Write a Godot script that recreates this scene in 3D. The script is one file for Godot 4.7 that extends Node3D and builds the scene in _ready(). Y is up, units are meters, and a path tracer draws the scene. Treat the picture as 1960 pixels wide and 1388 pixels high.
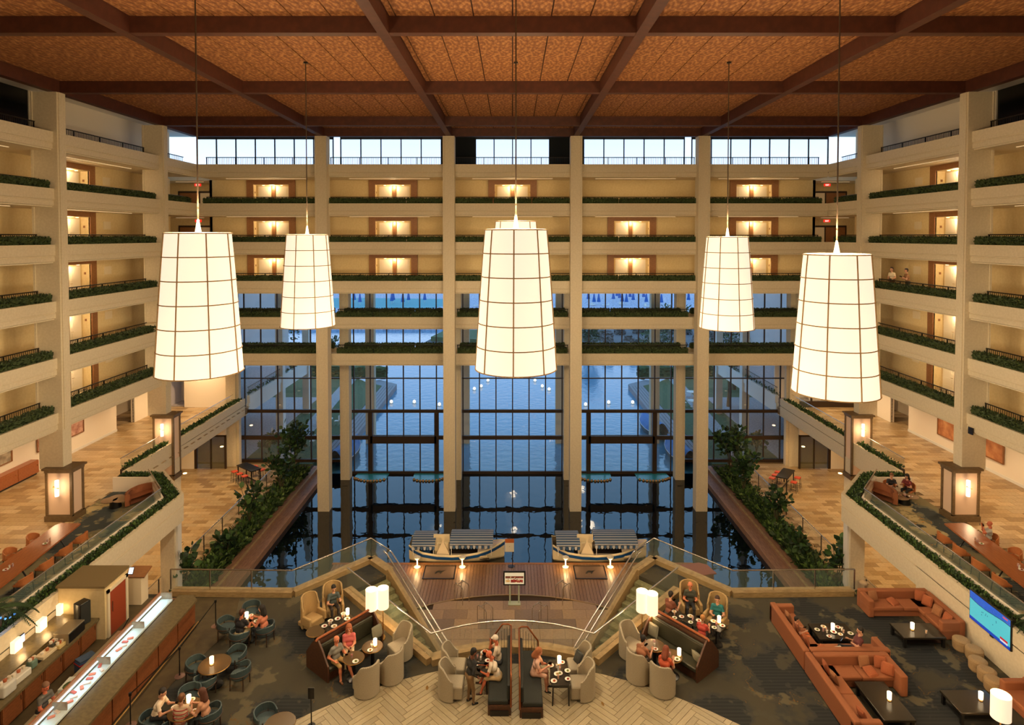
extends Node3D
# A hotel atrium at dusk: galleries round a tall hall, lanterns, a lounge with a bar, an indoor lagoon with two launches.
# x runs to the television wall, y up, the hall runs away from the eye along -z. v(x, y, d) takes the distance d in front of the eye.
const EYE := 19.1
const FOCAL := 1187.0
const PITCH := 0.0258
const HORIZON := Vector2(981, 452)
const BAY := 9.2
const TOPS := [24.32, 21.48, 18.67, 15.82, 12.95, 10.17]   # parapet tops of the galleries, the roof gallery first
const FAC := 0.93
const BACK := 45.2
const WX := 23.0
const LOUNGE := 3.7
const MEZZ := 4.7
const POND := -1.0
const PLAZA := -0.72

func v(x: float, y: float, d: float) -> Vector3: return Vector3(x, y, -d)

func ray(px: float, py: float) -> Vector3:
	var x := (px - HORIZON.x) / FOCAL
	var y := -(py - HORIZON.y - FOCAL * tan(PITCH)) / FOCAL
	return Vector3(x, y * cos(PITCH) - sin(PITCH), -(cos(PITCH) + y * sin(PITCH)))

func g(px: float, py: float, y := LOUNGE) -> Vector3:        # where the line through a pixel meets the level y
	var d := ray(px, py)
	return Vector3(0, EYE, 0) + d * ((y - EYE) / d.y)

func seen(p: Vector3) -> bool:
	var y := p.y - EYE
	var yc := y * cos(PITCH) - p.z * sin(PITCH)
	var zc := -p.z * cos(PITCH) - y * sin(PITCH)
	if zc < 1.0: return false
	var q := Vector2(HORIZON.x + FOCAL * p.x / zc, HORIZON.y + FOCAL * tan(PITCH) - FOCAL * yc / zc)
	return q.x > -20 and q.x < 1980 and q.y > -20 and q.y < 1408

# ---------------------------------------------------------------- meshes
class Mb:
	var p := PackedVector3Array()
	var n := PackedVector3Array()
	var c := PackedColorArray()
	var u := PackedVector2Array()
	var col := Color.WHITE
	var xf := Transform3D()
	func tri(a: Vector3, b: Vector3, d: Vector3, na: Vector3, nb: Vector3, nd: Vector3) -> void:
		if (b - a).cross(d - a).dot(na + nb + nd) > 0.0:
			p.append_array([xf * a, xf * d, xf * b]); n.append_array([xf.basis * na, xf.basis * nd, xf.basis * nb])
		else:
			p.append_array([xf * a, xf * b, xf * d]); n.append_array([xf.basis * na, xf.basis * nb, xf.basis * nd])
		c.append_array([col, col, col]); u.append_array([Vector2.ZERO, Vector2.ZERO, Vector2.ZERO])
	func quad(a: Vector3, b: Vector3, d: Vector3, e: Vector3, out: Vector3) -> void:
		var m := (b - a).cross(e - a).normalized()
		if m == Vector3.ZERO: m = (d - b).cross(e - d).normalized()
		if m.dot(out) < 0.0: m = -m
		tri(a, b, d, m, m, m); tri(a, d, e, m, m, m)
	func face(a: Vector3, b: Vector3, d: Vector3, e: Vector3, out: Vector3) -> void:   # a quad with texture coordinates, a is the top corner where reading starts
		var k := p.size()
		quad(a, b, d, e, out)
		for i in range(k, p.size()):
			var q := xf.affine_inverse() * p[i]
			u[i] = Vector2(0 if q.distance_to(a) < 1e-4 or q.distance_to(e) < 1e-4 else 1, 0 if q.distance_to(a) < 1e-4 or q.distance_to(b) < 1e-4 else 1)
	func box(o: Vector3, s: Vector3, b := Basis()) -> Mb:
		var x := b.x * s.x / 2; var y := b.y * s.y / 2; var z := b.z * s.z / 2
		for k in [[x, y, z], [y, z, x], [z, x, y]]:
			for w in [-1.0, 1.0]:
				var m: Vector3 = o + k[0] * w
				quad(m - k[1] - k[2], m + k[1] - k[2], m + k[1] + k[2], m - k[1] + k[2], k[0] * w)
		return self
	func span(a: Vector3, b: Vector3) -> Mb: return box((a + b) / 2, (b - a).abs())   # the box between two corners
	func rbox(o: Vector3, s: Vector3, r: float, b := Basis()) -> Mb:                     # a box with rounded edges
		var h := s / 2 - Vector3(r, r, r)
		var rows := []
		for j in 7:
			var row := []
			var t := -PI / 2 + PI * j / 6.0
			for i in 13:
				var f := TAU * i / 12.0 + PI / 12
				var m := Vector3(cos(t) * cos(f), sin(t), cos(t) * sin(f))
				var sg := Vector3(1 if m.x > 0 else -1, 1 if j > 3 or (j == 3) else -1, 1 if m.z > 0 else -1)
				row.append([o + b * (h * sg + m * r), b * m])
				if j == 3: row[-1].append(o + b * (h * Vector3(sg.x, -1, sg.z) + m * r))
			rows.append(row)
		for j in 6:
			for i in 12:
				var a = rows[j][i]; var d = rows[j][i + 1]; var e = rows[j + 1][i + 1]; var f = rows[j + 1][i]
				var e0: Vector3 = e[2] if j == 2 else e[0]
				var f0: Vector3 = f[2] if j == 2 else f[0]
				tri(a[0], d[0], e0, a[1], d[1], e[1]); tri(a[0], e0, f0, a[1], e[1], f[1])
		for i in 12:
			var a = rows[3][i]; var d = rows[3][i + 1]
			tri(a[2], d[2], d[0], a[1], d[1], d[1]); tri(a[2], d[0], a[0], a[1], d[1], a[1])
		for w in [0, 6]:
			for i in 12:
				tri(rows[w][i][0], rows[w][i + 1][0], o + b * Vector3(0, (h.y + r) * (1 if w else -1), 0), rows[w][0][1], rows[w][0][1], rows[w][0][1])
		return self
	func prism(poly: PackedVector2Array, y0: float, y1: float) -> Mb:       # a plan outline (x, z) raised from y0 to y1
		var t := Geometry2D.triangulate_polygon(poly)
		for k in range(0, t.size(), 3):
			var q := [poly[t[k]], poly[t[k + 1]], poly[t[k + 2]]]
			for w in [[y0, Vector3.DOWN], [y1, Vector3.UP]]:
				tri(Vector3(q[0].x, w[0], q[0].y), Vector3(q[1].x, w[0], q[1].y), Vector3(q[2].x, w[0], q[2].y), w[1], w[1], w[1])
		var cw := Geometry2D.is_polygon_clockwise(poly)
		for i in poly.size():
			var a := poly[i]; var d := poly[(i + 1) % poly.size()]
			var o := Vector3(d.y - a.y, 0, a.x - d.x) * (-1.0 if cw else 1.0)
			quad(Vector3(a.x, y0, a.y), Vector3(d.x, y0, d.y), Vector3(d.x, y1, d.y), Vector3(a.x, y1, a.y), o)
		return self
	func sweep(prof: PackedVector2Array, a: Vector3, b: Vector3, side: Vector3) -> Mb:   # a section (side, up) drawn straight from a to b
		var up := Vector3.UP
		var t := Geometry2D.triangulate_polygon(prof)
		var w := (b - a).normalized()
		for k in range(0, t.size(), 3):
			for e in [[a, -w], [b, w]]:
				tri(e[0] + side * prof[t[k]].x + up * prof[t[k]].y, e[0] + side * prof[t[k + 1]].x + up * prof[t[k + 1]].y, e[0] + side * prof[t[k + 2]].x + up * prof[t[k + 2]].y, e[1], e[1], e[1])
		var cw := Geometry2D.is_polygon_clockwise(prof)
		for i in prof.size():
			var q := prof[i]; var r := prof[(i + 1) % prof.size()]
			var o := (side * (r.y - q.y) + up * (q.x - r.x)) * (-1.0 if cw else 1.0)
			var q3 := side * q.x + up * q.y; var r3 := side * r.x + up * r.y
			quad(a + q3, a + r3, b + r3, b + q3, o)
		return self
	func tube(pts: Array, r: float, sides := 6, r2 := -1.0) -> Mb:
		var rings := []
		var ref := Vector3.UP
		for i in pts.size():
			var t: Vector3 = (pts[mini(i + 1, pts.size() - 1)] - pts[maxi(i - 1, 0)]).normalized()
			if absf(t.dot(ref)) > 0.95: ref = Vector3.RIGHT if absf(t.x) < 0.9 else Vector3.FORWARD
			var x := t.cross(ref).normalized()
			var y := x.cross(t).normalized()
			var ring := []
			var rr := r if r2 < 0.0 else lerpf(r, r2, float(i) / (pts.size() - 1))
			for k in sides + 1:
				var m := x * cos(TAU * k / sides) + y * sin(TAU * k / sides)
				ring.append([pts[i] + m * rr, m])
			rings.append(ring)
			if i > 0: ref = y
		for i in pts.size() - 1:
			for k in sides:
				var a = rings[i][k]; var b = rings[i][k + 1]; var d = rings[i + 1][k + 1]; var e = rings[i + 1][k]
				tri(a[0], b[0], d[0], a[1], b[1], d[1]); tri(a[0], d[0], e[0], a[1], d[1], e[1])
		for w in [0, pts.size() - 1]:
			var m: Vector3 = (pts[w] - pts[1 if w == 0 else w - 1]).normalized()
			for k in sides: tri(rings[w][k][0], rings[w][k + 1][0], pts[w], m, m, m)
		return self
	func lathe(prof: Array, sides := 16, o := Vector3.ZERO, a0 := 0.0, a1 := TAU) -> Mb:    # (radius, height) turned about the vertical
		for j in prof.size() - 1:
			var q: Vector2 = prof[j]; var r: Vector2 = prof[j + 1]
			var m2 := Vector2(r.y - q.y, q.x - r.x).normalized()
			for k in sides:
				var f := lerpf(a0, a1, float(k) / sides); var h := lerpf(a0, a1, float(k + 1) / sides)
				var df := Vector3(cos(f), 0, sin(f)); var dh := Vector3(cos(h), 0, sin(h))
				var nf := df * m2.x + Vector3.UP * m2.y; var nh := dh * m2.x + Vector3.UP * m2.y
				var a := o + df * q.x + Vector3.UP * q.y; var b := o + dh * q.x + Vector3.UP * q.y
				var d := o + dh * r.x + Vector3.UP * r.y; var e := o + df * r.x + Vector3.UP * r.y
				if q.x > 1e-5: tri(a, b, d, nf, nh, nh)
				if r.x > 1e-5: tri(a, d, e, nf, nh, nf)
		return self
	func ell(o: Vector3, r: Vector3, b := Basis(), sides := 12) -> Mb:
		var rows := sides / 2
		for j in rows:
			for k in sides:
				var q := []
				for w in [[j, k], [j, k + 1], [j + 1, k + 1], [j + 1, k]]:
					var t: float = -PI / 2 + PI * w[0] / rows
					var f: float = TAU * w[1] / sides
					var m := Vector3(cos(t) * cos(f), sin(t), cos(t) * sin(f))
					q.append([o + b * (m * r), (b * (m / r)).normalized()])
				if j > 0: tri(q[0][0], q[1][0], q[2][0], q[0][1], q[1][1], q[2][1])
				if j < rows - 1: tri(q[0][0], q[2][0], q[3][0], q[0][1], q[2][1], q[3][1])
				elif j == rows - 1: tri(q[0][0], q[1][0], q[2][0], q[0][1], q[1][1], q[2][1])
		return self
	func quad4(a: Vector3, b: Vector3, d: Vector3, e: Vector3, half: float) -> Mb:      # a sheet with thickness
		var m := (b - a).cross(e - a).normalized() * half
		quad(a + m, b + m, d + m, e + m, m); quad(a - m, b - m, d - m, e - m, -m)
		var q := [a, b, d, e]
		for i in 4:
			var k: Vector3 = q[i]; var l: Vector3 = q[(i + 1) % 4]
			quad(k - m, l - m, l + m, k + m, (k + l) / 2 - (a + d) / 2)
		return self
	func add(o: Mb, t := Transform3D(), tint := Color(-1, 0, 0)) -> Mb:
		for i in o.p.size():
			p.append(t * o.p[i]); n.append((t.basis * o.n[i]).normalized())
			c.append(o.c[i] if tint.r < 0 or o.c[i].a < 0.9 else tint); u.append(o.u[i])
		return self
	func mesh() -> ArrayMesh:
		var a := []
		a.resize(Mesh.ARRAY_MAX)
		for i in c.size(): c[i].a = 1.0
		a[Mesh.ARRAY_VERTEX] = p; a[Mesh.ARRAY_NORMAL] = n; a[Mesh.ARRAY_COLOR] = c; a[Mesh.ARRAY_TEX_UV] = u
		var m := ArrayMesh.new()
		m.add_surface_from_arrays(Mesh.PRIMITIVE_TRIANGLES, a)
		return m

func mb() -> Mb: return Mb.new()

# ---------------------------------------------------------------- nodes
var count := {}
func numbered(called: String) -> String:
	count[called] = count.get(called, -1) + 1
	return called if count[called] == 0 else "%s_%03d" % [called, count[called]]

func meta(o: Node, label := "", category := "", group := "", kind := "") -> Node:
	if label: o.set_meta("label", label)
	if category: o.set_meta("category", category)
	if group: o.set_meta("group", group)
	if kind: o.set_meta("kind", kind)
	return o

func thing(called: String, label: String, category: String, at := Vector3.ZERO, turn := 0.0, group := "") -> Node3D:
	var o := Node3D.new()
	o.name = numbered(called)
	add_child(o)
	o.position = at; o.rotation_degrees.y = turn
	meta(o, label, category, group)
	return o

func setting(called: String, label := "") -> Node3D:
	var o := Node3D.new()
	o.name = numbered(called)
	add_child(o)
	meta(o, label, "", "", "structure")
	return o

func part(parent: Node, called: String, shape, m: Material, at := Vector3.ZERO, turn := 0.0) -> MeshInstance3D:
	var o := MeshInstance3D.new()
	o.name = called
	o.mesh = shape.mesh() if shape is Mb else shape
	o.material_override = m
	parent.add_child(o, true)
	o.position = at; o.rotation_degrees.y = turn
	return o

func copy(o: Node3D, at: Vector3, turn: float, label := "", group := "") -> Node3D:
	var r: Node3D = o.duplicate()
	var base := String(o.name)
	var cut := RegEx.create_from_string("_[0-9]{3}$").search(base)
	r.name = numbered(base.substr(0, cut.get_start()) if cut else base)
	add_child(r)
	r.position = at; r.rotation_degrees.y = turn
	if label: r.set_meta("label", label)
	if group: r.set_meta("group", group)
	return r

func lamp(parent: Node, at: Vector3, energy: float, color: Color, size := 0.1) -> OmniLight3D:
	var l := OmniLight3D.new()
	l.name = "glow_source"
	parent.add_child(l, true)
	l.position = at; l.light_energy = energy; l.light_color = color; l.light_size = size
	l.omni_range = 90.0; l.omni_attenuation = 2.0; l.shadow_enabled = true
	return l

func spot(parent: Node, at: Vector3, energy: float, color: Color, angle := 60.0, size := 0.1) -> SpotLight3D:
	var l := SpotLight3D.new()
	l.name = "beam_source"
	parent.add_child(l, true)
	l.position = at; l.rotation_degrees.x = -90
	l.light_energy = energy; l.light_color = color; l.light_size = size
	l.spot_angle = angle; l.spot_angle_attenuation = 0.6; l.spot_range = 60.0; l.spot_attenuation = 2.0; l.shadow_enabled = true
	return l

func scatter(parent: Node, called: String, leaf: Mesh, m: Material, places: Array, tints := []) -> MultiMeshInstance3D:
	var mm := MultiMesh.new()
	mm.transform_format = MultiMesh.TRANSFORM_3D
	mm.use_colors = tints.size() > 0
	mm.mesh = leaf
	mm.instance_count = places.size()
	for i in places.size():
		mm.set_instance_transform(i, places[i])
		if tints: mm.set_instance_color(i, tints[i])
	var o := MultiMeshInstance3D.new()
	o.name = called
	o.multimesh = mm
	o.material_override = m
	parent.add_child(o, true)
	o.set_meta("kind", "stuff")
	return o

# ---------------------------------------------------------------- materials
var mats := {}
func mat(called: String, color: Color, rough := 0.7, metal := 0.0) -> StandardMaterial3D:
	if mats.has(called): return mats[called]
	var m := StandardMaterial3D.new()
	m.resource_name = called
	m.albedo_color = color; m.roughness = rough; m.metallic = metal
	mats[called] = m
	return m

func rgb(r: int, gg: int, b: int) -> Color: return Color8(r, gg, b)

func glow(called: String, color: Color, energy: float, base := Color(0.9, 0.85, 0.75)) -> StandardMaterial3D:
	if mats.has(called): return mats[called]
	var m := mat(called, base, 0.8)
	m.emission_enabled = true; m.emission = color; m.emission_energy_multiplier = energy
	return m

func clear(called: String, color: Color, alpha: float, rough := 0.02) -> StandardMaterial3D:
	if mats.has(called): return mats[called]
	var m := mat(called, Color(color, alpha), rough)
	m.transparency = BaseMaterial3D.TRANSPARENCY_ALPHA
	return m

func noise_image(size: int, freq: float, sd: int, octaves := 4, type := FastNoiseLite.TYPE_SIMPLEX_SMOOTH) -> Image:
	var f := FastNoiseLite.new()
	f.seed = sd; f.frequency = freq; f.fractal_octaves = octaves; f.noise_type = type
	return f.get_seamless_image(size, size)

func ramp_texture(img: Image, stops: Array) -> ImageTexture:      # grey values to colours, stops are [value, colour]
	var lut := []
	for i in 256:
		var t := i / 255.0
		var c: Color = stops[0][1]
		for k in range(1, stops.size()):
			if t >= stops[k - 1][0]:
				c = stops[k - 1][1].lerp(stops[k][1], clampf((t - stops[k - 1][0]) / (stops[k][0] - stops[k - 1][0]), 0, 1))
		lut.append(c)
	var d := img.get_data()
	var out := PackedByteArray()
	out.resize(d.size() * 3)
	for i in d.size():
		var c: Color = lut[d[i]]
		out[i * 3] = c.r8; out[i * 3 + 1] = c.g8; out[i * 3 + 2] = c.b8
	var im := Image.create_from_data(img.get_width(), img.get_height(), false, Image.FORMAT_RGB8, out)
	im.generate_mipmaps()
	return ImageTexture.create_from_image(im)

func textured(called: String, tex: Texture2D, scale: Vector3, rough := 0.7, world := false) -> StandardMaterial3D:
	if mats.has(called): return mats[called]
	var m := mat(called, Color.WHITE, rough)
	m.albedo_texture = tex
	m.uv1_triplanar = true; m.uv1_world_triplanar = world; m.uv1_scale = scale
	return m

func relief(m: StandardMaterial3D, img: Image, depth_cm: float) -> StandardMaterial3D:
	m.heightmap_enabled = true
	m.heightmap_scale = depth_cm
	m.heightmap_texture = ImageTexture.create_from_image(img)
	return m

# ---------------------------------------------------------------- camera, sky, light
var warm := Color(1.0, 0.87, 0.67)
var sconce_light := Color(1.0, 0.84, 0.64)

func camera_and_sky() -> void:
	var cam := Camera3D.new()
	cam.name = "camera"
	add_child(cam)
	cam.position = Vector3(0, EYE, 0)
	cam.rotation.x = -PITCH
	cam.projection = Camera3D.PROJECTION_FRUSTUM
	cam.near = 0.1; cam.far = 600.0
	cam.size = 1388.0 / FOCAL * cam.near
	cam.frustum_offset = Vector2(980.0 - HORIZON.x, HORIZON.y + FOCAL * tan(PITCH) - 694.0) / FOCAL * cam.near
	cam.current = true
	var e := Environment.new()
	e.tonemap_mode = Environment.TONE_MAPPER_LINEAR
	e.tonemap_exposure = 1.0
	e.background_mode = Environment.BG_SKY
	var s := ProceduralSkyMaterial.new()
	s.sky_top_color = rgb(104, 156, 200); s.sky_horizon_color = rgb(218, 227, 242); s.sky_curve = 0.12
	s.ground_bottom_color = rgb(70, 80, 92); s.ground_horizon_color = rgb(150, 160, 180)
	s.sky_energy_multiplier = 1.5; s.ground_energy_multiplier = 0.9
	e.sky = Sky.new()
	e.sky.sky_material = s
	e.sdfgi_enabled = true; e.ssao_enabled = true; e.ssil_enabled = true
	var w := WorldEnvironment.new()
	w.name = "surroundings"
	w.environment = e
	add_child(w)

# ---------------------------------------------------------------- shared surfaces
var plaster; var cream; var wall_paint; var brown_wood; var dark_metal; var white_paint; var glass; var steel; var bronze; var woven; var beam_wood
var leaf_dark; var leaf_mid; var soil; var brass; var black; var orange_cloth; var door_white; var stone_trim; var pale_wall; var carpet; var copper; var table_wood; var pale_carpet

func surfaces() -> void:
	var fine := noise_image(256, 0.05, 3, 4)
	plaster = textured("cream_plaster", ramp_texture(fine, [[0.0, rgb(206, 192, 163)], [0.5, rgb(212, 198, 170)], [1.0, rgb(219, 206, 179)]]), Vector3.ONE * 0.5, 0.75)
	cream = mat("cream_paint", rgb(222, 205, 172), 0.7)
	wall_paint = textured("gallery_wall_paint", ramp_texture(fine, [[0.0, rgb(214, 190, 140)], [1.0, rgb(224, 202, 154)]]), Vector3.ONE * 0.4, 0.8)
	pale_wall = mat("pale_wall_paint", rgb(236, 224, 206), 0.75)
	white_paint = mat("white_paint", rgb(226, 222, 214), 0.55)
	door_white = mat("door_paint", rgb(236, 224, 200), 0.5)
	brown_wood = textured("walnut_surround", ramp_texture(noise_image(256, 0.03, 5, 3), [[0.0, rgb(128, 84, 48)], [1.0, rgb(152, 104, 62)]]), Vector3(0.5, 3, 3), 0.5)
	dark_metal = mat("dark_bronze_metal", rgb(40, 32, 24), 0.45, 0.3)
	black = mat("black_lacquer", rgb(22, 21, 20), 0.3)
	bronze = mat("bronze_frame", rgb(58, 42, 28), 0.5, 0.2)
	steel = mat("brushed_steel", rgb(205, 200, 192), 0.25, 1.0)
	brass = mat("aged_brass", rgb(190, 150, 90), 0.35, 1.0)
	copper = mat("copper_tube", rgb(150, 88, 52), 0.35, 0.8)
	glass = clear("clear_glass", Color(0.9, 0.97, 0.94), 0.06)
	stone_trim = textured("travertine_curb", ramp_texture(noise_image(256, 0.02, 9, 4), [[0.0, rgb(140, 116, 76)], [1.0, rgb(176, 150, 106)]]), Vector3(0.6, 2, 0.6), 0.45)
	var dab := noise_image(512, 0.012, 21, 4)
	woven = textured("woven_ceiling_panel", ramp_texture(noise_image(512, 0.035, 23, 3), [[0.0, rgb(102, 58, 30)], [0.42, rgb(134, 82, 43)], [0.6, rgb(156, 100, 54)], [1.0, rgb(200, 146, 88)]]), Vector3(0.30, 0.30, 0.17), 0.8)
	beam_wood = textured("mahogany_beam", ramp_texture(dab, [[0.0, rgb(66, 31, 19)], [1.0, rgb(86, 43, 27)]]), Vector3.ONE * 0.3, 0.55)
	leaf_dark = mat("hedge_leaf", Color.WHITE, 0.6); leaf_dark.vertex_color_use_as_albedo = true
	leaf_dark.backlight_enabled = true; leaf_dark.backlight = Color(0.12, 0.2, 0.06)
	leaf_mid = mat("hedge_core", rgb(56, 70, 36), 0.9)
	soil = mat("potting_soil", rgb(52, 40, 28), 0.95)
	orange_cloth = relief(mat("burnt_orange_cloth", rgb(142, 84, 50), 0.85), noise_image(256, 0.12, 31, 3), 0.3)
	orange_cloth.uv1_triplanar = true; orange_cloth.uv1_scale = Vector3.ONE * 1.5
	table_wood = textured("orange_timber", ramp_texture(noise_image(256, 0.02, 33, 4), [[0.0, rgb(142, 80, 44)], [1.0, rgb(176, 106, 64)]]), Vector3(3, 1, 0.4), 0.28)
	carpet = carpet_cloth("lounge_carpet", 0.88); pale_carpet = carpet_cloth("mezzanine_carpet", 2.0)

func carpet_cloth(called: String, gain: float) -> StandardMaterial3D:      # clouds of slate blue, olive and sand with ink streaks
	var a := noise_image(1024, 0.0042, 41, 5); var b := noise_image(1024, 0.006, 47, 5); var f := noise_image(1024, 0.03, 51, 3)
	var da := a.get_data(); var db := b.get_data(); var df := f.get_data()
	var out := PackedByteArray()
	out.resize(1024 * 1024 * 3)
	for i in da.size():
		var p := da[i] / 255.0 + (df[i] / 255.0 - 0.5) * 0.17
		var q := db[i] / 255.0 + (df[i] / 255.0 - 0.5) * 0.22
		var stripe := 1.0 if ((i / 1024) % 11) < 6 else 0.0
		var c := Color(0.24, 0.222, 0.16)
		c = c.lerp(Color(0.175, 0.18, 0.16), clampf((p - 0.42) * 9.0, 0, 1))
		if p > 0.57: c = c.lerp(Color(0.07, 0.09, 0.10), 0.45 + 0.55 * stripe)
		if q > 0.65: c = c.lerp(Color(0.35, 0.32, 0.235), clampf((q - 0.65) * 14.0, 0, 1))
		elif q < 0.22: c = c.lerp(Color(0.25, 0.235, 0.18), clampf((0.22 - q) * 14.0, 0, 1))
		if p > 0.50 and p < 0.512 and q > 0.5: c = Color(0.40, 0.28, 0.10)
		c *= gain
		out[i * 3] = c.r8; out[i * 3 + 1] = c.g8; out[i * 3 + 2] = c.b8
	var im := Image.create_from_data(1024, 1024, false, Image.FORMAT_RGB8, out)
	im.generate_mipmaps()
	return textured(called, ImageTexture.create_from_image(im), Vector3(0.07, 0.07, 0.07), 0.95, true)

# ---------------------------------------------------------------- small shapes used everywhere
func leaf_shape(w := 0.5, bend := 0.25) -> ArrayMesh:      # a pointed leaf one unit long along +y, a little folded
	var m := mb()
	var r := [[0.0, 0.04], [0.3, 0.42], [0.6, 0.5], [0.85, 0.25], [1.0, 0.0]]
	for i in 4:
		for s in [-1.0, 1.0]:
			var z0: float = bend * r[i][0] * r[i][0]; var z1: float = bend * r[i + 1][0] * r[i + 1][0]
			var a := Vector3(0, r[i][0], z0); var b := Vector3(s * r[i][1] * w, r[i][0], z0 + 0.08 * r[i][1])
			var d := Vector3(s * r[i + 1][1] * w, r[i + 1][0], z1 + 0.08 * r[i + 1][1]); var e := Vector3(0, r[i + 1][0], z1)
			m.quad(a, b, d, e, Vector3(0, 0, 1))
	return m.mesh()

func aim(dir: Vector3, size: float, at: Vector3, roll: float) -> Transform3D:   # a leaf that grows from `at` along dir
	var y := dir.normalized()
	var x := y.cross(Vector3.UP if absf(y.y) < 0.95 else Vector3.RIGHT).normalized().rotated(y, roll)
	return Transform3D(Basis(x, y, x.cross(y)) * size, at)

func greens(rng: RandomNumberGenerator, lo: Color, hi: Color) -> Color: return lo.lerp(hi, pow(rng.randf(), 1.4)).srgb_to_linear()

func ragged_box(size: Vector3, rng: RandomNumberGenerator, rough: float, cell := 0.3) -> Mb:   # a clipped hedge body with an uneven face
	var m := mb()
	var nx := maxi(2, int(size.x / cell)); var ny := maxi(2, int(size.y / 0.15)); var nz := maxi(2, int(size.z / 0.2))
	var jit := {}
	var pt := func(i: int, j: int, k: int) -> Vector3:
		var key := Vector3i(i, j, k)
		if not jit.has(key): jit[key] = Vector3(rng.randf_range(-1, 1), rng.randf_range(-1, 1), rng.randf_range(-1, 1)) * rough
		return Vector3(size.x * (float(i) / nx - 0.5), size.y * float(j) / ny, size.z * (float(k) / nz - 0.5)) + jit[key]
	for i in nx:
		for k in nz: m.quad(pt.call(i, ny, k), pt.call(i + 1, ny, k), pt.call(i + 1, ny, k + 1), pt.call(i, ny, k + 1), Vector3.UP)
		for j in ny:
			for k in [0, nz]: m.quad(pt.call(i, j, k), pt.call(i + 1, j, k), pt.call(i + 1, j + 1, k), pt.call(i, j + 1, k), Vector3(0, 0, -1 if k == 0 else 1))
	for k in nz:
		for j in ny:
			for i in [0, nx]: m.quad(pt.call(i, j, k), pt.call(i, j, k + 1), pt.call(i, j + 1, k + 1), pt.call(i, j + 1, k), Vector3(-1 if i == 0 else 1, 0, 0))
	return m

# ---------------------------------------------------------------- tiled floors
func tiled(floor_node: Node3D, area: Rect2, y: float, tile: Vector2, inside: Callable, colours: Array, sd: int, most := 260, stagger := 0.5, thick := 0.03, rough := 0.35) -> void:
	var rng := RandomNumberGenerator.new()
	rng.seed = sd
	var bm := BoxMesh.new()
	bm.size = Vector3(tile.x - 0.012, thick, tile.y - 0.012)
	var grain := ramp_texture(noise_image(256, 0.03, sd, 4), [[0.0, Color(0.86, 0.85, 0.83)], [1.0, Color.WHITE]])
	var ms := []
	for c in colours:
		var m := textured("stone_tile_%d_%d" % [sd, ms.size()], grain, Vector3(0.7, 1, 1.6), rough)
		m.albedo_color = c
		ms.append(m)
	var all := []
	var row := 0
	var z := area.position.y
	while z < area.end.y:
		var x := area.position.x + (tile.x * stagger if row % 2 else 0.0)
		while x < area.end.x:
			if inside.call(x, z): all.append([x, z, rng.randi() % colours.size()])
			x += tile.x
		z += tile.y
		row += 1
	all.sort_custom(func(a, b): return a[0] * a[0] * 0.25 + a[1] * a[1] < b[0] * b[0] * 0.25 + b[1] * b[1])
	var rest := []; var tints := []; var made := 0
	for a in all:
		var at := v(a[0], y - thick / 2 + 0.004 + 0.002 * (a[2] % 2), a[1])
		if not seen(at): continue
		if made < most:
			part(floor_node, "tile", bm, ms[a[2]], at)
			made += 1
		else:
			rest.append(Transform3D(Basis(), at)); tints.append(colours[a[2]].srgb_to_linear())
	if rest:
		var m := textured("stone_tiles_%d" % sd, grain, Vector3(0.7, 1, 1.6), rough)
		m.vertex_color_use_as_albedo = true
		scatter(floor_node, "tile_field", bm, m, rest, tints)

# ---------------------------------------------------------------- ceiling
func build_ceiling() -> void:
	var c := setting("ceiling", "coffered brown timber ceiling of woven panels between dark beams")
	part(c, "ceiling_slab", mb().span(v(-31, 26.98, -6), v(31, 27.4, 49.4)), mat("dark_ceiling_back", rgb(60, 32, 16), 0.9))
	for x in [-23.0, -13.8, -4.6, 4.6, 13.8, 23.0]:
		part(c, "long_beam", mb().span(v(x - 0.2, 26.3, -6), v(x + 0.2, 26.98, 45.2)), beam_wood)
	for d in [4.0, 13.2, 22.4, 31.6, 40.85, 45.25]:
		for b in range(-2, 3):
			part(c, "cross_beam", mb().span(v(b * BAY - BAY / 2 + 0.2, 26.32, d - 0.19), v(b * BAY + BAY / 2 - 0.2, 26.98, d + 0.19)), beam_wood)
	var rows := [[-6.0, 3.8], [4.2, 13.0], [13.4, 17.8]]
	for d in rows:
		part(c, "panel_field", mb().span(v(-22.8, 26.9, d[0]), v(22.8, 26.98, d[1])), woven)
	for side in [-1, 1]: part(c, "panel_field", mb().span(v(side * 23.2, 26.9, -6), v(side * 30, 26.98, 49)), white_paint)
	part(c, "panel_field", mb().span(v(-23, 26.9, 45.5), v(23, 26.98, 49)), white_paint)
	var lines := [[17.8, 22.2]]
	for k in [22.4, 31.6]:
		for j in 3: lines.append([k + 0.2 + j * 2.94, k + 0.2 + (j + 1) * 2.94])
	lines.append([41.05, 45.05])
	var full := {}
	for l in lines:
		for b in range(-2, 3):
			var x0 := b * BAY - 4.14
			for k in range(-1, 7):
				var w := 1.38 if k >= 0 and k < 6 else 0.24
				var x: float = x0 + (k + 0.5) * 1.38 if w > 1 else (x0 - 0.125 if k < 0 else x0 + 6 * 1.38 + 0.125)
				var key := "%.2f_%.2f" % [w, l[1] - l[0]]
				if not full.has(key):
					var bm := BoxMesh.new()
					bm.size = Vector3(w - 0.05, 0.07, l[1] - l[0] - 0.02)
					full[key] = bm
				part(c, "panel", full[key], woven, v(x, 26.94 - 0.004 * ((k + b) & 1), (l[0] + l[1]) / 2))

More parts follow.
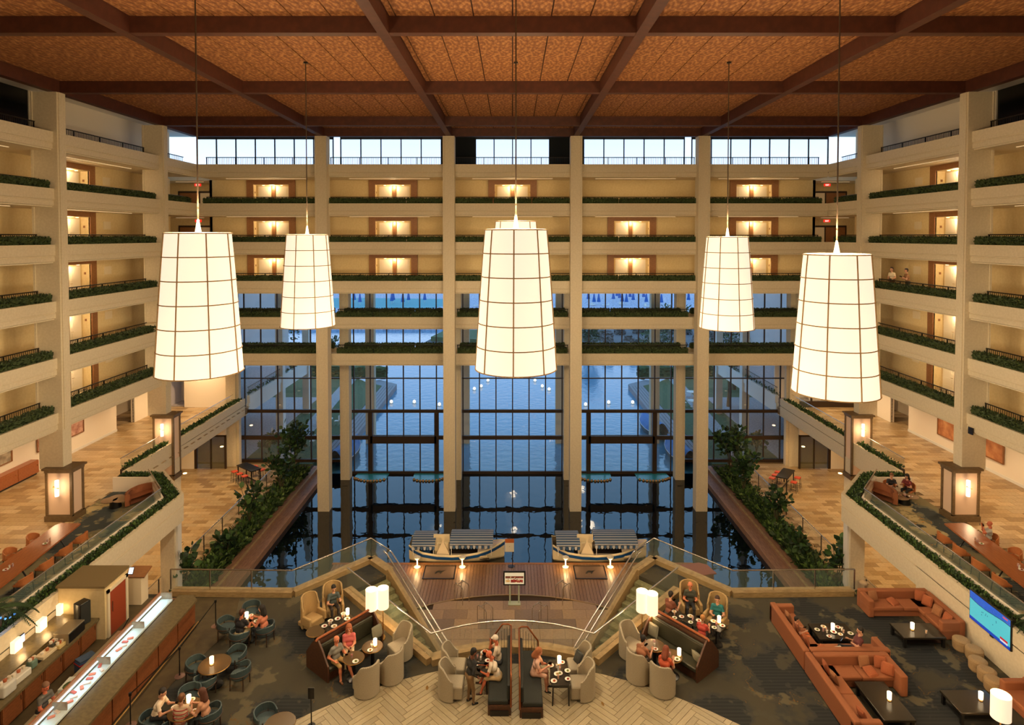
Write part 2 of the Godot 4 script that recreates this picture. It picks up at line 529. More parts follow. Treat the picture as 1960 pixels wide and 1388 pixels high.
# ---------------------------------------------------------------- galleries: prototypes are built facing +z, their origin on the parapet top in the middle of a bay
var proto := {}
func make_prototypes() -> void:
	var rng := RandomNumberGenerator.new()
	rng.seed = 11
	var leaf := leaf_shape(0.6)
	# hedge: three clipped lengths
	var h := Node3D.new()
	h.name = "hedge"
	for k in 3:
		var len := 2.74
		var seg := part(h, "clipped_length", ragged_box(Vector3(len, 0.36, 0.46), rng, 0.03), leaf_mid, Vector3((k - 1) * 2.82, -0.02, -0.34))
		var at := []; var tint := []
		for i in 620:
			var face := rng.randi() % 5
			var q := Vector3(rng.randf_range(-len / 2, len / 2), rng.randf_range(0.0, 0.36), rng.randf_range(-0.23, 0.23))
			var dir := Vector3(rng.randf_range(-0.6, 0.6), rng.randf_range(-0.2, 0.8), rng.randf_range(-0.5, 0.5))
			if face < 2: q.y = 0.34; dir.y = 1.0
			elif face < 4: q.z = 0.22; dir.z = 1.0
			else: q.z = -0.22; dir.z = -1.0
			at.append(aim(dir, rng.randf_range(0.07, 0.13), q, rng.randf_range(-1, 1)))
			tint.append(greens(rng, rgb(28, 42, 22), rgb(88, 102, 50)))
		scatter(seg, "leaves", leaf, leaf_dark, at, tint)
	proto["hedge"] = h
	# balustrade
	var r := Node3D.new()
	r.name = "gallery_railing"
	part(r, "top_rail", mb().tube([Vector3(-4.3, 0.5, 0), Vector3(4.3, 0.5, 0)], 0.032, 6), dark_metal)
	var bal := mb()
	for i in 66: bal.box(Vector3(-4.22 + i * 0.13, 0.02, 0), Vector3(0.018, 0.96, 0.018))
	bal.box(Vector3(0, -0.38, 0), Vector3(8.6, 0.03, 0.03))
	part(r, "balusters", bal, dark_metal).set_meta("kind", "stuff")
	for i in 5: part(r, "post", mb().box(Vector3(-4.25 + i * 2.125, 0.0, 0), Vector3(0.05, 1.0, 0.05)), dark_metal)
	proto["gallery_railing"] = r
	# the door recess
	var d := Node3D.new()
	d.name = "door"
	var s := mb()
	for k in [-1.0, 1.0]: s.box(Vector3(k * 1.62, 0.55, 0.03), Vector3(0.5, 2.1, 0.12))
	s.box(Vector3(0, 1.77, 0.03), Vector3(3.74, 0.34, 0.12))
	part(d, "surround", s, brown_wood)
	var lining := mb()
	lining.box(Vector3(0, 0.55, -0.56), Vector3(2.9, 2.1, 0.1))
	for k in [-1.0, 1.0]: lining.box(Vector3(k * 1.42, 0.55, -0.25), Vector3(0.1, 2.1, 0.56))
	lining.box(Vector3(0, 1.62, -0.25), Vector3(2.9, 0.1, 0.56))
	part(d, "recess_lining", lining, wall_paint)
	part(d, "centre_post", mb().box(Vector3(0, 0.5, -0.48), Vector3(0.26, 2.1, 0.12)), brown_wood)
	for k in [-1.0, 1.0]:
		var l := part(d, "door_leaf", mb().box(Vector3(0, 0.45, 0), Vector3(0.96, 2.02, 0.05)), door_white, Vector3(k * 0.7, 0, -0.48))
		for q in [[0.78, 1.0], [0.0, 0.42], [-0.38, 0.22]]: part(l, "raised_panel", mb().box(Vector3(0, q[0] + 0.2, 0.03), Vector3(0.66, q[1] * 0.72, 0.025)), door_white)
		part(l, "handle", mb().tube([Vector3(-k * 0.4, 0.42, 0.03), Vector3(-k * 0.4, 0.42, 0.09), Vector3(-k * 0.3, 0.42, 0.09)], 0.012), brass)
		part(d, "number_plate", mb().box(Vector3(k * 1.36, 1.0, -0.3), Vector3(0.02, 0.14, 0.12)), brown_wood)
		part(d, "ceiling_light", mb().lathe([Vector2(0, 0), Vector2(0.09, 0), Vector2(0.09, 0.03), Vector2(0, 0.03)], 10, Vector3(k * 0.7, 1.53, -0.26)), glow("door_downlight", Color(1, 0.86, 0.66), 3.0))
	lamp(d, Vector3(0, 1.42, -0.2), 1.15, Color(1.0, 0.88, 0.70), 0.08)
	proto["door"] = d

func place(kind: String, at: Vector3, turn: float, label: String, category := "", group := "", called := "") -> Node3D:
	var o: Node3D = proto[kind].duplicate()
	o.name = numbered(called if called else kind)
	add_child(o)
	o.position = at; o.rotation_degrees.y = turn
	meta(o, label, category, group)
	return o

# the section of a gallery floor: parapet with a groove, planting trough, walkway slab; drawn along a line with `out` pointing away from the hall
func gallery_floor(parent: Node3D, a: Vector3, b: Vector3, out: Vector3, depth: float) -> void:
	var f := PackedVector2Array([Vector2(0, 0), Vector2(0, -0.54), Vector2(0.06, -0.56), Vector2(0.06, -0.60), Vector2(0.03, -0.62), Vector2(0.03, -0.84), Vector2(0.10, -0.88), Vector2(0.10, -0.93), Vector2(0.3, -0.93), Vector2(0.3, -0.05), Vector2(0.14, -0.05), Vector2(0.14, 0)])
	part(parent, "parapet", mb().sweep(f, a, b, out), plaster)
	part(parent, "trough", mb().sweep(PackedVector2Array([Vector2(0.3, -0.05), Vector2(0.3, -0.5), Vector2(0.8, -0.5), Vector2(0.8, -0.02), Vector2(0.72, -0.02), Vector2(0.72, -0.06)]), a, b, out), plaster)
	part(parent, "walkway_slab", mb().sweep(PackedVector2Array([Vector2(0.3, -0.91), Vector2(depth, -0.91), Vector2(depth, -0.5), Vector2(0.3, -0.5)]), a, b, out), cream)

const ORD := ["roof", "top", "second", "third", "fourth", "lowest"]

func gallery_light(parent: Node3D, at: Vector3, energy: float, along_z := false) -> void:      # a slim linear fitting in the soffit
	var long := 2.2 if parent.name.begins_with("lift") else 6.0
	part(parent, "light_strip", mb().box(Vector3.ZERO, Vector3(0.08, 0.03, long) if along_z else Vector3(long, 0.03, 0.08)), glow("soffit_strip_glow", Color(1, 0.88, 0.68), 0.32), at)
	var l := AreaLight3D.new()
	l.name = "strip_source"
	parent.add_child(l, true)
	l.position = at + Vector3(0, -0.03, 0)
	l.rotation_degrees.x = -90
	l.area_size = Vector2(0.12, long) if along_z else Vector2(long, 0.12)
	l.light_energy = energy; l.light_color = warm; l.shadow_enabled = true; l.area_range = 40.0; l.area_attenuation = 2.0

var doors := 0
func build_wing(s: float) -> void:
	var side := "left" if s < 0 else "right"
	var whose := "bar side" if s < 0 else "television side"
	var turn := 90.0 if s < 0 else -90.0
	var out := Vector3(s, 0, 0)
	var w := setting("wall_" + side, "galleried wing of the %s with cream parapets" % whose)
	# walls behind the galleries, with holes for the door recesses
	for i in 6:
		var t: float = TOPS[i]
		var fl := setting("floor", "%s gallery floor with cream parapet, %s" % [ORD[i], whose])
		gallery_floor(fl, v(s * 22.95, t, -6), v(s * 22.95, t, 45.3), out, 3.2)
		var top: float = 26.95 if i == 0 else TOPS[i - 1] - 0.9
		var m := mb()
		var x := s * 26.0
		var solid := func(d0: float, d1: float, y0: float, y1: float): m.span(v(x - 0.1, y0, d0), v(x + 0.1, y1, d1))
		if i == 0:
			solid.call(-6, 20, t - 0.5, top); solid.call(33.4, 47, t - 0.5, top)
			part(w, "dark_window", mb().span(v(x - 0.02, t - 0.5, 20), v(x + 0.05, top, 33.4)), mat("unlit_glass", rgb(14, 16, 14), 0.15))
		else:
			var edges := [-6.0]
			for c in [17.8, 27.0, 36.6]:
				edges.append_array([c - 1.5, c + 1.5])
				solid.call(c - 1.5, c + 1.5, t + 1.62, top)
			edges.append(47.0)
			for k in range(0, edges.size(), 2): solid.call(edges[k], edges[k + 1], t - 0.5, top)
		part(w, "gallery_wall", m, pale_wall if i == 0 else wall_paint)
		if i > 0: part(w, "access_panel", mb().box(v(s * 25.88, t + 1.1, 39.6), Vector3(0.04, 0.5, 0.7)), cream)
		if i > 0:
			for c in [27.0, 36.6]: gallery_light(w, v(s * 24.3, top - 0.03, c), 3.1, true)
	# doors, hedges and rails of each bay
	for i in range(0, 6):
		var t: float = TOPS[i]
		for c in [26.8, 36.0, 43.2]:
			var bay: String = "by the corner" if c > 40 else ("between columns" if c > 30 else "before the column")
			var where := "on the %s gallery of the %s, bay %s" % [ORD[i], whose, bay]
			if c < 40:
				place("gallery_railing", v(s * 23.86, t, c), turn, "dark metal railing " + where, "railing", "gallery railings")
			if i > 0 and c < 40:
				place("hedge", v(s * 22.98, t, c), turn, "clipped green hedge " + where, "hedge", "gallery hedges")
			if i > 0 and c < 40 and c > 30:
				doors += 1
				var o := place("door", v(s * 25.9, t, c + 0.6), turn, "paired white doors in walnut surround " + where, "", "", "door_%d" % doors)
				o.set_meta("kind", "structure")
		var short_rail := thing("gallery_railing", "short dark metal railing on the %s gallery of the %s at the corner" % [ORD[i], whose], "railing", v(s * 23.86, t, 43.2), turn, "gallery railings")
		part(short_rail, "top_rail", mb().tube([Vector3(-1.9, 0.5, 0), Vector3(1.9, 0.5, 0)], 0.032, 6), dark_metal)
		var bal := mb()
		for k in 29: bal.box(Vector3(-1.82 + k * 0.13, 0.02, 0), Vector3(0.018, 0.96, 0.018))
		part(short_rail, "balusters", bal, dark_metal).set_meta("kind", "stuff")
		if i > 0 and i < 4:
			var sh := thing("hedge", "short clipped green hedge on the %s gallery of the %s at the corner" % [ORD[i], whose], "hedge", v(s * 22.98, t, 43.2), turn, "gallery hedges")
			var seg: Node3D = proto["hedge"].get_child(0).duplicate()
			seg.name = "clipped_length"
			sh.add_child(seg, true)
			seg.position = Vector3(0, -0.02, -0.34)
	# columns
	for c in [40.75, 31.42, 22.2]:
		var col := setting("column", "tall cream column of the %s, %s" % [whose, "next to the corner" if c > 40 else "rising from the clad lamp pier"])
		var y0 := 7.3
		part(col, "shaft", mb().box(v(s * 23.35, (26.3 + y0) / 2, c), Vector3(1.2, 26.3 - y0, 0.62)), plaster)
		part(col, "reveal", mb().box(v(s * 22.73, (26.3 + 9.3) / 2, c), Vector3(0.06, 17.0, 0.42)), plaster)
		part(col, "fin", mb().box(v(s * 24.0, (26.3 + 9.3) / 2, c), Vector3(0.1, 17.0, 0.7)), plaster)
		if c > 40:
			part(col, "lower_shaft", mb().box(v(s * 22.85, 2.2, c), Vector3(1.3, 4.4, 0.75)), plaster)
		# the clad pier with its wall lamp
		var pier := thing("lamp_pier", "pink clad pier with brown trim and glowing sconce, %s, %s" % [whose, ["by the corner column", "beside the long table", "above the bar"][[40.75, 31.42, 22.2].find(c)]], "pier", v(s * 22.85, MEZZ - (0.0 if c < 40 else 1.6), c - 0.08))
		var hh := 2.5 + (0.0 if c < 40 else 1.6)
		part(pier, "panel_body", mb().box(Vector3(0, hh / 2 + 0.1, 0), Vector3(1.24, hh, 0.78)), mat("blush_panel", rgb(226, 196, 170), 0.6))
		for kx in [-1, 1]:
			for kz in [-1, 1]: part(pier, "corner_trim", mb().box(Vector3(kx * 0.62, hh / 2 + 0.1, kz * 0.39), Vector3(0.12, hh, 0.12)), textured("olive_brown_trim", ramp_texture(noise_image(128, 0.03, 7, 3), [[0.0, rgb(96, 76, 50)], [1.0, rgb(118, 96, 66)]]), Vector3(1, 3, 1), 0.5))
		part(pier, "plinth", mb().box(Vector3(0, 0.14, 0), Vector3(1.44, 0.28, 0.98)).box(Vector3(0, 0.31, 0), Vector3(1.36, 0.07, 0.9)), textured("olive_brown_trim", ramp_texture(noise_image(128, 0.03, 7, 3), [[0.0, rgb(96, 76, 50)], [1.0, rgb(118, 96, 66)]]), Vector3(1, 3, 1), 0.5))
		part(pier, "cornice", mb().box(Vector3(0, hh + 0.05, 0), Vector3(1.4, 0.14, 0.94)).box(Vector3(0, hh + 0.16, 0), Vector3(1.56, 0.1, 1.1)), textured("olive_brown_trim", ramp_texture(noise_image(128, 0.03, 7, 3), [[0.0, rgb(96, 76, 50)], [1.0, rgb(118, 96, 66)]]), Vector3(1, 3, 1), 0.5))
		var sc := part(pier, "sconce", mb().lathe([Vector2(0, -0.42), Vector2(0.09, -0.4), Vector2(0.09, 0.4), Vector2(0, 0.42)], 12), glow("sconce_tube", Color(1, 0.93, 0.84), 2.2), Vector3(0, hh - 0.75, 0.56))
		part(sc, "bracket", mb().box(Vector3(0, 0.06, 0.07), Vector3(0.26, 0.05, 0.08), Basis(Vector3.FORWARD, 0.4)), brass)
		lamp(pier, Vector3(0, hh - 0.75, 0.80), 0.9, sconce_light, 0.2)

func build_back() -> void:
	var w := setting("wall_back", "gallery front of the lagoon end with cream parapets and columns")
	for i in 4:
		var t: float = TOPS[i]
		var fl := setting("floor", "%s gallery floor with cream parapet, lagoon end" % ORD[i])
		gallery_floor(fl, v(-22.95, t, BACK), v(22.95, t, BACK), Vector3(0, 0, -1), 3.0)
		var top: float = 26.95 if i == 0 else TOPS[i - 1] - 0.9
		if i == 0: continue
		var m := mb()
		var solid := func(x0: float, x1: float, y0: float, y1: float): m.span(v(x0, y0, 48.0), v(x1, y1, 48.2))
		var edges := [-23.4]
		for b in range(-2, 3):
			if (i == 1 and b == 1) or (i == 2 and b == 0) or (i == 3 and b == 0): continue
			var c := b * BAY + (0.2 if b == 2 else (-0.2 if b == -2 else 0.0))
			edges.append_array([c - 1.5, c + 1.5])
			solid.call(c - 1.5, c + 1.5, t + 1.62, top)
			doors += 1
			var o := place("door", v(c, t, 47.9), 0, "paired white doors in walnut surround on the %s gallery, %s bay of the lagoon end" % [ORD[i], ["second barward", "first barward", "middle", "first televisionward", "second televisionward"][b + 2]], "", "", "door_%d" % doors)
			o.set_meta("kind", "structure")
		edges.append(23.4)
		for k in range(0, edges.size(), 2): solid.call(edges[k], edges[k + 1], t - 0.5, top)
		part(w, "gallery_wall", m, wall_paint)
		for b in range(-2, 3): gallery_light(w, v(b * BAY, top - 0.03, 46.5), 2.9)
		# lift lobbies in the two corners
		for s in [-1.0, 1.0]:
			var lob := setting("lift_lobby_wall", "lit lift lobby at the corner of the %s gallery" % ORD[i])
			part(lob, "lobby_wall", mb().span(v(s * 23.3, t - 0.5, 51.0), v(s * 29, top, 51.2)).span(v(s * 29, t - 0.5, 46.9), v(s * 29.2, top, 51.2)).span(v(s * 26, t - 0.5, 46.8), v(s * 29.2, top, 47)).span(v(s * 23.2, t - 0.5, 48), v(s * 23.4, top, 51)), wall_paint)
			part(lob, "lobby_floor", mb().span(v(s * 22.9, t - 0.9, 45.4), v(s * 29.2, t - 0.5, 51)), cream)
			part(lob, "door_frame", mb().span(v(s * 24.0, t + 1.15, 50.9), v(s * 27.4, t + 1.3, 51)).span(v(s * 24.0, t - 0.5, 50.9), v(s * 24.1, t + 1.2, 51)).span(v(s * 25.6, t - 0.5, 50.9), v(s * 25.7, t + 1.2, 51)).span(v(s * 27.3, t - 0.5, 50.9), v(s * 27.4, t + 1.2, 51)), bronze)
			part(lob, "door_leaf", mb().span(v(s * 24.1, t - 0.5, 50.93), v(s * 25.6, t + 1.15, 50.97)), door_white)
			part(lob, "timber_leaf", mb().span(v(s * 25.7, t - 0.5, 50.93), v(s * 27.3, t + 1.15, 50.97)), brown_wood)
			gallery_light(lob, v(s * 25.6, top - 0.03, 49.3), 1.2)
			var ex := part(lob, "exit_sign", mb().box(Vector3.ZERO, Vector3(0.5, 0.2, 0.05)), glow("exit_sign_glow", Color(1, 0.16, 0.10), 1.3, rgb(120, 20, 14)), v(s * 24.6, t + 1.62, 48.6))
			var tm := TextMesh.new()
			tm.text = "EXIT"; tm.font_size = 16; tm.pixel_size = 0.009; tm.depth = 0.01
			part(ex, "exit_letters", tm, glow("exit_letter_glow", Color(1, 0.9, 0.86), 1.6), Vector3(0, 0, 0.03))
	# the two bridges lower down, set back behind the columns
	for i in [4, 5]:
		var t: float = TOPS[i]
		var fl := setting("floor", "%s gallery bridge with cream parapet, lagoon end" % ORD[i])
		gallery_floor(fl, v(-22.95, t, 46.9), v(22.95, t, 46.9), Vector3(0, 0, -1), 2.6)
		part(fl, "inner_parapet", mb().span(v(-22.95, t - 0.9, 49.4), v(22.95, t, 49.7)), plaster)
		for b in range(-2, 3): gallery_light(w, v(b * BAY, TOPS[i - 1] - 0.98, 48.4), 2.2)
	for i in range(0, 6):
		for b in range(-2, 3):
			var t: float = TOPS[i]
			var d := BACK if i < 4 else 46.9
			var where := "on the %s gallery of the lagoon end, %s" % [ORD[i], ["second bay barwards", "first bay barwards", "middle bay", "first bay televisionwards", "second bay televisionwards"][b + 2]]
			place("gallery_railing", v(b * BAY, t + (0.0 if i else 0.1), d + 0.88), 0, "dark metal railing " + where, "railing", "gallery railings")
			if i > 0: place("hedge", v(b * BAY, t, d + 0.03), 0, "clipped green hedge " + where, "hedge", "gallery hedges")
			if i > 3: place("hedge", v(b * BAY, t, d + 2.2), 0, "clipped glass side hedge " + where, "hedge", "gallery hedges")
	# columns standing in the water
	for x in [-13.8, -4.6, 4.6, 13.8]:
		var col := setting("column", "tall cream column standing in the indoor lagoon")
		part(col, "shaft", mb().span(v(x - 0.42, POND - 0.3, 44.75), v(x + 0.42, 26.3, 45.55)), plaster)
		for k in [-1, 1]: part(col, "corner_strip", mb().box(v(x + k * 0.36, 13, 44.73), Vector3(0.12, 26.4, 0.05)), plaster)
		var inner := setting("column", "cream column beside the lagoon glass")
		part(inner, "shaft", mb().span(v(x - 0.38, POND - 0.3, 50.6), v(x + 0.38, 14.9, 51.4)), plaster)
		part(inner, "panel_strip", mb().box(v(x, 7, 50.58), Vector3(0.4, 15, 0.06)), plaster)
		var ext := setting("column", "cream column outside the glass in the lagoon")
		part(ext, "shaft", mb().span(v(x - 0.42, POND - 0.3, 59.6), v(x + 0.42, 15.0, 60.4)), plaster)
	for s in [-1.0, 1.0]:
		var col := setting("column", "cream end column of the lagoon glass")
		part(col, "shaft", mb().span(v(s * 22.9, 0, 50.9), v(s * 23.7, 14.9, 51.7)), plaster)
		part(col, "side_strip", mb().span(v(s * 22.7, 0, 51.1), v(s * 22.9, 9.4, 51.5)), plaster)
	# the guest floors above the glass carry on outside
	part(w, "overhang", mb().span(v(-30, 14.92, 48.3), v(30, 15.3, 61)), cream)
	part(w, "outer_face", mb().span(v(-30, 15.3, 60.6), v(30, 23.4, 61)), plaster)
	part(w, "overhang_roof", mb().span(v(-30, 23.4, 48.2), v(30, 23.8, 61)), white_paint)

func pane_row(win: Node3D, xs: Array, y0: float, y1: float, d: float) -> void:
	for k in xs.size() - 1: part(win, "pane", mb().span(v(xs[k] + 0.03, y0, d - 0.006), v(xs[k + 1] - 0.03, y1, d + 0.006)), clear("window_glass", Color(0.75, 0.86, 0.9), 0.04))

func build_glazing() -> void:
	# the tall lagoon glass: one window for each bay
	var ends := [-23.0, -13.8, -4.6, 4.6, 13.8, 23.0]
	for b in 5:
		var win := setting("window_%d" % (b + 1), "tall bronze framed window onto the outdoor lagoon, %s bay" % ["bar end", "first bar side", "middle", "first television side", "television end"][b])
		var x0: float = ends[b]; var x1: float = ends[b + 1]
		var y0 := POND - 0.02 if b > 0 and b < 4 else 0.0
		var xs := []
		var nn := 6 if b > 0 and b < 4 else 6
		for k in nn + 1: xs.append(lerpf(x0 + 0.42, x1 - 0.42, float(k) / nn))
		for x in xs: part(win, "mullion", mb().span(v(x - 0.045, y0, 51.93), v(x + 0.045, 14.92, 52.07)), bronze)
		for q in [[y0, y0 + 0.24], [1.92, 2.24], [4.2, 4.46], [7.08, 7.16], [9.3, 9.5], [12.2, 12.4], [14.75, 14.92]]:
			part(win, "transom", mb().span(v(x0, q[0], 51.9), v(x1, q[1], 52.1)), bronze)
		var lv := [y0 + 0.24, 1.92, 4.2, 7.08, 9.3, 12.2, 14.75]
		for k in lv.size() - 1: pane_row(win, xs, lv[k] + (0.3 if k in [1, 2] else 0.08), lv[k + 1], 52.0)
		if b == 1 or b == 3:
			part(win, "boat_gate", mb().span(v(xs[1] - 0.18, y0, 51.8), v(xs[1] + 0.18, 4.2, 52.2)).span(v(xs[5] - 0.18, y0, 51.8), v(xs[5] + 0.18, 4.2, 52.2)).span(v(xs[1], 1.62, 51.8), v(xs[5], 2.24, 52.2)), bronze)
	# the roof gallery windows
	for b in range(-2, 3):
		var win := setting("window_%d" % (b + 8), "roof gallery window with slim dark bars, sky beyond")
		var x0 := b * BAY - 4.3; var x1 := b * BAY + 4.3
		if b == 0: x0 = -2.9; x1 = 2.9
		if b == -1: x1 = b * BAY + 3.6
		if b == 1: x0 = b * BAY - 3.6
		if b == -2: x0 = -24.8
		if b == 2: x1 = 24.8
		var xs := []
		var nn := int(round((x1 - x0) / 1.45))
		for k in nn + 1: xs.append(lerpf(x0, x1, float(k) / nn))
		for x in xs: part(win, "mullion", mb().span(v(x - 0.04, 24.0, 48.9), v(x + 0.04, 26.95, 49.0)), dark_metal)
		part(win, "transom", mb().span(v(x0, 26.7, 48.9), v(x1, 26.9, 49.0)).span(v(x0, 23.8, 48.9), v(x1, 24.2, 49.0)), dark_metal)
		pane_row(win, xs, 24.2, 26.7, 48.95)
		var st := mb()
		if absf(b) < 1.5:
			if b <= 0: st.span(v(x1, 23.8, 48.6), v(b * BAY + 4.6, 26.95, 48.7))
			if b >= 0: st.span(v(x0, 23.8, 48.6), v(b * BAY - 4.6, 26.95, 48.7))
			part(win, "dark_curtain", st, mat("black_curtain", rgb(16, 18, 17), 0.9))

# ---------------------------------------------------------------- floors, mezzanine, lagoon, lounge platform
func flip(a: Array, s: float) -> PackedVector2Array:      # plan points (x, distance), mirrored for the other side
	var p := PackedVector2Array()
	for q in a: p.append(Vector2(q[0] * s, -q[1]))
	return p

const MEZZ_EDGE := [[17.4, -6.0], [17.4, 32.3], [20.2, 35.5], [22.35, 35.5], [22.35, 52.0], [33.0, 52.0], [33.0, -6.0]]
const STONE := [Color(0.74, 0.63, 0.47), Color(0.69, 0.58, 0.42), Color(0.79, 0.69, 0.54), Color(0.62, 0.51, 0.36), Color(0.73, 0.64, 0.50)]

func wall_between(m: Mb, a: Vector2, b: Vector2, y0: float, y1: float, half: float) -> void:   # plan points (x, distance)
	var dir := v(b.x - a.x, 0, b.y - a.y)
	var q := dir.normalized()
	m.box(v((a.x + b.x) / 2, (y0 + y1) / 2, (a.y + b.y) / 2), Vector3(half * 2, y1 - y0, dir.length()), Basis(q.cross(Vector3.UP), Vector3.UP, -q))

func planting(parent: Node3D, line: Array, y: float, width: float, per_m: int, size: Vector2, sd: int, hang := 0.25) -> void:   # low leaves along plan points
	var rng := RandomNumberGenerator.new()
	rng.seed = sd
	var at := []; var tint := []
	for k in line.size() - 1:
		var a: Vector2 = line[k]; var b: Vector2 = line[k + 1]
		var dir := (b - a).normalized()
		var nrm := Vector2(-dir.y, dir.x)
		for i in int(a.distance_to(b) * per_m):
			var w := rng.randf_range(-0.5, 0.5) * width
			var q := a.lerp(b, rng.randf()) + nrm * w
			var o := nrm * w / width * 1.6
			at.append(aim(Vector3(o.x + rng.randf_range(-0.7, 0.7), rng.randf_range(0.1, 1.0) - hang * absf(w) / width, -o.y + rng.randf_range(-0.7, 0.7)), rng.randf_range(size.x, size.y), v(q.x, y + rng.randf_range(-0.02, size.y * 0.8), q.y), rng.randf_range(-1, 1)))
			tint.append(greens(rng, rgb(26, 48, 20), rgb(88, 116, 46)))
	scatter(parent, "leaves", leaf_shape(0.55), leaf_dark, at, tint)

func glass_rail(called: String, label: String, pts: Array, height: float, group := "glass balustrades", posts := true, top := true) -> Node3D:   # pts: Vector3 at the foot
	var o := thing(called, label, "railing", Vector3.ZERO, 0, group)
	for k in pts.size() - 1:
		var a: Vector3 = pts[k]; var b: Vector3 = pts[k + 1]
		var d := (b - a)
		var q := d.normalized() * 0.02
		part(o, "glass_panel", mb().quad4(a + q, b - q, b - q + Vector3.UP * (height - 0.06), a + q + Vector3.UP * (height - 0.06), 0.012), clear("rail_glass", Color(0.80, 0.93, 0.86), 0.05))
		if posts: part(o, "post", mb().box(a + Vector3.UP * height / 2, Vector3(0.045, height, 0.045)), steel)
	if top:
		var up := []
		for p in pts: up.append(p + Vector3.UP * height)
		part(o, "handrail", mb().tube(up, 0.032, 8), steel)
	return o

func ceiling_can(parent: Node3D, at: Vector3, energy: float, color: Color, angle := 62.0) -> void:
	part(parent, "downlight", mb().lathe([Vector2(0, 0), Vector2(0.12, 0), Vector2(0.12, 0.04), Vector2(0, 0.04)], 10), glow("ceiling_can_glow", Color(1, 0.84, 0.6), 3.0), at)
	spot(parent, at + Vector3(0, -0.07, 0), energy, color, angle, 0.12)

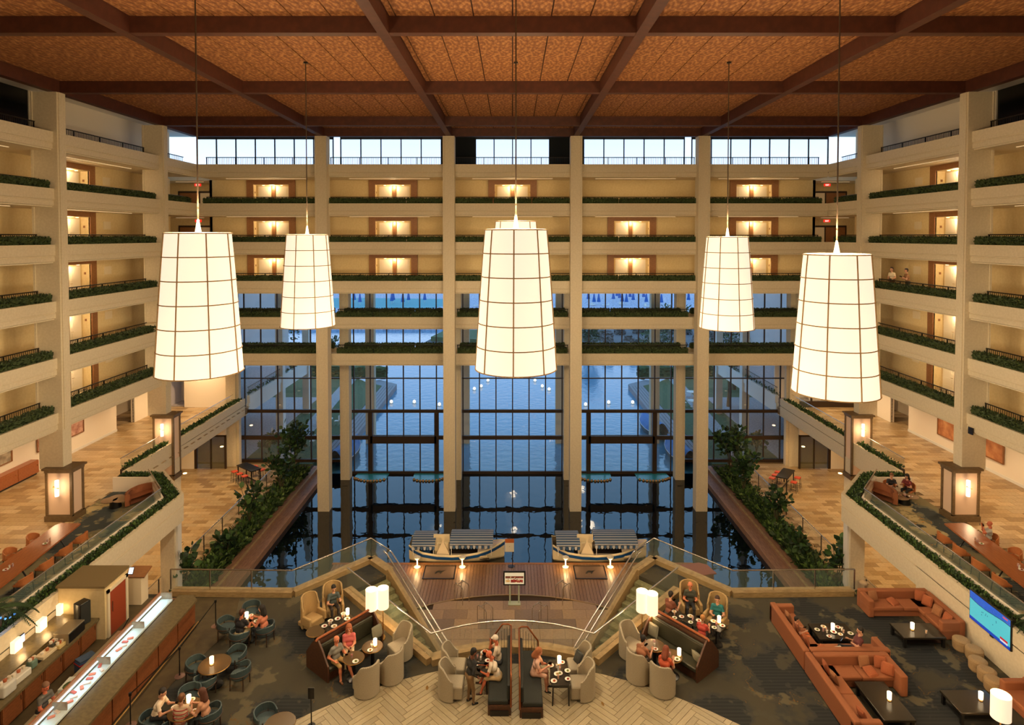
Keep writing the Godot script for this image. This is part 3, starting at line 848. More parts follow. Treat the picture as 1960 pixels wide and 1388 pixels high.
func build_mezzanine(s: float) -> void:
	var whose := "bar side" if s < 0 else "television side"
	var f := setting("floor", "stone paved mezzanine of the " + whose)
	part(f, "slab", mb().prism(flip(MEZZ_EDGE, s), 4.15, MEZZ - 0.03), mat("grout", rgb(120, 98, 68), 0.8))
	tiled(f, Rect2(-33 if s < 0 else 17, 19, 16, 33), MEZZ, Vector2(0.9, 0.45), func(x, z):
		var q := absf(x)
		return q < 32.6 and q > 18.5 and (q > 22.6 or (z > 35.9 and q > 22.9)), STONE, 61 if s < 0 else 62)
	part(f, "carpet_strip", mb().prism(flip([[18.2, -6], [18.2, 31.9], [20.4, 34.6], [22.5, 34.6], [22.5, -6]], s), MEZZ - 0.03, MEZZ + 0.012), pale_carpet)
	part(f, "soffit", mb().prism(flip([[17.5, -6], [17.5, 32.3], [20.2, 35.4], [22.4, 35.4], [22.4, 52.0], [33.0, 52.0], [33.0, -6.0]], s), 4.05, 4.15), cream)
	# the parapet trough along the edge
	var t := setting("trim", "cream planted parapet of the %s mezzanine" % whose)
	var outer := [Vector2(17.4, -6), Vector2(17.4, 32.3), Vector2(20.2, 35.5), Vector2(22.5, 35.5)]
	var inner := [Vector2(18.2, -6), Vector2(18.2, 31.9), Vector2(20.4, 34.6), Vector2(22.5, 34.6)]
	var m := mb(); var groove := mb(); var n := mb(); var bed := mb()
	for k in 3:
		var a: Vector2 = outer[k] * Vector2(s, 1); var b: Vector2 = outer[k + 1] * Vector2(s, 1)
		wall_between(m, a, b, 4.98, 5.55, 0.09); wall_between(groove, a, b, 4.9, 4.98, 0.05); wall_between(m, a, b, 4.12, 4.92, 0.075)
		var c: Vector2 = inner[k] * Vector2(s, 1); var d: Vector2 = inner[k + 1] * Vector2(s, 1)
		wall_between(n, c, d, MEZZ, 5.52, 0.05)
		bed.prism(PackedVector2Array([Vector2(a.x, -a.y), Vector2(b.x, -b.y), Vector2(d.x, -d.y), Vector2(c.x, -c.y)]), MEZZ, 5.42)
	part(t, "parapet", m, plaster); part(t, "shadow_groove", groove, cream); part(t, "inner_wall", n, pale_wall); part(t, "soil_bed", bed, soil)
	var far := mb()
	wall_between(far, Vector2(22.4 * s, 41.2), Vector2(22.4 * s, 51.4), 4.98, 5.55, 0.09)
	wall_between(far, Vector2(22.4 * s, 41.2), Vector2(22.4 * s, 51.4), 4.12, 4.92, 0.075)
	wall_between(far, Vector2(22.4 * s, 35.5), Vector2(22.4 * s, 40.3), 4.12, 5.55, 0.08)
	wall_between(far, Vector2(23.0 * s, 41.2), Vector2(23.0 * s, 51.4), MEZZ, 5.5, 0.05)
	wall_between(far, Vector2(23.0 * s, 36.2), Vector2(23.0 * s, 40.3), MEZZ, 5.5, 0.05)
	part(t, "far_parapet", far, plaster)
	part(t, "far_soil", mb().span(v(22.4 * s, MEZZ, 36), v(23.0 * s, 5.42, 40.3)).span(v(22.4 * s, MEZZ, 41.2), v(23.0 * s, 5.42, 51.4)), soil)
	var mid := [Vector2(17.75 * s, 16), Vector2(17.75 * s, 32.1), Vector2(20.3 * s, 35.0), Vector2(22.3 * s, 35.05)]
	var p1 := thing("planter_greens", "trailing green plants along the mezzanine parapet above the %s" % ("bar" if s < 0 else "television"), "plants", Vector3.ZERO, 0, "mezzanine parapet plants")
	planting(p1, mid, 5.42, 0.56, 260, Vector2(0.07, 0.15), 71 if s < 0 else 72)
	var p2 := thing("planter_greens", "green plants in the mezzanine trough from corner column to lagoon glass, " + whose, "plants", Vector3.ZERO, 0, "mezzanine parapet plants")
	planting(p2, [Vector2(22.7 * s, 41.3), Vector2(22.7 * s, 51.2)], 5.42, 0.5, 160, Vector2(0.10, 0.2), 73)
	var p3 := thing("planter_greens", "green plants in the short mezzanine trough behind the corner sofa, " + whose, "plants", Vector3.ZERO, 0, "mezzanine parapet plants")
	planting(p3, [Vector2(22.7 * s, 36.0), Vector2(22.7 * s, 40.2)], 5.42, 0.5, 160, Vector2(0.10, 0.2), 74)
	glass_rail("glass_balustrade", "low glass balustrade behind the mezzanine parapet plants, " + whose, [v(18.25 * s, 5.5, 14), v(18.25 * s, 5.5, 20), v(18.25 * s, 5.5, 26), v(18.25 * s, 5.5, 31.85), v(20.45 * s, 5.5, 34.5)], 0.5, "glass balustrades", false)
	glass_rail("glass_balustrade", "glass balustrade of the far mezzanine walk by the lagoon glass, " + whose, [v(23.1 * s, 5.4, 41.2), v(23.1 * s, 5.4, 46), v(23.1 * s, 5.4, 51)], 0.6, "glass balustrades", false)
	glass_rail("glass_balustrade", "glass balustrade beside the corner sofa, " + whose, [v(23.1 * s, 5.4, 36.2), v(23.1 * s, 5.4, 40.2)], 0.6, "glass balustrades", false)
	# back wall of the mezzanine with its openings
	var w := setting("wall_mezzanine", "pale back wall of the %s mezzanine" % whose)
	var x := 29.2 * s
	var mm := mb()
	for q in [[-6.0, 45.4], [47.6, 49.4], [50.6, 60.0]]: mm.span(v(x, MEZZ, q[0]), v(x + 0.3 * s, 9.3, q[1]))
	mm.span(v(x, 7.2, 45.4), v(x + 0.3 * s, 9.3, 60))
	part(w, "wall_face", mm, pale_wall)
	part(w, "skirting", mb().span(v(x - 0.04 * s, MEZZ, -6), v(x, MEZZ + 0.18, 45.4)), white_paint)
	part(w, "passage_wall", mb().span(v(x + 2.5 * s, MEZZ, 45), v(x + 2.7 * s, 9.3, 52)), pale_wall)
	part(w, "timber_door", mb().span(v(x + 0.1 * s, MEZZ, 47.6), v(x + 0.16 * s, 6.8, 48.5)), mat("dark_red_door", rgb(104, 44, 26), 0.5))
	part(w, "end_soffit", mb().span(v(22.95 * s, 9.24, 45.3), v(33 * s, 9.6, 52.2)), cream)
	part(w, "mezzanine_soffit", mb().span(v(26.1 * s, 9.26, -6), v(33 * s, 9.5, 45.3)), cream)
	part(w, "passage_end", mb().span(v(26 * s, MEZZ, 54.0), v(33 * s, 9.3, 54.2)).span(v(29.0 * s, 9.2, 52), v(33 * s, 9.4, 54.2)), pale_wall)
	part(w, "bridge_side_wall", mb().span(v(23.3 * s, 9.5, 45.3), v(23.5 * s, 14.95, 52.2)), plaster)
	if s < 0: part(w, "mezzanine_end", mb().span(v(23.7 * s, MEZZ, 51.8), v(27.6 * s, 9.3, 52.0)).span(v(27.6 * s, 7.4, 51.8), v(29.2 * s, 9.3, 52.0)), pale_wall)
	else:
		for k in 5: part(w, "end_mullion", mb().span(v(23.75 + k * 1.35, MEZZ, 51.8), v(23.87 + k * 1.35, 9.3, 51.95)), bronze)
		part(w, "end_rail", mb().span(v(23.7, MEZZ, 51.78), v(29.2, MEZZ + 0.5, 51.97)).span(v(23.7, 6.9, 51.78), v(29.2, 7.1, 51.97)), bronze)
		part(w, "end_glass", mb().span(v(23.7, MEZZ, 51.86), v(29.2, 9.3, 51.88)), clear("window_glass", Color(0.75, 0.86, 0.9), 0.04))
		part(w, "end_room", mb().span(v(23.4, MEZZ, 55), v(33, 9.3, 55.2)), pale_wall)
	for d in [20.0, 26.5, 33.5, 40.0, 46.5, 50.5]:
		ceiling_can(w, v(26.0 * s, 9.2, d), 16.0, Color(1.0, 0.85, 0.64), 68.0)
	if s > 0:
		var mu := thing("wall_art", "wide framed tan marble relief panel on the mezzanine wall", "artwork", v(x - 0.05, 6.35, 39.3))
		part(mu, "panel", mb().box(Vector3.ZERO, Vector3(0.05, 1.5, 5.6)), textured("tan_marble_relief", ramp_texture(noise_image(256, 0.012, 83, 5), [[0.0, rgb(150, 90, 52)], [0.5, rgb(186, 122, 78)], [1.0, rgb(214, 160, 112)]]), Vector3.ONE * 0.35, 0.5))
		part(mu, "frame", mb().box(Vector3(-0.03, -0.78, 0), Vector3(0.07, 0.07, 5.7)).box(Vector3(-0.03, 0.78, 0), Vector3(0.07, 0.07, 5.7)).box(Vector3(-0.03, 0, 2.84), Vector3(0.07, 1.6, 0.07)).box(Vector3(-0.03, 0, -2.84), Vector3(0.07, 1.6, 0.07)), brown_wood)
	else:
		var k := 0
		for d in [38.6, 40.9]:
			var pic := thing("framed_picture", "framed rose toned picture on the mezzanine wall, %s" % ["one beside the clad pier", "one next to the open passage"][k], "picture", v(x + 0.05, 6.5, d), 90, "mezzanine pictures")
			part(pic, "print", mb().box(Vector3.ZERO, Vector3(1.7, 1.25, 0.03)), textured("rose_print", ramp_texture(noise_image(128, 0.03, 85, 4), [[0.0, rgb(150, 96, 84)], [1.0, rgb(214, 176, 156)]]), Vector3.ONE * 0.6, 0.5))
			part(pic, "frame", mb().box(Vector3(0, 0.65, 0.02), Vector3(1.84, 0.07, 0.05)).box(Vector3(0, -0.65, 0.02), Vector3(1.84, 0.07, 0.05)).box(Vector3(0.9, 0, 0.02), Vector3(0.07, 1.3, 0.05)).box(Vector3(-0.9, 0, 0.02), Vector3(0.07, 1.3, 0.05)), brown_wood)
			k += 1
		var pic := thing("framed_picture", "low wide framed picture above the orange wood sideboard", "picture", v(x + 0.05, 6.5, 34.9), 90, "mezzanine pictures")
		part(pic, "print", mb().box(Vector3.ZERO, Vector3(1.6, 0.9, 0.03)), textured("grey_print", ramp_texture(noise_image(128, 0.02, 87, 4), [[0.0, rgb(120, 110, 96)], [1.0, rgb(206, 190, 164)]]), Vector3.ONE * 0.6, 0.5))
		part(pic, "frame", mb().box(Vector3(0.85, 0, 0.02), Vector3(0.1, 1.0, 0.05)).box(Vector3(-0.85, 0, 0.02), Vector3(0.1, 1.0, 0.05)).box(Vector3(0, -0.47, 0.02), Vector3(1.7, 0.06, 0.05)).box(Vector3(0, 0.47, 0.02), Vector3(1.7, 0.06, 0.05)), brown_wood)
		var sb := thing("sideboard", "long low orange wood sideboard along the mezzanine wall", "sideboard", v(x + 0.28, MEZZ, 34.0), 90)
		part(sb, "carcass", mb().box(Vector3(0, 0.5, 0), Vector3(6.4, 0.76, 0.46)), table_wood)
		part(sb, "plinth", mb().box(Vector3(0, 0.06, -0.04), Vector3(6.3, 0.12, 0.38)), black)
		for q in 4:
			var dr := part(sb, "door", mb().box(Vector3(-2.4 + q * 1.6, 0.5, 0.25), Vector3(1.54, 0.68, 0.03)), table_wood)
			part(dr, "knob", mb().ell(Vector3(-1.75 + q * 1.6, 0.6, 0.28), Vector3(0.03, 0.03, 0.03), Basis(), 8), brass)
	# the level below: lobby walk, its back wall, columns and lights
	var l := setting("floor", "stone paved lower lobby walk of the " + whose)
	part(l, "slab", mb().span(v(18.2 * s, -0.5, 26), v(33 * s, -0.03, 52.0)), mat("grout", rgb(120, 98, 68), 0.8))
	tiled(l, Rect2(-33 if s < 0 else 18.5, 27, 14.5, 25), 0.0, Vector2(0.9, 0.45), func(x2, z2): return absf(x2) > 18.7 and absf(x2) < 31 and z2 < 51.6, STONE, 63 if s < 0 else 64)
	var lw := setting("wall_lobby", "back wall of the lower lobby, " + whose)
	part(lw, "wall_face", mb().span(v(30.5 * s, 0, 26), v(30.8 * s, 4.15, 52)).span(v(18 * s, -1, 25.9), v(33 * s, 4.15, 26.2)), pale_wall)
	for d in [29.0, 34.0, 39.0, 44.0, 49.0]:
		ceiling_can(lw, v(20.8 * s, 4.02, d), 8.0, Color(1.0, 0.82, 0.56), 70.0)
		ceiling_can(lw, v(25.5 * s, 4.02, d - 1.5), 6.0, Color(1.0, 0.82, 0.56), 70.0)
	var lc := setting("column", "white column carrying the mezzanine corner, " + whose)
	part(lc, "shaft", mb().span(v(18.0 * s, 0, 32.6), v(18.75 * s, 4.15, 33.3)), plaster)
	part(lc, "edge_strip", mb().span(v(17.9 * s, 0, 32.75), v(18.0 * s, 4.15, 33.15)), white_paint)
	# the glazed lobby at the far end
	var gv := setting("door", "glazed lobby doors with dark frame beyond the lower walk, " + whose)
	part(gv, "door_frame", mb().span(v(23.5 * s, 0, 50.4), v(23.62 * s, 2.75, 50.55)).span(v(25.9 * s, 0, 50.4), v(26.1 * s, 2.75, 50.55)).span(v(23.5 * s, 2.65, 50.4), v(26.1 * s, 2.8, 50.55)).span(v(24.7 * s, 0, 50.4), v(24.78 * s, 2.7, 50.55)), bronze)
	for k in 2: part(gv, "pane", mb().span(v((23.65 + k * 1.15) * s, 0.02, 50.46), v((24.7 + k * 1.15) * s, 2.65, 50.48)), clear("olive_glass", rgb(120, 110, 60), 0.45))
	part(gv, "overpanel", mb().span(v(23.5 * s, 2.8, 50.4), v(30.6 * s, 4.15, 50.55)).span(v(26.1 * s, 0, 50.4), v(30.6 * s, 2.8, 50.55)), pale_wall)

func build_lagoon() -> void:
	var water := mat("indoor_water", rgb(8, 14, 18), 0.015)
	water.metallic_specular = 0.55
	var wf := noise_image(512, 0.012, 91, 3)
	relief(water, wf, 0.35)
	water.uv1_triplanar = true; water.uv1_world_triplanar = true; water.uv1_scale = Vector3.ONE * 0.12
	var p := setting("water", "still dark water of the indoor lagoon")
	part(p, "water_surface", mb().span(v(-16.4, POND - 0.05, 26.2), v(16.4, POND, 52.0)), water)
	part(p, "basin_wall", mb().span(v(-16.6, -2.2, 26.0), v(16.6, -2.0, 52)), black)
	for s in [-1.0, 1.0]:
		var whose := "bar side" if s < 0 else "television side"
		var e := setting("trim", "two step timber edge of the indoor lagoon, " + whose)
		var timber: StandardMaterial3D = textured("reddish_edge_timber", ramp_texture(noise_image(256, 0.02, 95, 4), [[0.0, rgb(124, 90, 66)], [1.0, rgb(160, 124, 96)]]), Vector3(2, 1, 0.3), 0.55)
		part(e, "lower_board", mb().span(v(15.6 * s, -1.3, 27), v(16.35 * s, -0.62, 52)), timber)
		part(e, "upper_board", mb().span(v(16.35 * s, -1.3, 27), v(16.8 * s, -0.34, 52)), timber)
		part(e, "nosing", mb().span(v(16.3 * s, -0.36, 27), v(16.42 * s, -0.31, 52)), stone_trim)
		part(e, "soil_bed", mb().span(v(16.8 * s, -1.3, 27), v(18.2 * s, -0.3, 52)), soil)
		part(e, "curb", mb().span(v(18.15 * s, -0.6, 27), v(18.45 * s, 0.16, 50.8)), stone_trim)
		part(e, "end_stone", mb().prism(flip([[15.0, 26.3], [18.3, 26.3], [18.3, 28.2], [16.4, 28.6]], s), -1.2, -0.2), stone_trim)
		var bed := thing("planting_bed", "dense dark green ground planting beside the indoor lagoon, " + whose, "plants", Vector3.ZERO, 0, "lagoon planting")
		planting(bed, [Vector2(17.5 * s, 27.2), Vector2(17.5 * s, 50.6)], -0.25, 1.5, 330, Vector2(0.16, 0.42), 101 if s < 0 else 102, 0.5)
		bed.get_child(0).name = "ground_leaves"
		var r := thing("handrail", "slim steel handrail along the lagoon planting, " + whose, "railing", Vector3.ZERO, 0, "lagoon handrails")
		part(r, "rail", mb().tube([v(18.75 * s, 0.95, 27), v(18.75 * s, 0.95, 49.5)], 0.03, 8), steel)
		for k in 10: part(r, "post", mb().box(v(18.75 * s, 0.47, 27.6 + k * 2.4), Vector3(0.05, 0.94, 0.05)), bronze)
		part(r, "infill_glass", mb().quad4(v(18.75 * s, 0.06, 27), v(18.75 * s, 0.06, 49.5), v(18.75 * s, 0.86, 49.5), v(18.75 * s, 0.86, 27), 0.01), glass)
	# plaza and landing stage
	var pl := setting("floor", "stone plaza and timber landing stage below the lounge")
	part(pl, "slab", mb().span(v(-10.9, -1.6, 20), v(10.9, PLAZA - 0.03, 37.0)), mat("stage_base", rgb(60, 44, 30), 0.9))
	part(pl, "edge_beam", mb().span(v(-10.9, -1.5, 36.95), v(10.9, PLAZA + 0.02, 37.12)), mat("stage_edge", rgb(150, 100, 56), 0.6))
	var arc := func(x: float) -> float: return 33.78 - x * x * 0.0463
	tiled(pl, Rect2(-10.5, 24, 21, 10.4), PLAZA, Vector2(1.25, 0.8), func(x, z): return absf(x) < 10 and z < arc.call(x) - 0.2, [Color(0.66, 0.54, 0.39), Color(0.59, 0.48, 0.35), Color(0.70, 0.58, 0.42), Color(0.53, 0.44, 0.33)], 66, 300, 0.5, 0.03, 0.4)
	var woods := []
	for k in 4: woods.append(textured("deck_plank_%d" % k, ramp_texture(noise_image(256, 0.03, 110 + k, 4), [[0.0, Color(0.42, 0.29, 0.18).lightened(0.03 * k)], [1.0, Color(0.55, 0.41, 0.27).lightened(0.03 * k)]]), Vector3(4, 1, 0.4), 0.45))
	for k in 115:
		var x := -10.8 + k * 0.1886 + 0.09
		var d0: float = maxf(arc.call(x), 25.0)
		part(pl, "plank", mb().span(v(x - 0.086, PLAZA - 0.05, d0), v(x + 0.086, PLAZA + 0.002 + 0.004 * (k % 3), 36.96)), woods[(k * 7 + k / 3) % 4])
	var strip := mb()
	for k in 20:
		var xa := -10.4 + k * 1.04; var xb := xa + 1.04
		wall_between(strip, Vector2(xa, arc.call(xa)), Vector2(xb, arc.call(xb)), PLAZA - 0.04, PLAZA + 0.012, 0.05)
	part(pl, "curved_strip", strip, brass)

# ---------------------------------------------------------------- the lounge platform
const TIP := [[-17.4, -6.0], [-17.4, 26.3], [-9.4, 26.2], [-6.7, 29.0], [-5.6, 27.9], [-7.13, 26.38], [-2.94, 21.96]]
func arc_points() -> Array:
	var a := []
	for k in 9:
		var x := lerpf(-2.94, 2.94, k / 8.0)
		a.append(Vector2(x, 22.7 - 0.0856 * x * x))
	return a

func herring_edge(x: float) -> float: return 21.95 - 0.0545 * x * x     # where the pale floor ends

func build_lounge_floor() -> void:
	var f := setting("floor", "patterned carpet and herringbone floor of the lounge")
	var poly := PackedVector2Array()
	for q in TIP: poly.append(Vector2(q[0], -q[1]))
	for q in arc_points().slice(1, 8): poly.append(Vector2(q.x, -q.y))
	for k in range(TIP.size() - 1, -1, -1): poly.append(Vector2(-TIP[k][0], -TIP[k][1]))
	part(f, "carpet", mb().prism(poly, LOUNGE - 0.5, LOUNGE), carpet)
	# olive stone floor of the bar
	part(f, "bar_floor", mb().prism(flip([[-17.3, -6], [-17.3, 26.0], [-11.6, 26.0], [-11.0, 24.0], [-11.7, 21.0], [-12.0, 17.5], [-12.0, -6]], 1), LOUNGE, LOUNGE + 0.012), textured("olive_bar_floor", ramp_texture(noise_image(256, 0.02, 121, 5), [[0.0, rgb(60, 50, 32)], [1.0, rgb(84, 72, 46)]]), Vector3.ONE * 0.4, 0.5))
	# herringbone boards: two directions at 45 degrees
	var base := PackedVector2Array()
	for k in 25:
		var x := -9.6 + k * 0.8
		base.append(Vector2(x, -maxf(herring_edge(x), 10.0)))
	base.append(Vector2(9.6, 0)); base.append(Vector2(-9.6, 0))
	part(f, "board_bed", mb().prism(base, LOUNGE, LOUNGE + 0.006), mat("board_joint", rgb(128, 112, 84), 0.8))
	var L := 1.2; var W := 0.2
	var bm := BoxMesh.new()
	bm.size = Vector3(L - 0.014, 0.02, W - 0.014)
	var ms := []
	for k in 4: ms.append(textured("ash_board_%d" % k, ramp_texture(noise_image(256, 0.03, 130 + k, 3), [[0.0, rgb(162, 147, 116).darkened(0.03 * k)], [1.0, rgb(180, 165, 132).darkened(0.03 * k)]]), Vector3(0.5, 1, 4), 0.42))
	var kk := 0
	var field := PackedVector2Array()
	for k in 25: field.append(Vector2(-9.6 + k * 0.8, herring_edge(-9.6 + k * 0.8) - 0.03))
	field.append_array([Vector2(9.6, 5), Vector2(-9.6, 5)])
	for i in range(16, 44):
		for j in range(-8, 9):
			for o in 2:
				var u := i * W + j * L + (L / 2 if o == 0 else W / 2)
				var w := i * W - j * L + (W / 2 if o == 0 else W + L / 2)
				var p := Vector2(u - w, u + w) * 0.70711 + Vector2(0, 12.0)
				if absf(p.x) > 9.4 or p.y > herring_edge(p.x) + 0.8: continue
				var at := v(p.x, LOUNGE + 0.012, p.y)
				if not seen(at + Vector3(0, 0, -0.7)): continue
				var b := Basis(Vector3.UP, PI / 4 if o == 0 else -PI / 4)
				var m: Material = ms[(i * 5 + j * 3 + o * 7 + kk / 5) & 3]
				kk += 1
				if p.y < herring_edge(p.x) - 0.75:
					part(f, "board", bm, m, at).basis = b
					continue
				var r := PackedVector2Array()
				for c in [Vector3(-1, 0, -1), Vector3(1, 0, -1), Vector3(1, 0, 1), Vector3(-1, 0, 1)]:
					var q: Vector3 = at + b * (c * bm.size / 2)
					r.append(Vector2(q.x, -q.z))
				for cut in Geometry2D.intersect_polygons(r, field):
					var plan := PackedVector2Array()
					for q in cut: plan.append(Vector2(q.x, -q.y))
					part(f, "board", mb().prism(plan, LOUNGE + 0.002, LOUNGE + 0.022), m)
	# walls of the platform and stone curbs
	var t := setting("trim", "golden travertine curb round the lounge edge")
	var line := [Vector2(-14.6, 26.3), Vector2(-9.4, 26.2), Vector2(-6.7, 29.0), Vector2(-5.6, 27.9)]
	for s in [-1.0, 1.0]:
		var m := mb()
		for k in 3: wall_between(m, line[k] * Vector2(-s, 1), line[k + 1] * Vector2(-s, 1), LOUNGE - 0.55, LOUNGE + 0.22, 0.2)
		wall_between(m, Vector2(7.13 * s, 26.38), Vector2(2.94 * s, 21.96), LOUNGE - 0.55, LOUNGE + 0.24, 0.2)
		part(t, "curb", m, stone_trim)
		part(t, "riser_wall", mb().span(v(s * 9.4, -1.2, 26.0), v(s * 17.4, LOUNGE - 0.5, 26.2)), mat("riser_stone", rgb(120, 96, 62), 0.6))
	var m2 := mb()
	var ap := arc_points()
	for k in 8: wall_between(m2, ap[k], ap[k + 1], LOUNGE - 0.55, LOUNGE + 0.24, 0.2)
	part(t, "curb", m2, stone_trim)
	# side walls of the lounge under the mezzanine, and the wall behind the eye
	for s in [-1.0, 1.0]:
		var w := setting("wall_%s_lounge" % ("left" if s < 0 else "right"), "plain cream lounge wall below the mezzanine parapet, %s" % ("bar side" if s < 0 else "television side"))
		part(w, "wall_face", mb().span(v(17.35 * s, LOUNGE - 0.5, -6), v(17.6 * s, 5.0, 26.3)), plaster)
		if s > 0: part(w, "switch_plate", mb().box(v(17.33, 5.15, 24.0), Vector3(0.03, 0.34, 0.22)), cream)
	var near := setting("wall_front", "cream wall that closes the hall opposite the lagoon")
	part(near, "wall_face", mb().span(v(-33, -1, -6.2), v(33, 27.4, -5.9)), plaster)
	for s in [-1.0, 1.0]: part(near, "outer_wall", mb().span(v(33 * s, -1, -6.2), v(33.2 * s, 9.6, 61)).span(v(29.9 * s, 9.2, -6.2), v(30.1 * s, 27.4, 49.4)), plaster)

func build_stairs() -> void:
	for s in [-1.0, 1.0]:
		var whose := "bar side" if s < 0 else "television side"
		var st := thing("staircase", "carpeted stair going down to the plaza between stone strings, " + whose, "staircase", Vector3.ZERO, 0, "plaza stairs")
		var dir := Vector2(0.688, -0.726)
		var a := Vector2(-5.72, 27.75); var b := Vector2(-7.0, 26.45)
		var step := textured("stair_carpet", ramp_texture(noise_image(256, 0.03, 141, 4), [[0.0, rgb(92, 92, 62)], [1.0, rgb(134, 130, 92)]]), Vector3.ONE, 0.9)
		for k in 18:
			var y := LOUNGE - 0.17 * (k + 1)
			var q := [a + dir * (0.33 * k), b + dir * (0.33 * k), b + dir * (0.33 * (k + 1) + 0.03), a + dir * (0.33 * (k + 1) + 0.03)]
			var poly := PackedVector2Array()
			for p in q: poly.append(Vector2(-p.x * s, -p.y))
			part(st, "step", mb().prism(poly, y - 0.22, y), step)
		var low := PackedVector2Array()
		for p in [a + dir * 5.94, b + dir * 5.94, b + dir * 6.9, a + dir * 6.9]: low.append(Vector2(-p.x * s, -p.y))
		part(st, "half_landing", mb().prism(low, PLAZA, LOUNGE - 0.17 * 19), step)
		var c := Vector2(-5.6, 27.9)
		var e := c + dir * 6.0
		var o := Vector2(0.726, 0.688) * 0.11
		var m := mb()
		var p0 := v(-c.x * s, 0, c.y); var p1 := v(-e.x * s, 0, e.y)
		var sd := v(-o.x * s, 0, o.y)
		for w in [[1.0], [-1.0]]:
			m.quad(p0 + sd * w[0] + Vector3.UP * (LOUNGE + 0.24), p1 + sd * w[0] + Vector3.UP * (LOUNGE + 0.24 - 3.09), p1 + sd * w[0] + Vector3.UP * (LOUNGE - 0.45 - 3.09), p0 + sd * w[0] + Vector3.UP * (LOUNGE - 0.45), sd * w[0])
		m.quad(p0 + sd + Vector3.UP * (LOUNGE + 0.24), p1 + sd + Vector3.UP * (LOUNGE - 2.85), p1 - sd + Vector3.UP * (LOUNGE - 2.85), p0 - sd + Vector3.UP * (LOUNGE + 0.24), Vector3.UP)
		m.quad(p0 + sd + Vector3.UP * (LOUNGE - 0.45), p1 + sd + Vector3.UP * (LOUNGE - 3.54), p1 - sd + Vector3.UP * (LOUNGE - 3.54), p0 - sd + Vector3.UP * (LOUNGE - 0.45), Vector3.DOWN)
		part(st, "outer_string", m, stone_trim)
		var up0 := p0 + Vector3.UP * (LOUNGE + 0.95); var up1 := p1 + Vector3.UP * (LOUNGE - 2.14)
		part(st, "string_glass", mb().quad4(p0 + Vector3.UP * (LOUNGE + 0.24), p1 + Vector3.UP * (LOUNGE - 2.85), up1, up0, 0.012), clear("rail_glass", Color(0.8, 0.93, 0.86), 0.05))
		for w in [1.0, -1.2]:
			var t: Vector3 = up0 + sd * w
			var q: Vector3 = up0.lerp(up1, 0.72) + sd * w
			part(st, "handrail", mb().tube([t + (t - q).normalized() * 0.3 + Vector3.DOWN * 0.1, t, q, q + (q - t).normalized() * 0.16 + Vector3.DOWN * 0.14, q + Vector3.DOWN * 0.3], 0.035, 8), steel)
		# glass along the lounge side of the stair and round the landing
		glass_rail("glass_balustrade", "glass balustrade between the lounge seats and the stair, " + whose, [v(-7.13 * -s, LOUNGE + 0.24, 26.38), v(-5.7 * -s, LOUNGE + 0.24, 24.87), v(-4.3 * -s, LOUNGE + 0.24, 23.4), v(-2.94 * -s, LOUNGE + 0.24, 21.96)], 0.86, "glass balustrades", false)
		glass_rail("glass_balustrade", "glass balustrade round the pointed stair landing, " + whose, [v(9.4 * s, LOUNGE + 0.22, 26.2), v(6.7 * s, LOUNGE + 0.22, 29.0), v(5.6 * s, LOUNGE + 0.22, 27.9)], 0.88, "glass balustrades", false)
		glass_rail("glass_balustrade", "glass balustrade with steel posts facing the lagoon, " + whose, [v(14.7 * s, LOUNGE + 0.22, 26.3), v(13.0 * s, LOUNGE + 0.22, 26.27), v(11.2 * s, LOUNGE + 0.22, 26.24), v(9.4 * s, LOUNGE + 0.22, 26.2)], 0.86)
	var pts := []
	for q in arc_points(): pts.append(v(q.x, LOUNGE + 0.24, q.y))
	glass_rail("glass_balustrade", "curved glass balustrade behind the back to back benches", pts, 0.86, "glass balustrades", false)
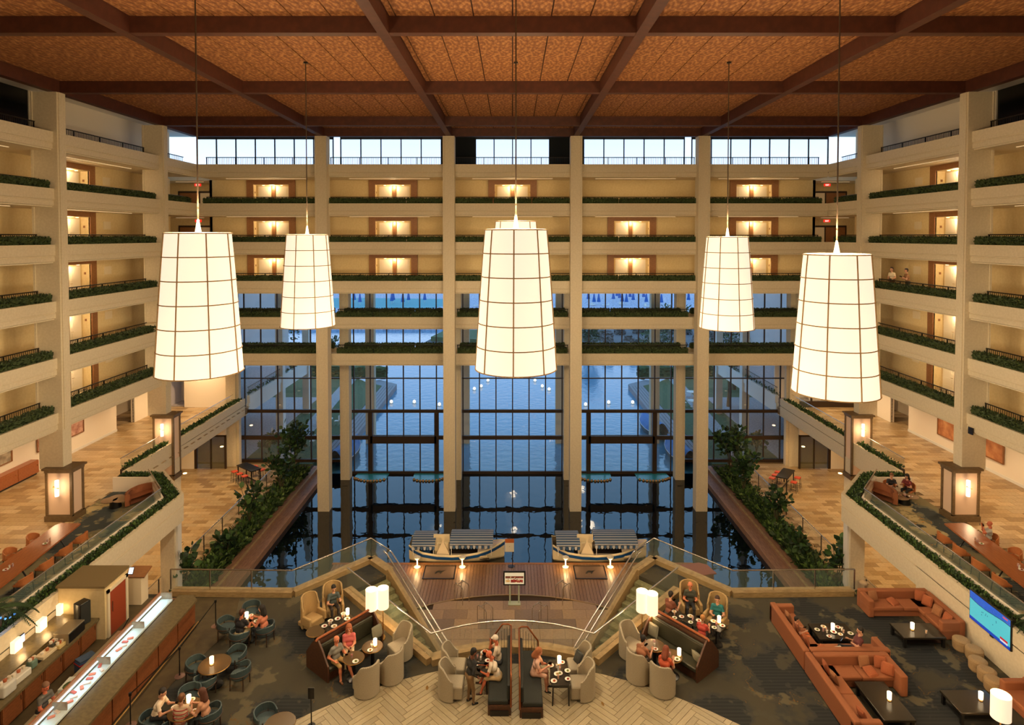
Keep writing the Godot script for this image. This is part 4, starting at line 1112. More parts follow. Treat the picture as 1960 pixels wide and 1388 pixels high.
# ---------------------------------------------------------------- lanterns
func build_lanterns() -> void:
	var cloth := glow("lantern_cloth", Color(1.0, 0.955, 0.87), 0.76, rgb(238, 226, 200))
	var rib_m := mat("lantern_rib", rgb(164, 130, 84), 0.6)
	var first: Node3D = null
	for q in [[-9.27, 18.3, 19.18, "hung between the bar and the benches"], [0.1, 18.3, 19.28, "in the middle over the benches"], [9.62, 18.4, 18.55, "hung lowest of all, over the orange sofas"],
			[-9.27, 28.0, 19.15, "over the bar side stair landing"], [0.15, 28.0, 19.75, "behind the middle one, only its tip showing"], [9.7, 28.0, 19.05, "over the television side stair landing"], [-9.3, 8.7, 19.1, "added unseen opposite the lagoon, bar side"], [9.3, 8.7, 19.1, "added unseen opposite the lagoon, television side"]]:  # last two are added out of view to light surfaces facing the eye
		var label: String = "tall cream cloth lantern with tan ribs, " + q[3]
		var at := v(q[0], q[2], q[1])
		var o: Node3D
		if first: o = copy(first, at, 20.0 * q[0], label, "hanging lanterns")
		else:
			o = thing("hanging_lantern", label, "lantern", at, 0, "hanging lanterns")
			first = o
			var prof := []
			for k in 8:
				var t := k / 7.0
				prof.append(Vector2(lerpf(0.90, 1.19, pow(t, 0.9)), -4.1 * t))
			part(o, "shade", mb().lathe(prof, 32), cloth)
			var inner := []
			for q2 in prof: inner.append(q2 - Vector2(0.02, 0))
			inner.reverse()
			part(o, "lining", mb().lathe(inner, 32), cloth)
			part(o, "bottom_diffuser", mb().lathe([Vector2(0, -4.06), Vector2(1.17, -4.06)], 32), cloth)
			part(o, "top_plate", mb().lathe([Vector2(0.9, -0.03), Vector2(0.9, 0.02), Vector2(0.84, 0.03), Vector2(0.84, -0.03)], 32).lathe([Vector2(0.84, -0.05), Vector2(0, -0.02)], 32), white_paint)
			for k in 8:
				var a := TAU * k / 8.0 + 0.1
				var pts := []
				for q2 in prof: pts.append(Vector3(cos(a) * (q2.x + 0.012), q2.y, sin(a) * (q2.x + 0.012)))
				part(o, "rib", mb().tube(pts, 0.02, 5), rib_m)
			for k in 7:
				var y := -4.1 * k / 6.0
				var r := lerpf(0.90, 1.19, pow(k / 6.0, 0.9)) + 0.014
				var ring := []
				for i in 33: ring.append(Vector3(cos(TAU * i / 32) * r, y, sin(TAU * i / 32) * r))
				part(o, "hoop", mb().tube(ring, 0.017, 5), rib_m)
			part(o, "neck", mb().lathe([Vector2(0.10, 0.0), Vector2(0.035, 0.35), Vector2(0.02, 0.42), Vector2(0, 0.42)], 10), white_paint)
			lamp(o, Vector3(0, -4.35, 0), LANTERN_DOWN, Color(1.0, 0.90, 0.74), 0.35)
			lamp(o, Vector3(0, 0.75, 0), LANTERN_UP, Color(1.0, 0.88, 0.68), 0.3)
		var cord := part(o, "cord", mb().tube([Vector3(0, 0.4, 0), Vector3(0, 26.9 - q[2], 0)], 0.022, 6), mat("cord_brown", rgb(70, 52, 34), 0.7))
		part(cord, "ceiling_cap", mb().lathe([Vector2(0, -0.02), Vector2(0.1, 0), Vector2(0.1, 0.06), Vector2(0, 0.06)], 10, Vector3(0, 26.84 - q[2], 0)), black)
		if first != o:
			for ch in o.get_children():
				if String(ch.name).begins_with("cord") and ch != cord: ch.free()

const LANTERN_DOWN := 31.0
const LANTERN_UP := 18.0
# ---------------------------------------------------------------- furniture
func on(px: float, py: float, h := 0.0, level := LOUNGE) -> Vector3:      # floor point below something seen at height h
	var p := g(px, py, level + h)
	p.y = level
	return p

func towards(a: Vector3, b: Vector3) -> float: return rad_to_deg(atan2(b.x - a.x, b.z - a.z))

func cloth(called: String, c: Color, rough := 0.9) -> StandardMaterial3D:
	if mats.has(called): return mats[called]
	return textured(called, ramp_texture(noise_image(128, 0.12, called.hash() & 1023, 3), [[0.0, c.darkened(0.12)], [1.0, c.lightened(0.06)]]), Vector3.ONE * 2.0, rough)

func curved_shell(r: float, y0: float, thick: float, arc: float, tops: Callable, n := 20, depth := 1.0) -> Mb:   # an upholstered wrap-round back, open towards +z
	var m := mb()
	var pts := []
	for i in n + 1:
		var t := -1.0 + 2.0 * i / n
		var a := -PI / 2 + t * arc / 2
		var d := Vector3(cos(a), 0, sin(a) * depth)
		var h: float = tops.call(absf(t))
		pts.append([d * r + Vector3.UP * y0, d * r + Vector3.UP * (h - 0.03), d * (r - thick * 0.5) + Vector3.UP * h, d * (r - thick) + Vector3.UP * (h - 0.03), d * (r - thick) + Vector3.UP * y0, d])
	for i in n:
		var a = pts[i]; var b = pts[i + 1]
		var o: Vector3 = a[5]; var q: Vector3 = b[5]
		m.tri(a[0], b[0], b[1], o, q, q); m.tri(a[0], b[1], a[1], o, q, o)
		m.tri(a[3], b[3], b[4], -o, -q, -q); m.tri(a[3], b[4], a[4], -o, -q, -o)
		var uo := (o + Vector3.UP * 2).normalized(); var uq := (q + Vector3.UP * 2).normalized()
		m.tri(a[1], b[1], b[2], o, q, Vector3.UP); m.tri(a[1], b[2], a[2], uo, Vector3.UP, Vector3.UP)
		m.tri(a[2], b[2], b[3], Vector3.UP, Vector3.UP, -q); m.tri(a[2], b[3], a[3], Vector3.UP, -uq, -o)
	for e in [0, n]:
		var a = pts[e]
		var out: Vector3 = Vector3(a[5].z, 0, -a[5].x) * (1.0 if e == n else -1.0)
		if out.z < 0: out = -out
		m.quad(a[0], a[4], a[3], a[1], out); m.tri(a[1], a[2], a[3], out, out, out)
	return m

func barrel_chair(at: Vector3, turn: float, label: String) -> Node3D:
	if not proto.has("barrel_chair"):
		var o := Node3D.new()
		o.name = "barrel_chair"
		var c := cloth("grey_boucle", rgb(168, 156, 132))
		part(o, "backrest", curved_shell(0.43, 0.06, 0.09, PI * 1.18, func(t): return lerpf(1.12, 0.72, smoothstep(0.45, 1.0, t)), 22), c)
		part(o, "seat", mb().rbox(Vector3(0, 0.28, 0.06), Vector3(0.66, 0.44, 0.72), 0.06), c)
		part(o, "plinth", mb().lathe([Vector2(0.36, 0), Vector2(0.4, 0.06)], 20).lathe([Vector2(0, 0.0), Vector2(0.36, 0)], 20), black)
		proto["barrel_chair"] = o
	return place("barrel_chair", at, turn, label, "chair", "grey barrel chairs")

func tub_chair(at: Vector3, turn: float, label: String) -> Node3D:
	if not proto.has("tub_chair"):
		var o := Node3D.new()
		o.name = "tub_chair"
		var teal := cloth("teal_leather", rgb(52, 70, 74), 0.5)
		part(o, "seat", mb().lathe([Vector2(0, 0.36), Vector2(0.28, 0.36), Vector2(0.31, 0.41), Vector2(0.29, 0.47), Vector2(0, 0.48)], 18), teal)
		part(o, "backrest", curved_shell(0.36, 0.52, 0.06, PI * 1.3, func(t): return lerpf(0.76, 0.66, smoothstep(0.5, 1.0, t)), 20), teal)
		var hoop := []
		for i in 19:
			var a := -PI / 2 + (-1.0 + 2.0 * i / 18.0) * PI * 0.66
			hoop.append(Vector3(cos(a) * 0.37, 0.53, sin(a) * 0.37))
		part(o, "hoop_rail", mb().tube(hoop, 0.018, 6), mat("dark_walnut_leg", rgb(56, 36, 22), 0.45))
		for k in 4:
			var a := PI / 4 + k * PI / 2
			part(o, "leg", mb().tube([Vector3(cos(a) * 0.33, 0.0, sin(a) * 0.33), Vector3(cos(a) * 0.31, 0.56, sin(a) * 0.31)], 0.02, 6), mat("dark_walnut_leg", rgb(56, 36, 22), 0.45))
		proto["tub_chair"] = o
	return place("tub_chair", at, turn, label, "chair", "teal tub chairs")

func wing_chair(at: Vector3, turn: float, label: String) -> Node3D:
	if not proto.has("wing_chair"):
		var o := Node3D.new()
		o.name = "wing_chair"
		var c := cloth("mustard_cloth", rgb(180, 148, 96))
		part(o, "seat", mb().rbox(Vector3(0, 0.33, 0.05), Vector3(0.6, 0.2, 0.62), 0.06), c)
		part(o, "base_frame", mb().rbox(Vector3(0, 0.22, 0), Vector3(0.74, 0.18, 0.72), 0.04), c)
		part(o, "backrest", curved_shell(0.42, 0.12, 0.1, PI * 1.0, func(t): return 1.28 - 0.10 * t * t - 0.38 * smoothstep(0.72, 1.0, t), 18, 0.9), c)
		for k in [-1.0, 1.0]:
			part(o, "arm", mb().rbox(Vector3(k * 0.36, 0.44, 0.16), Vector3(0.12, 0.36, 0.5), 0.05), c)
			for q in [-0.28, 0.3]: part(o, "leg", mb().tube([Vector3(k * 0.3, 0, q), Vector3(k * 0.3, 0.14, q)], 0.025, 6), black)
		proto["wing_chair"] = o
	return place("wing_chair", at, turn, label, "chair", "mustard wing chairs")

func round_table(at: Vector3, r: float, label: String) -> Node3D:
	var o := thing("round_table", label, "table", at, 0, "round tables")
	part(o, "tabletop", mb().lathe([Vector2(0, 0.70), Vector2(r - 0.03, 0.70), Vector2(r, 0.72), Vector2(r, 0.74), Vector2(0, 0.74)], 28), mat("bronze_tabletop", rgb(86, 66, 38), 0.25, 0.1))
	part(o, "rim", mb().lathe([Vector2(r, 0.705), Vector2(r + 0.012, 0.72), Vector2(r, 0.742)], 28), brass)
	part(o, "pedestal", mb().lathe([Vector2(0.26, 0), Vector2(0.26, 0.03), Vector2(0.07, 0.06), Vector2(0.06, 0.66), Vector2(0.16, 0.7)], 16), black)
	return o

func low_table(at: Vector3, size: Vector3, label: String, turn := 0.0, group := "black low tables") -> Node3D:
	var o := thing("low_table", label, "table", at, turn, group)
	part(o, "tabletop", mb().rbox(Vector3(0, size.y - 0.04, 0), Vector3(size.x, 0.08, size.z), 0.02), mat("black_stone_top", rgb(38, 32, 24), 0.22))
	for k in [[-1, -1], [1, -1], [1, 1], [-1, 1]]: part(o, "leg", mb().box(Vector3(k[0] * (size.x / 2 - 0.08), size.y / 2 - 0.04, k[1] * (size.z / 2 - 0.08)), Vector3(0.09, size.y - 0.08, 0.09)), black)
	part(o, "shelf", mb().box(Vector3(0, 0.14, 0), Vector3(size.x - 0.2, 0.03, size.z - 0.2)), black)
	return o

func table_lamp(at: Vector3, label: String) -> Node3D:
	if not proto.has("table_lamp"):
		var o := Node3D.new()
		o.name = "table_lamp"
		part(o, "lamp_base", mb().lathe([Vector2(0, 0), Vector2(0.06, 0), Vector2(0.06, 0.02), Vector2(0.015, 0.03), Vector2(0.012, 0.07)], 12), brass)
		part(o, "lamp_shade", mb().lathe([Vector2(0.0, 0.06), Vector2(0.065, 0.06), Vector2(0.07, 0.28), Vector2(0.0, 0.29)], 14), glow("table_lamp_glow", Color(1, 0.88, 0.70), 3.2))
		lamp(o, Vector3(0, 0.17, 0), 0.22, Color(1.0, 0.78, 0.5), 0.05)
		proto["table_lamp"] = o
	return place("table_lamp", at, 0, label, "lamp", "little table lamps")

var china: StandardMaterial3D
func plate(at: Vector3, r: float, label: String, food := Color(0, 0, 0, 0)) -> void:
	var o := thing("plate", label, "plate", at, 0, "plates")
	part(o, "dish", mb().lathe([Vector2(0, 0.012), Vector2(r * 0.62, 0.012), Vector2(r, 0.03), Vector2(r, 0.022), Vector2(r * 0.6, 0), Vector2(0, 0)], 18), mat("white_china", rgb(236, 230, 216), 0.25))
	if food.a > 0: part(o, "food", mb().ell(Vector3(r * 0.1, 0.03, 0), Vector3(r * 0.45, 0.03, r * 0.35), Basis(), 8), mat("food_%s" % food.to_html(), food, 0.7))

func tumbler(at: Vector3, label: String, drink: Color) -> void:
	var o := thing("drinking_glass", label, "glass", at, 0, "drinking glasses")
	part(o, "bowl", mb().lathe([Vector2(0, 0.005), Vector2(0.033, 0.0), Vector2(0.04, 0.14), Vector2(0.036, 0.14), Vector2(0.03, 0.01)], 12), clear("tumbler_glass", Color.WHITE, 0.12))
	part(o, "drink", mb().lathe([Vector2(0, 0.012), Vector2(0.029, 0.012), Vector2(0.033, 0.1), Vector2(0, 0.1)], 12), mat("drink_%s" % drink.to_html(), drink, 0.2))

func table_setting(c: Vector3, r: float, where: String, sd: int, n_plates := 3, n_glasses := 2) -> void:   # c: the middle of the table top
	var rng := RandomNumberGenerator.new()
	rng.seed = sd
	var foods := [rgb(176, 84, 40), rgb(120, 130, 60), rgb(200, 160, 90), rgb(150, 50, 40)]
	for i in n_plates:
		var a := TAU * (i + rng.randf() * 0.3) / n_plates
		plate(c + Vector3(cos(a), 0, sin(a)) * r * 0.72, rng.randf_range(0.09, 0.115), "white china plate with food on " + where, foods[(i + sd) % 4])
	for i in n_glasses:
		var a := TAU * (i + 0.5) / n_glasses + rng.randf() * 0.4
		tumbler(c + Vector3(cos(a), 0, sin(a)) * r * 0.2, "small glass with a drink on " + where, [rgb(190, 120, 50), rgb(210, 200, 180), rgb(160, 60, 50)][(i + sd) % 3])

func pillow(at: Vector3, turn: float, lean: float, c: StandardMaterial3D, label: String, group: String, size := 0.46) -> void:
	var o := thing("cushion", label, "cushion", at, turn, group)
	var m := mb()
	var n := 8
	var pt := func(i: int, j: int, s: float) -> Vector3:
		var u := -1.0 + 2.0 * i / n; var w := -1.0 + 2.0 * j / n
		var k := 1.0 - 0.10 * (u * u * w * w) - 0.06 * (1 - absf(u) * absf(w))
		return Vector3(u * size / 2 * k, w * size / 2 * k, s * 0.085 * sqrt(maxf(0, (1 - u * u) * (1 - w * w))))
	for i in n:
		for j in n:
			for s in [-1.0, 1.0]: m.quad(pt.call(i, j, s), pt.call(i + 1, j, s), pt.call(i + 1, j + 1, s), pt.call(i, j + 1, s), Vector3(0, 0, s))
	var p := part(o, "cushion_body", m, c, Vector3(0, size / 2 * cos(lean), 0))
	p.rotation.x = -lean

func double_bench(a: Vector3, b: Vector3, label: String, front_sign: float) -> Node3D:   # a, b: ends of the back on the floor
	var o := thing("banquette", label, "bench", (a + b) / 2, towards(a, b) - 90.0, "double banquettes")
	var len := a.distance_to(b)
	var green := cloth("dark_green_leather", rgb(46, 46, 32), 0.45)
	var wood := textured("dark_bench_wood", ramp_texture(noise_image(128, 0.04, 151, 3), [[0.0, rgb(58, 34, 20)], [1.0, rgb(86, 52, 32)]]), Vector3(1, 4, 1), 0.5)
	part(o, "back_panel", mb().box(Vector3(0, 0.62, 0), Vector3(len, 1.16, 0.1)), wood)
	part(o, "top_rail", mb().tube([Vector3(-len / 2 - 0.05, 1.2, 0), Vector3(-len / 2, 1.26, 0), Vector3(len / 2, 1.26, 0), Vector3(len / 2 + 0.05, 1.2, 0)], 0.045, 8), mat("polished_copper_wood", rgb(150, 82, 40), 0.35, 0.2))
	for s in [-1.0, 1.0]:
		part(o, "seat", mb().rbox(Vector3(0, 0.36, s * 0.36), Vector3(len - 0.1, 0.16, 0.56), 0.05), green)
		part(o, "seat_base", mb().box(Vector3(0, 0.15, s * 0.33), Vector3(len - 0.1, 0.3, 0.5)), wood)
		part(o, "back_cushion", mb().rbox(Vector3(0, 0.74, s * 0.11), Vector3(len - 0.1, 0.6, 0.12), 0.05), green)
		part(o, "cushion_roll", mb().tube([Vector3(-len / 2 + 0.08, 1.04, s * 0.12), Vector3(len / 2 - 0.08, 1.04, s * 0.12)], 0.045, 8), green)
	for k in [-1.0, 1.0]:
		var e := PackedVector2Array([Vector2(-0.66, 0), Vector2(0.66, 0), Vector2(0.66, 0.56), Vector2(0.3, 1.02), Vector2(0.08, 1.24), Vector2(-0.08, 1.24), Vector2(-0.3, 1.02), Vector2(-0.66, 0.56)])
		part(o, "end_panel", mb().sweep(e, Vector3(k * len / 2 - 0.03, 0, 0), Vector3(k * len / 2 + 0.03, 0, 0), Vector3(0, 0, 1)), wood)
	return o

func high_bench(x0: float, side: float, d0: float, d1: float, label: String) -> Node3D:   # a single bench with a copper framed mesh back along the line of sight, seat towards `side`
	var o := thing("banquette", label, "bench", v(x0, LOUNGE, (d0 + d1) / 2), 0, "back to back benches")
	var len := d1 - d0
	var wood := textured("dark_bench_wood", ramp_texture(noise_image(128, 0.04, 151, 3), [[0.0, rgb(58, 34, 20)], [1.0, rgb(86, 52, 32)]]), Vector3(1, 4, 1), 0.5)
	var ink := cloth("ink_green_leather", rgb(24, 28, 23), 0.85)
	part(o, "seat_base", mb().box(Vector3(side * 0.4, 0.17, 0), Vector3(0.74, 0.34, len)), wood)
	part(o, "toe_strip", mb().box(Vector3(side * 0.4, 0.1, len / 2 + 0.02), Vector3(0.6, 0.2, 0.03)), black)
	part(o, "seat", mb().rbox(Vector3(side * 0.44, 0.41, 0), Vector3(0.66, 0.16, len - 0.06), 0.05), ink)
	part(o, "back_cushion", mb().rbox(Vector3(side * 0.1, 0.72, 0), Vector3(0.12, 0.5, len - 0.1), 0.05), ink)
	var fr := [Vector3(side * 0.03, 0.3, len / 2), Vector3(side * 0.03, 1.2, len / 2), Vector3(side * 0.03, 1.32, len / 2 - 0.12), Vector3(side * 0.03, 1.32, -len / 2 + 0.1), Vector3(side * 0.12, 1.32, -len / 2), Vector3(side * 0.34, 1.32, -len / 2), Vector3(side * 0.72, 0.8, -len / 2), Vector3(side * 0.74, 0.36, -len / 2)]
	part(o, "copper_frame", mb().tube(fr, 0.03, 8), copper)
	var net := mb()
	for k in 26: net.box(Vector3(side * 0.03, 0.86, -len / 2 + (k + 0.5) * len / 26), Vector3(0.012, 0.9, 0.012))
	for k in 9: net.box(Vector3(side * 0.03, 0.46 + k * 0.1, 0), Vector3(0.012, 0.012, len))
	for k in 7: net.box(Vector3(side * (0.08 + k * 0.1), 0.84 - k * 0.035, -len / 2), Vector3(0.012, 0.9 - k * 0.07, 0.012))
	part(o, "mesh_screen", net, black).set_meta("kind", "stuff")
	return o

func sofa_run(o: Node3D, a: Vector3, b: Vector3, inward: Vector3, depth: float, arm_a := false, arm_b := false) -> void:   # a backrest from a to b with the seat towards inward
	var q := (b - a).normalized()
	var bas := Basis(q, Vector3.UP, q.cross(Vector3.UP))
	var len := a.distance_to(b)
	var mid := (a + b) / 2
	part(o, "backrest", mb().rbox(mid + inward * 0.12 + Vector3.UP * 0.38, Vector3(len, 0.74, 0.24), 0.06, bas), orange_cloth)
	var n := maxi(1, int(round(len / 1.3)))
	for k in n:
		part(o, "seat_cushion", mb().rbox(a + q * len * (k + 0.5) / n + inward * (0.24 + (depth - 0.24) / 2) + Vector3.UP * 0.36, Vector3(len / n - 0.01, 0.16, depth - 0.24), 0.05, bas), orange_cloth)
	part(o, "base", mb().box(mid + inward * (0.24 + (depth - 0.3) / 2) + Vector3.UP * 0.17, Vector3(len - 0.04, 0.26, depth - 0.34), bas), orange_cloth)
	for e in [[arm_a, a, 1.0], [arm_b, b, -1.0]]:
		if e[0]: part(o, "arm", mb().rbox(e[1] + q * e[2] * 0.13 + inward * depth / 2 + Vector3.UP * 0.36, Vector3(0.24, 0.7, depth), 0.06, bas), orange_cloth)

func shade_lamp(o: Node3D, at: Vector3, r: float, h: float, energy: float, called := "lamp_shade") -> void:
	part(o, called, mb().lathe([Vector2(r, 0), Vector2(r, h)], 24, at).lathe([Vector2(r - 0.012, h), Vector2(r - 0.012, 0)], 24, at), glow("linen_shade_glow", Color(1, 0.90, 0.78), 0.86, rgb(240, 228, 206)))
	lamp(o, at + Vector3(0, h + 0.12, 0), energy * 0.4, Color(1.0, 0.82, 0.58), 0.1)
	lamp(o, at + Vector3(0, -0.12, 0), energy, Color(1.0, 0.82, 0.58), 0.1)

func twin_lamp(a: Vector3, b: Vector3, label: String) -> void:
	var o := thing("floor_lamp", label, "lamp", (a + b) / 2, 0, "twin shade floor lamps")
	for p in [a, b]:
		var q: Vector3 = p - (a + b) / 2
		part(o, "pole", mb().tube([q + Vector3(0, 0.03, 0), q + Vector3(0, 1.5, 0)], 0.018, 6), brass)
		shade_lamp(o, q + Vector3(0, 1.18, 0), 0.22, 0.76, 0.8)
	part(o, "base", mb().lathe([Vector2(0.3, 0), Vector2(0.3, 0.03), Vector2(0, 0.035)], 18), brass)

func stool(at: Vector3, turn: float, label: String) -> void:
	if not proto.has("bar_stool"):
		var o := Node3D.new()
		o.name = "bar_stool"
		part(o, "seat", mb().rbox(Vector3(0, 0.76, 0), Vector3(0.42, 0.1, 0.4), 0.04), cloth("coral_vinyl", rgb(214, 74, 48), 0.6))
		for k in [[-1, -1], [1, -1], [1, 1], [-1, 1]]: part(o, "leg", mb().tube([Vector3(k[0] * 0.22, 0, k[1] * 0.2), Vector3(k[0] * 0.17, 0.72, k[1] * 0.16)], 0.016, 5), black)
		part(o, "foot_rail", mb().tube([Vector3(-0.2, 0.26, 0.19), Vector3(0.2, 0.26, 0.19), Vector3(0.2, 0.26, -0.19), Vector3(-0.2, 0.26, -0.19), Vector3(-0.2, 0.26, 0.19)], 0.012, 5), black)
		proto["bar_stool"] = o
	place("bar_stool", at, turn, label, "stool", "coral bar stools")

func dining_chair(at: Vector3, turn: float, label: String) -> void:
	if not proto.has("dining_chair"):
		var o := Node3D.new()
		o.name = "dining_chair"
		var c := cloth("tan_leather", rgb(190, 112, 58), 0.55)
		part(o, "seat", mb().rbox(Vector3(0, 0.44, 0), Vector3(0.52, 0.1, 0.5), 0.04), c)
		part(o, "backrest", curved_shell(0.33, 0.5, 0.05, PI * 0.95, func(t): return 0.84 - 0.14 * t * t, 14), c)
		for k in [[-1, -1], [1, -1], [1, 1], [-1, 1]]: part(o, "leg", mb().tube([Vector3(k[0] * 0.24, 0, k[1] * 0.24), Vector3(k[0] * 0.2, 0.5, k[1] * 0.2)], 0.018, 5), black)
		proto["dining_chair"] = o
	place("dining_chair", at, turn, label, "chair", "tan dining chairs")

func plant_tall(at: Vector3, h: float, spread: float, n: int, sd: int, label: String, group: String, size := Vector2(0.24, 0.46)) -> void:   # a broad leaved plant on several stems
	var o := thing("leafy_plant", label, "plant", at, 0, group)
	var rng := RandomNumberGenerator.new()
	rng.seed = sd
	var stems := mb()
	var tips := []
	for k in 5:
		var a := TAU * k / 5.0 + rng.randf()
		var top := Vector3(cos(a) * spread * rng.randf_range(0.2, 0.8), h * rng.randf_range(0.65, 0.95), sin(a) * spread * rng.randf_range(0.2, 0.8))
		var mid := top * Vector3(0.35, 0.55, 0.35)
		stems.tube([Vector3.ZERO, mid, top], 0.03, 5, 0.012)
		for j in 8: tips.append(mid.lerp(top, j / 7.0))
	part(o, "stems", stems, mat("plant_stem", rgb(70, 60, 34), 0.8))
	var at2 := []; var tint := []
	for i in n:
		var t: Vector3 = tips[rng.randi() % tips.size()]
		var d := Vector3(rng.randf_range(-1, 1), rng.randf_range(-0.35, 0.7), rng.randf_range(-1, 1)).normalized()
		at2.append(aim(d, rng.randf_range(size.x, size.y), t + d * rng.randf() * spread * 0.35, rng.randf_range(-1.4, 1.4)))
		tint.append(greens(rng, rgb(22, 46, 24), rgb(70, 104, 44)))
	scatter(o, "leaves", leaf_shape(0.75, 0.35), leaf_dark, at2, tint)

func palm(at: Vector3, h: float, sd: int, label: String, fronds := 12, len := 1.5) -> Node3D:
	var o := thing("palm", label, "plant", at, 0, "palms")
	var rng := RandomNumberGenerator.new()
	rng.seed = sd
	part(o, "trunk", mb().tube([Vector3.ZERO, Vector3(0.03, h * 0.5, 0.02), Vector3(0, h, 0)], 0.09, 8, 0.06), mat("palm_trunk", rgb(96, 76, 52), 0.9))
	for k in fronds:
		var a := TAU * k / fronds + rng.randf() * 0.3
		var up := rng.randf_range(0.25, 0.95)
		var m := mb()
		var pts := []
		for i in 9:
			var t := i / 8.0
			pts.append(Vector3(0, h, 0) + Vector3(cos(a), 0, sin(a)) * len * t + Vector3.UP * (up * t - 1.25 * t * t) * len * 0.8)
		m.tube(pts, 0.014, 4, 0.004)
		var sd2 := Vector3(-sin(a), 0, cos(a))
		for i in range(1, 25):
			var t := i / 25.0 * 8.0
			var p: Vector3 = pts[int(t)].lerp(pts[mini(8, int(t) + 1)], t - int(t))
			var ll := len * 0.36 * sin(PI * (0.15 + 0.8 * i / 25.0))
			for s in [-1.0, 1.0]:
				var tip: Vector3 = p + (sd2 * s + Vector3(cos(a), 0, sin(a)) * 0.7 + Vector3.DOWN * 0.35).normalized() * ll
				m.quad(p + Vector3(cos(a), 0, sin(a)) * 0.025, p - Vector3(cos(a), 0, sin(a)) * 0.025, tip, tip + Vector3(0, 0.004, 0), Vector3.UP)
		part(o, "frond", m, mat("palm_leaf", rgb(44, 66, 34), 0.55))
	return o

# ---------------------------------------------------------------- people: tapered bones joined by a smooth minimum and skinned as surface nets
func skin_nets(bones: Array, cell: float, blend: float) -> Mb:      # bone: [a, b, ra, rb, colour]
	var lo := Vector3.INF; var hi := -Vector3.INF
	for b in bones:
		for k in 2:
			lo = lo.min(b[k] - Vector3.ONE * (b[2 + k] + cell * 3)); hi = hi.max(b[k] + Vector3.ONE * (b[2 + k] + cell * 3))
	var n := Vector3i(((hi - lo) / cell).ceil()) + Vector3i.ONE
	var field := PackedFloat32Array(); field.resize(n.x * n.y * n.z); field.fill(9.0)
	var near := PackedFloat32Array(); near.resize(field.size()); near.fill(9.0)
	var who := PackedByteArray(); who.resize(field.size())
	var sy := n.x; var sz := n.x * n.y
	for bi in bones.size():
		var b = bones[bi]
		var p0: Vector3 = b[0]; var ab: Vector3 = b[1] - p0
		var ra: float = b[2]; var rb: float = b[3]
		var ll := maxf(ab.length_squared(), 1e-8)
		var reach := maxf(ra, rb) + blend + cell * 2
		var i0 := Vector3i(((p0.min(b[1]) - Vector3.ONE * reach - lo) / cell).floor()).clamp(Vector3i.ZERO, n - Vector3i.ONE)
		var i1 := Vector3i(((p0.max(b[1]) + Vector3.ONE * reach - lo) / cell).ceil()).clamp(Vector3i.ZERO, n - Vector3i.ONE)
		for z in range(i0.z, i1.z + 1):
			for y in range(i0.y, i1.y + 1):
				var at := i0.x + y * sy + z * sz
				var p := lo + Vector3(i0.x, y, z) * cell - p0
				for x in range(i0.x, i1.x + 1):
					var t := clampf(p.dot(ab) / ll, 0.0, 1.0)
					var d := (p - ab * t).length() - ra - (rb - ra) * t
					if d < near[at]: near[at] = d; who[at] = bi
					var f := field[at]
					var h := maxf(blend - absf(f - d), 0.0) / blend
					field[at] = minf(f, d) - h * h * blend * 0.25
					at += 1
					p.x += cell
	var spot_of := {}
	var grads := {}
	for z in n.z - 1:
		for y in n.y - 1:
			var at := y * sy + z * sz
			for x in n.x - 1:
				var c := [field[at], field[at + 1], field[at + sy], field[at + sy + 1], field[at + sz], field[at + sz + 1], field[at + sz + sy], field[at + sz + sy + 1]]
				var inside := 0
				for f in c: if f < 0.0: inside += 1
				if inside > 0 and inside < 8:
					var sum := Vector3.ZERO; var k := 0
					for e in [[0, 1], [2, 3], [4, 5], [6, 7], [0, 2], [1, 3], [4, 6], [5, 7], [0, 4], [1, 5], [2, 6], [3, 7]]:
						var fa: float = c[e[0]]; var fb: float = c[e[1]]
						if (fa < 0.0) != (fb < 0.0):
							var t := fa / (fa - fb)
							sum += Vector3(e[0] & 1, (e[0] >> 1) & 1, e[0] >> 2).lerp(Vector3(e[1] & 1, (e[1] >> 1) & 1, e[1] >> 2), t); k += 1
					spot_of[at] = lo + (Vector3(x, y, z) + sum / k) * cell
					grads[at] = Vector3(c[1] + c[3] + c[5] + c[7] - c[0] - c[2] - c[4] - c[6], c[2] + c[3] + c[6] + c[7] - c[0] - c[1] - c[4] - c[5], c[4] + c[5] + c[6] + c[7] - c[0] - c[1] - c[2] - c[3]).normalized()
				at += 1
	var m := mb()
	for at in spot_of:
		for e in [[1, sy, sz], [sy, sz, 1], [sz, 1, sy]]:
			if (field[at] < 0.0) == (field[at + e[0]] < 0.0): continue
			var b: int = at - e[1]; var d: int = at - e[2]; var f: int = at - e[1] - e[2]
			if not (spot_of.has(b) and spot_of.has(d) and spot_of.has(f)): continue
			m.col = bones[who[at if field[at] < 0.0 else at + e[0]]][4]
			m.tri(spot_of[at], spot_of[b], spot_of[f], grads[at], grads[b], grads[f])
			m.tri(spot_of[at], spot_of[f], spot_of[d], grads[at], grads[f], grads[d])
	return m

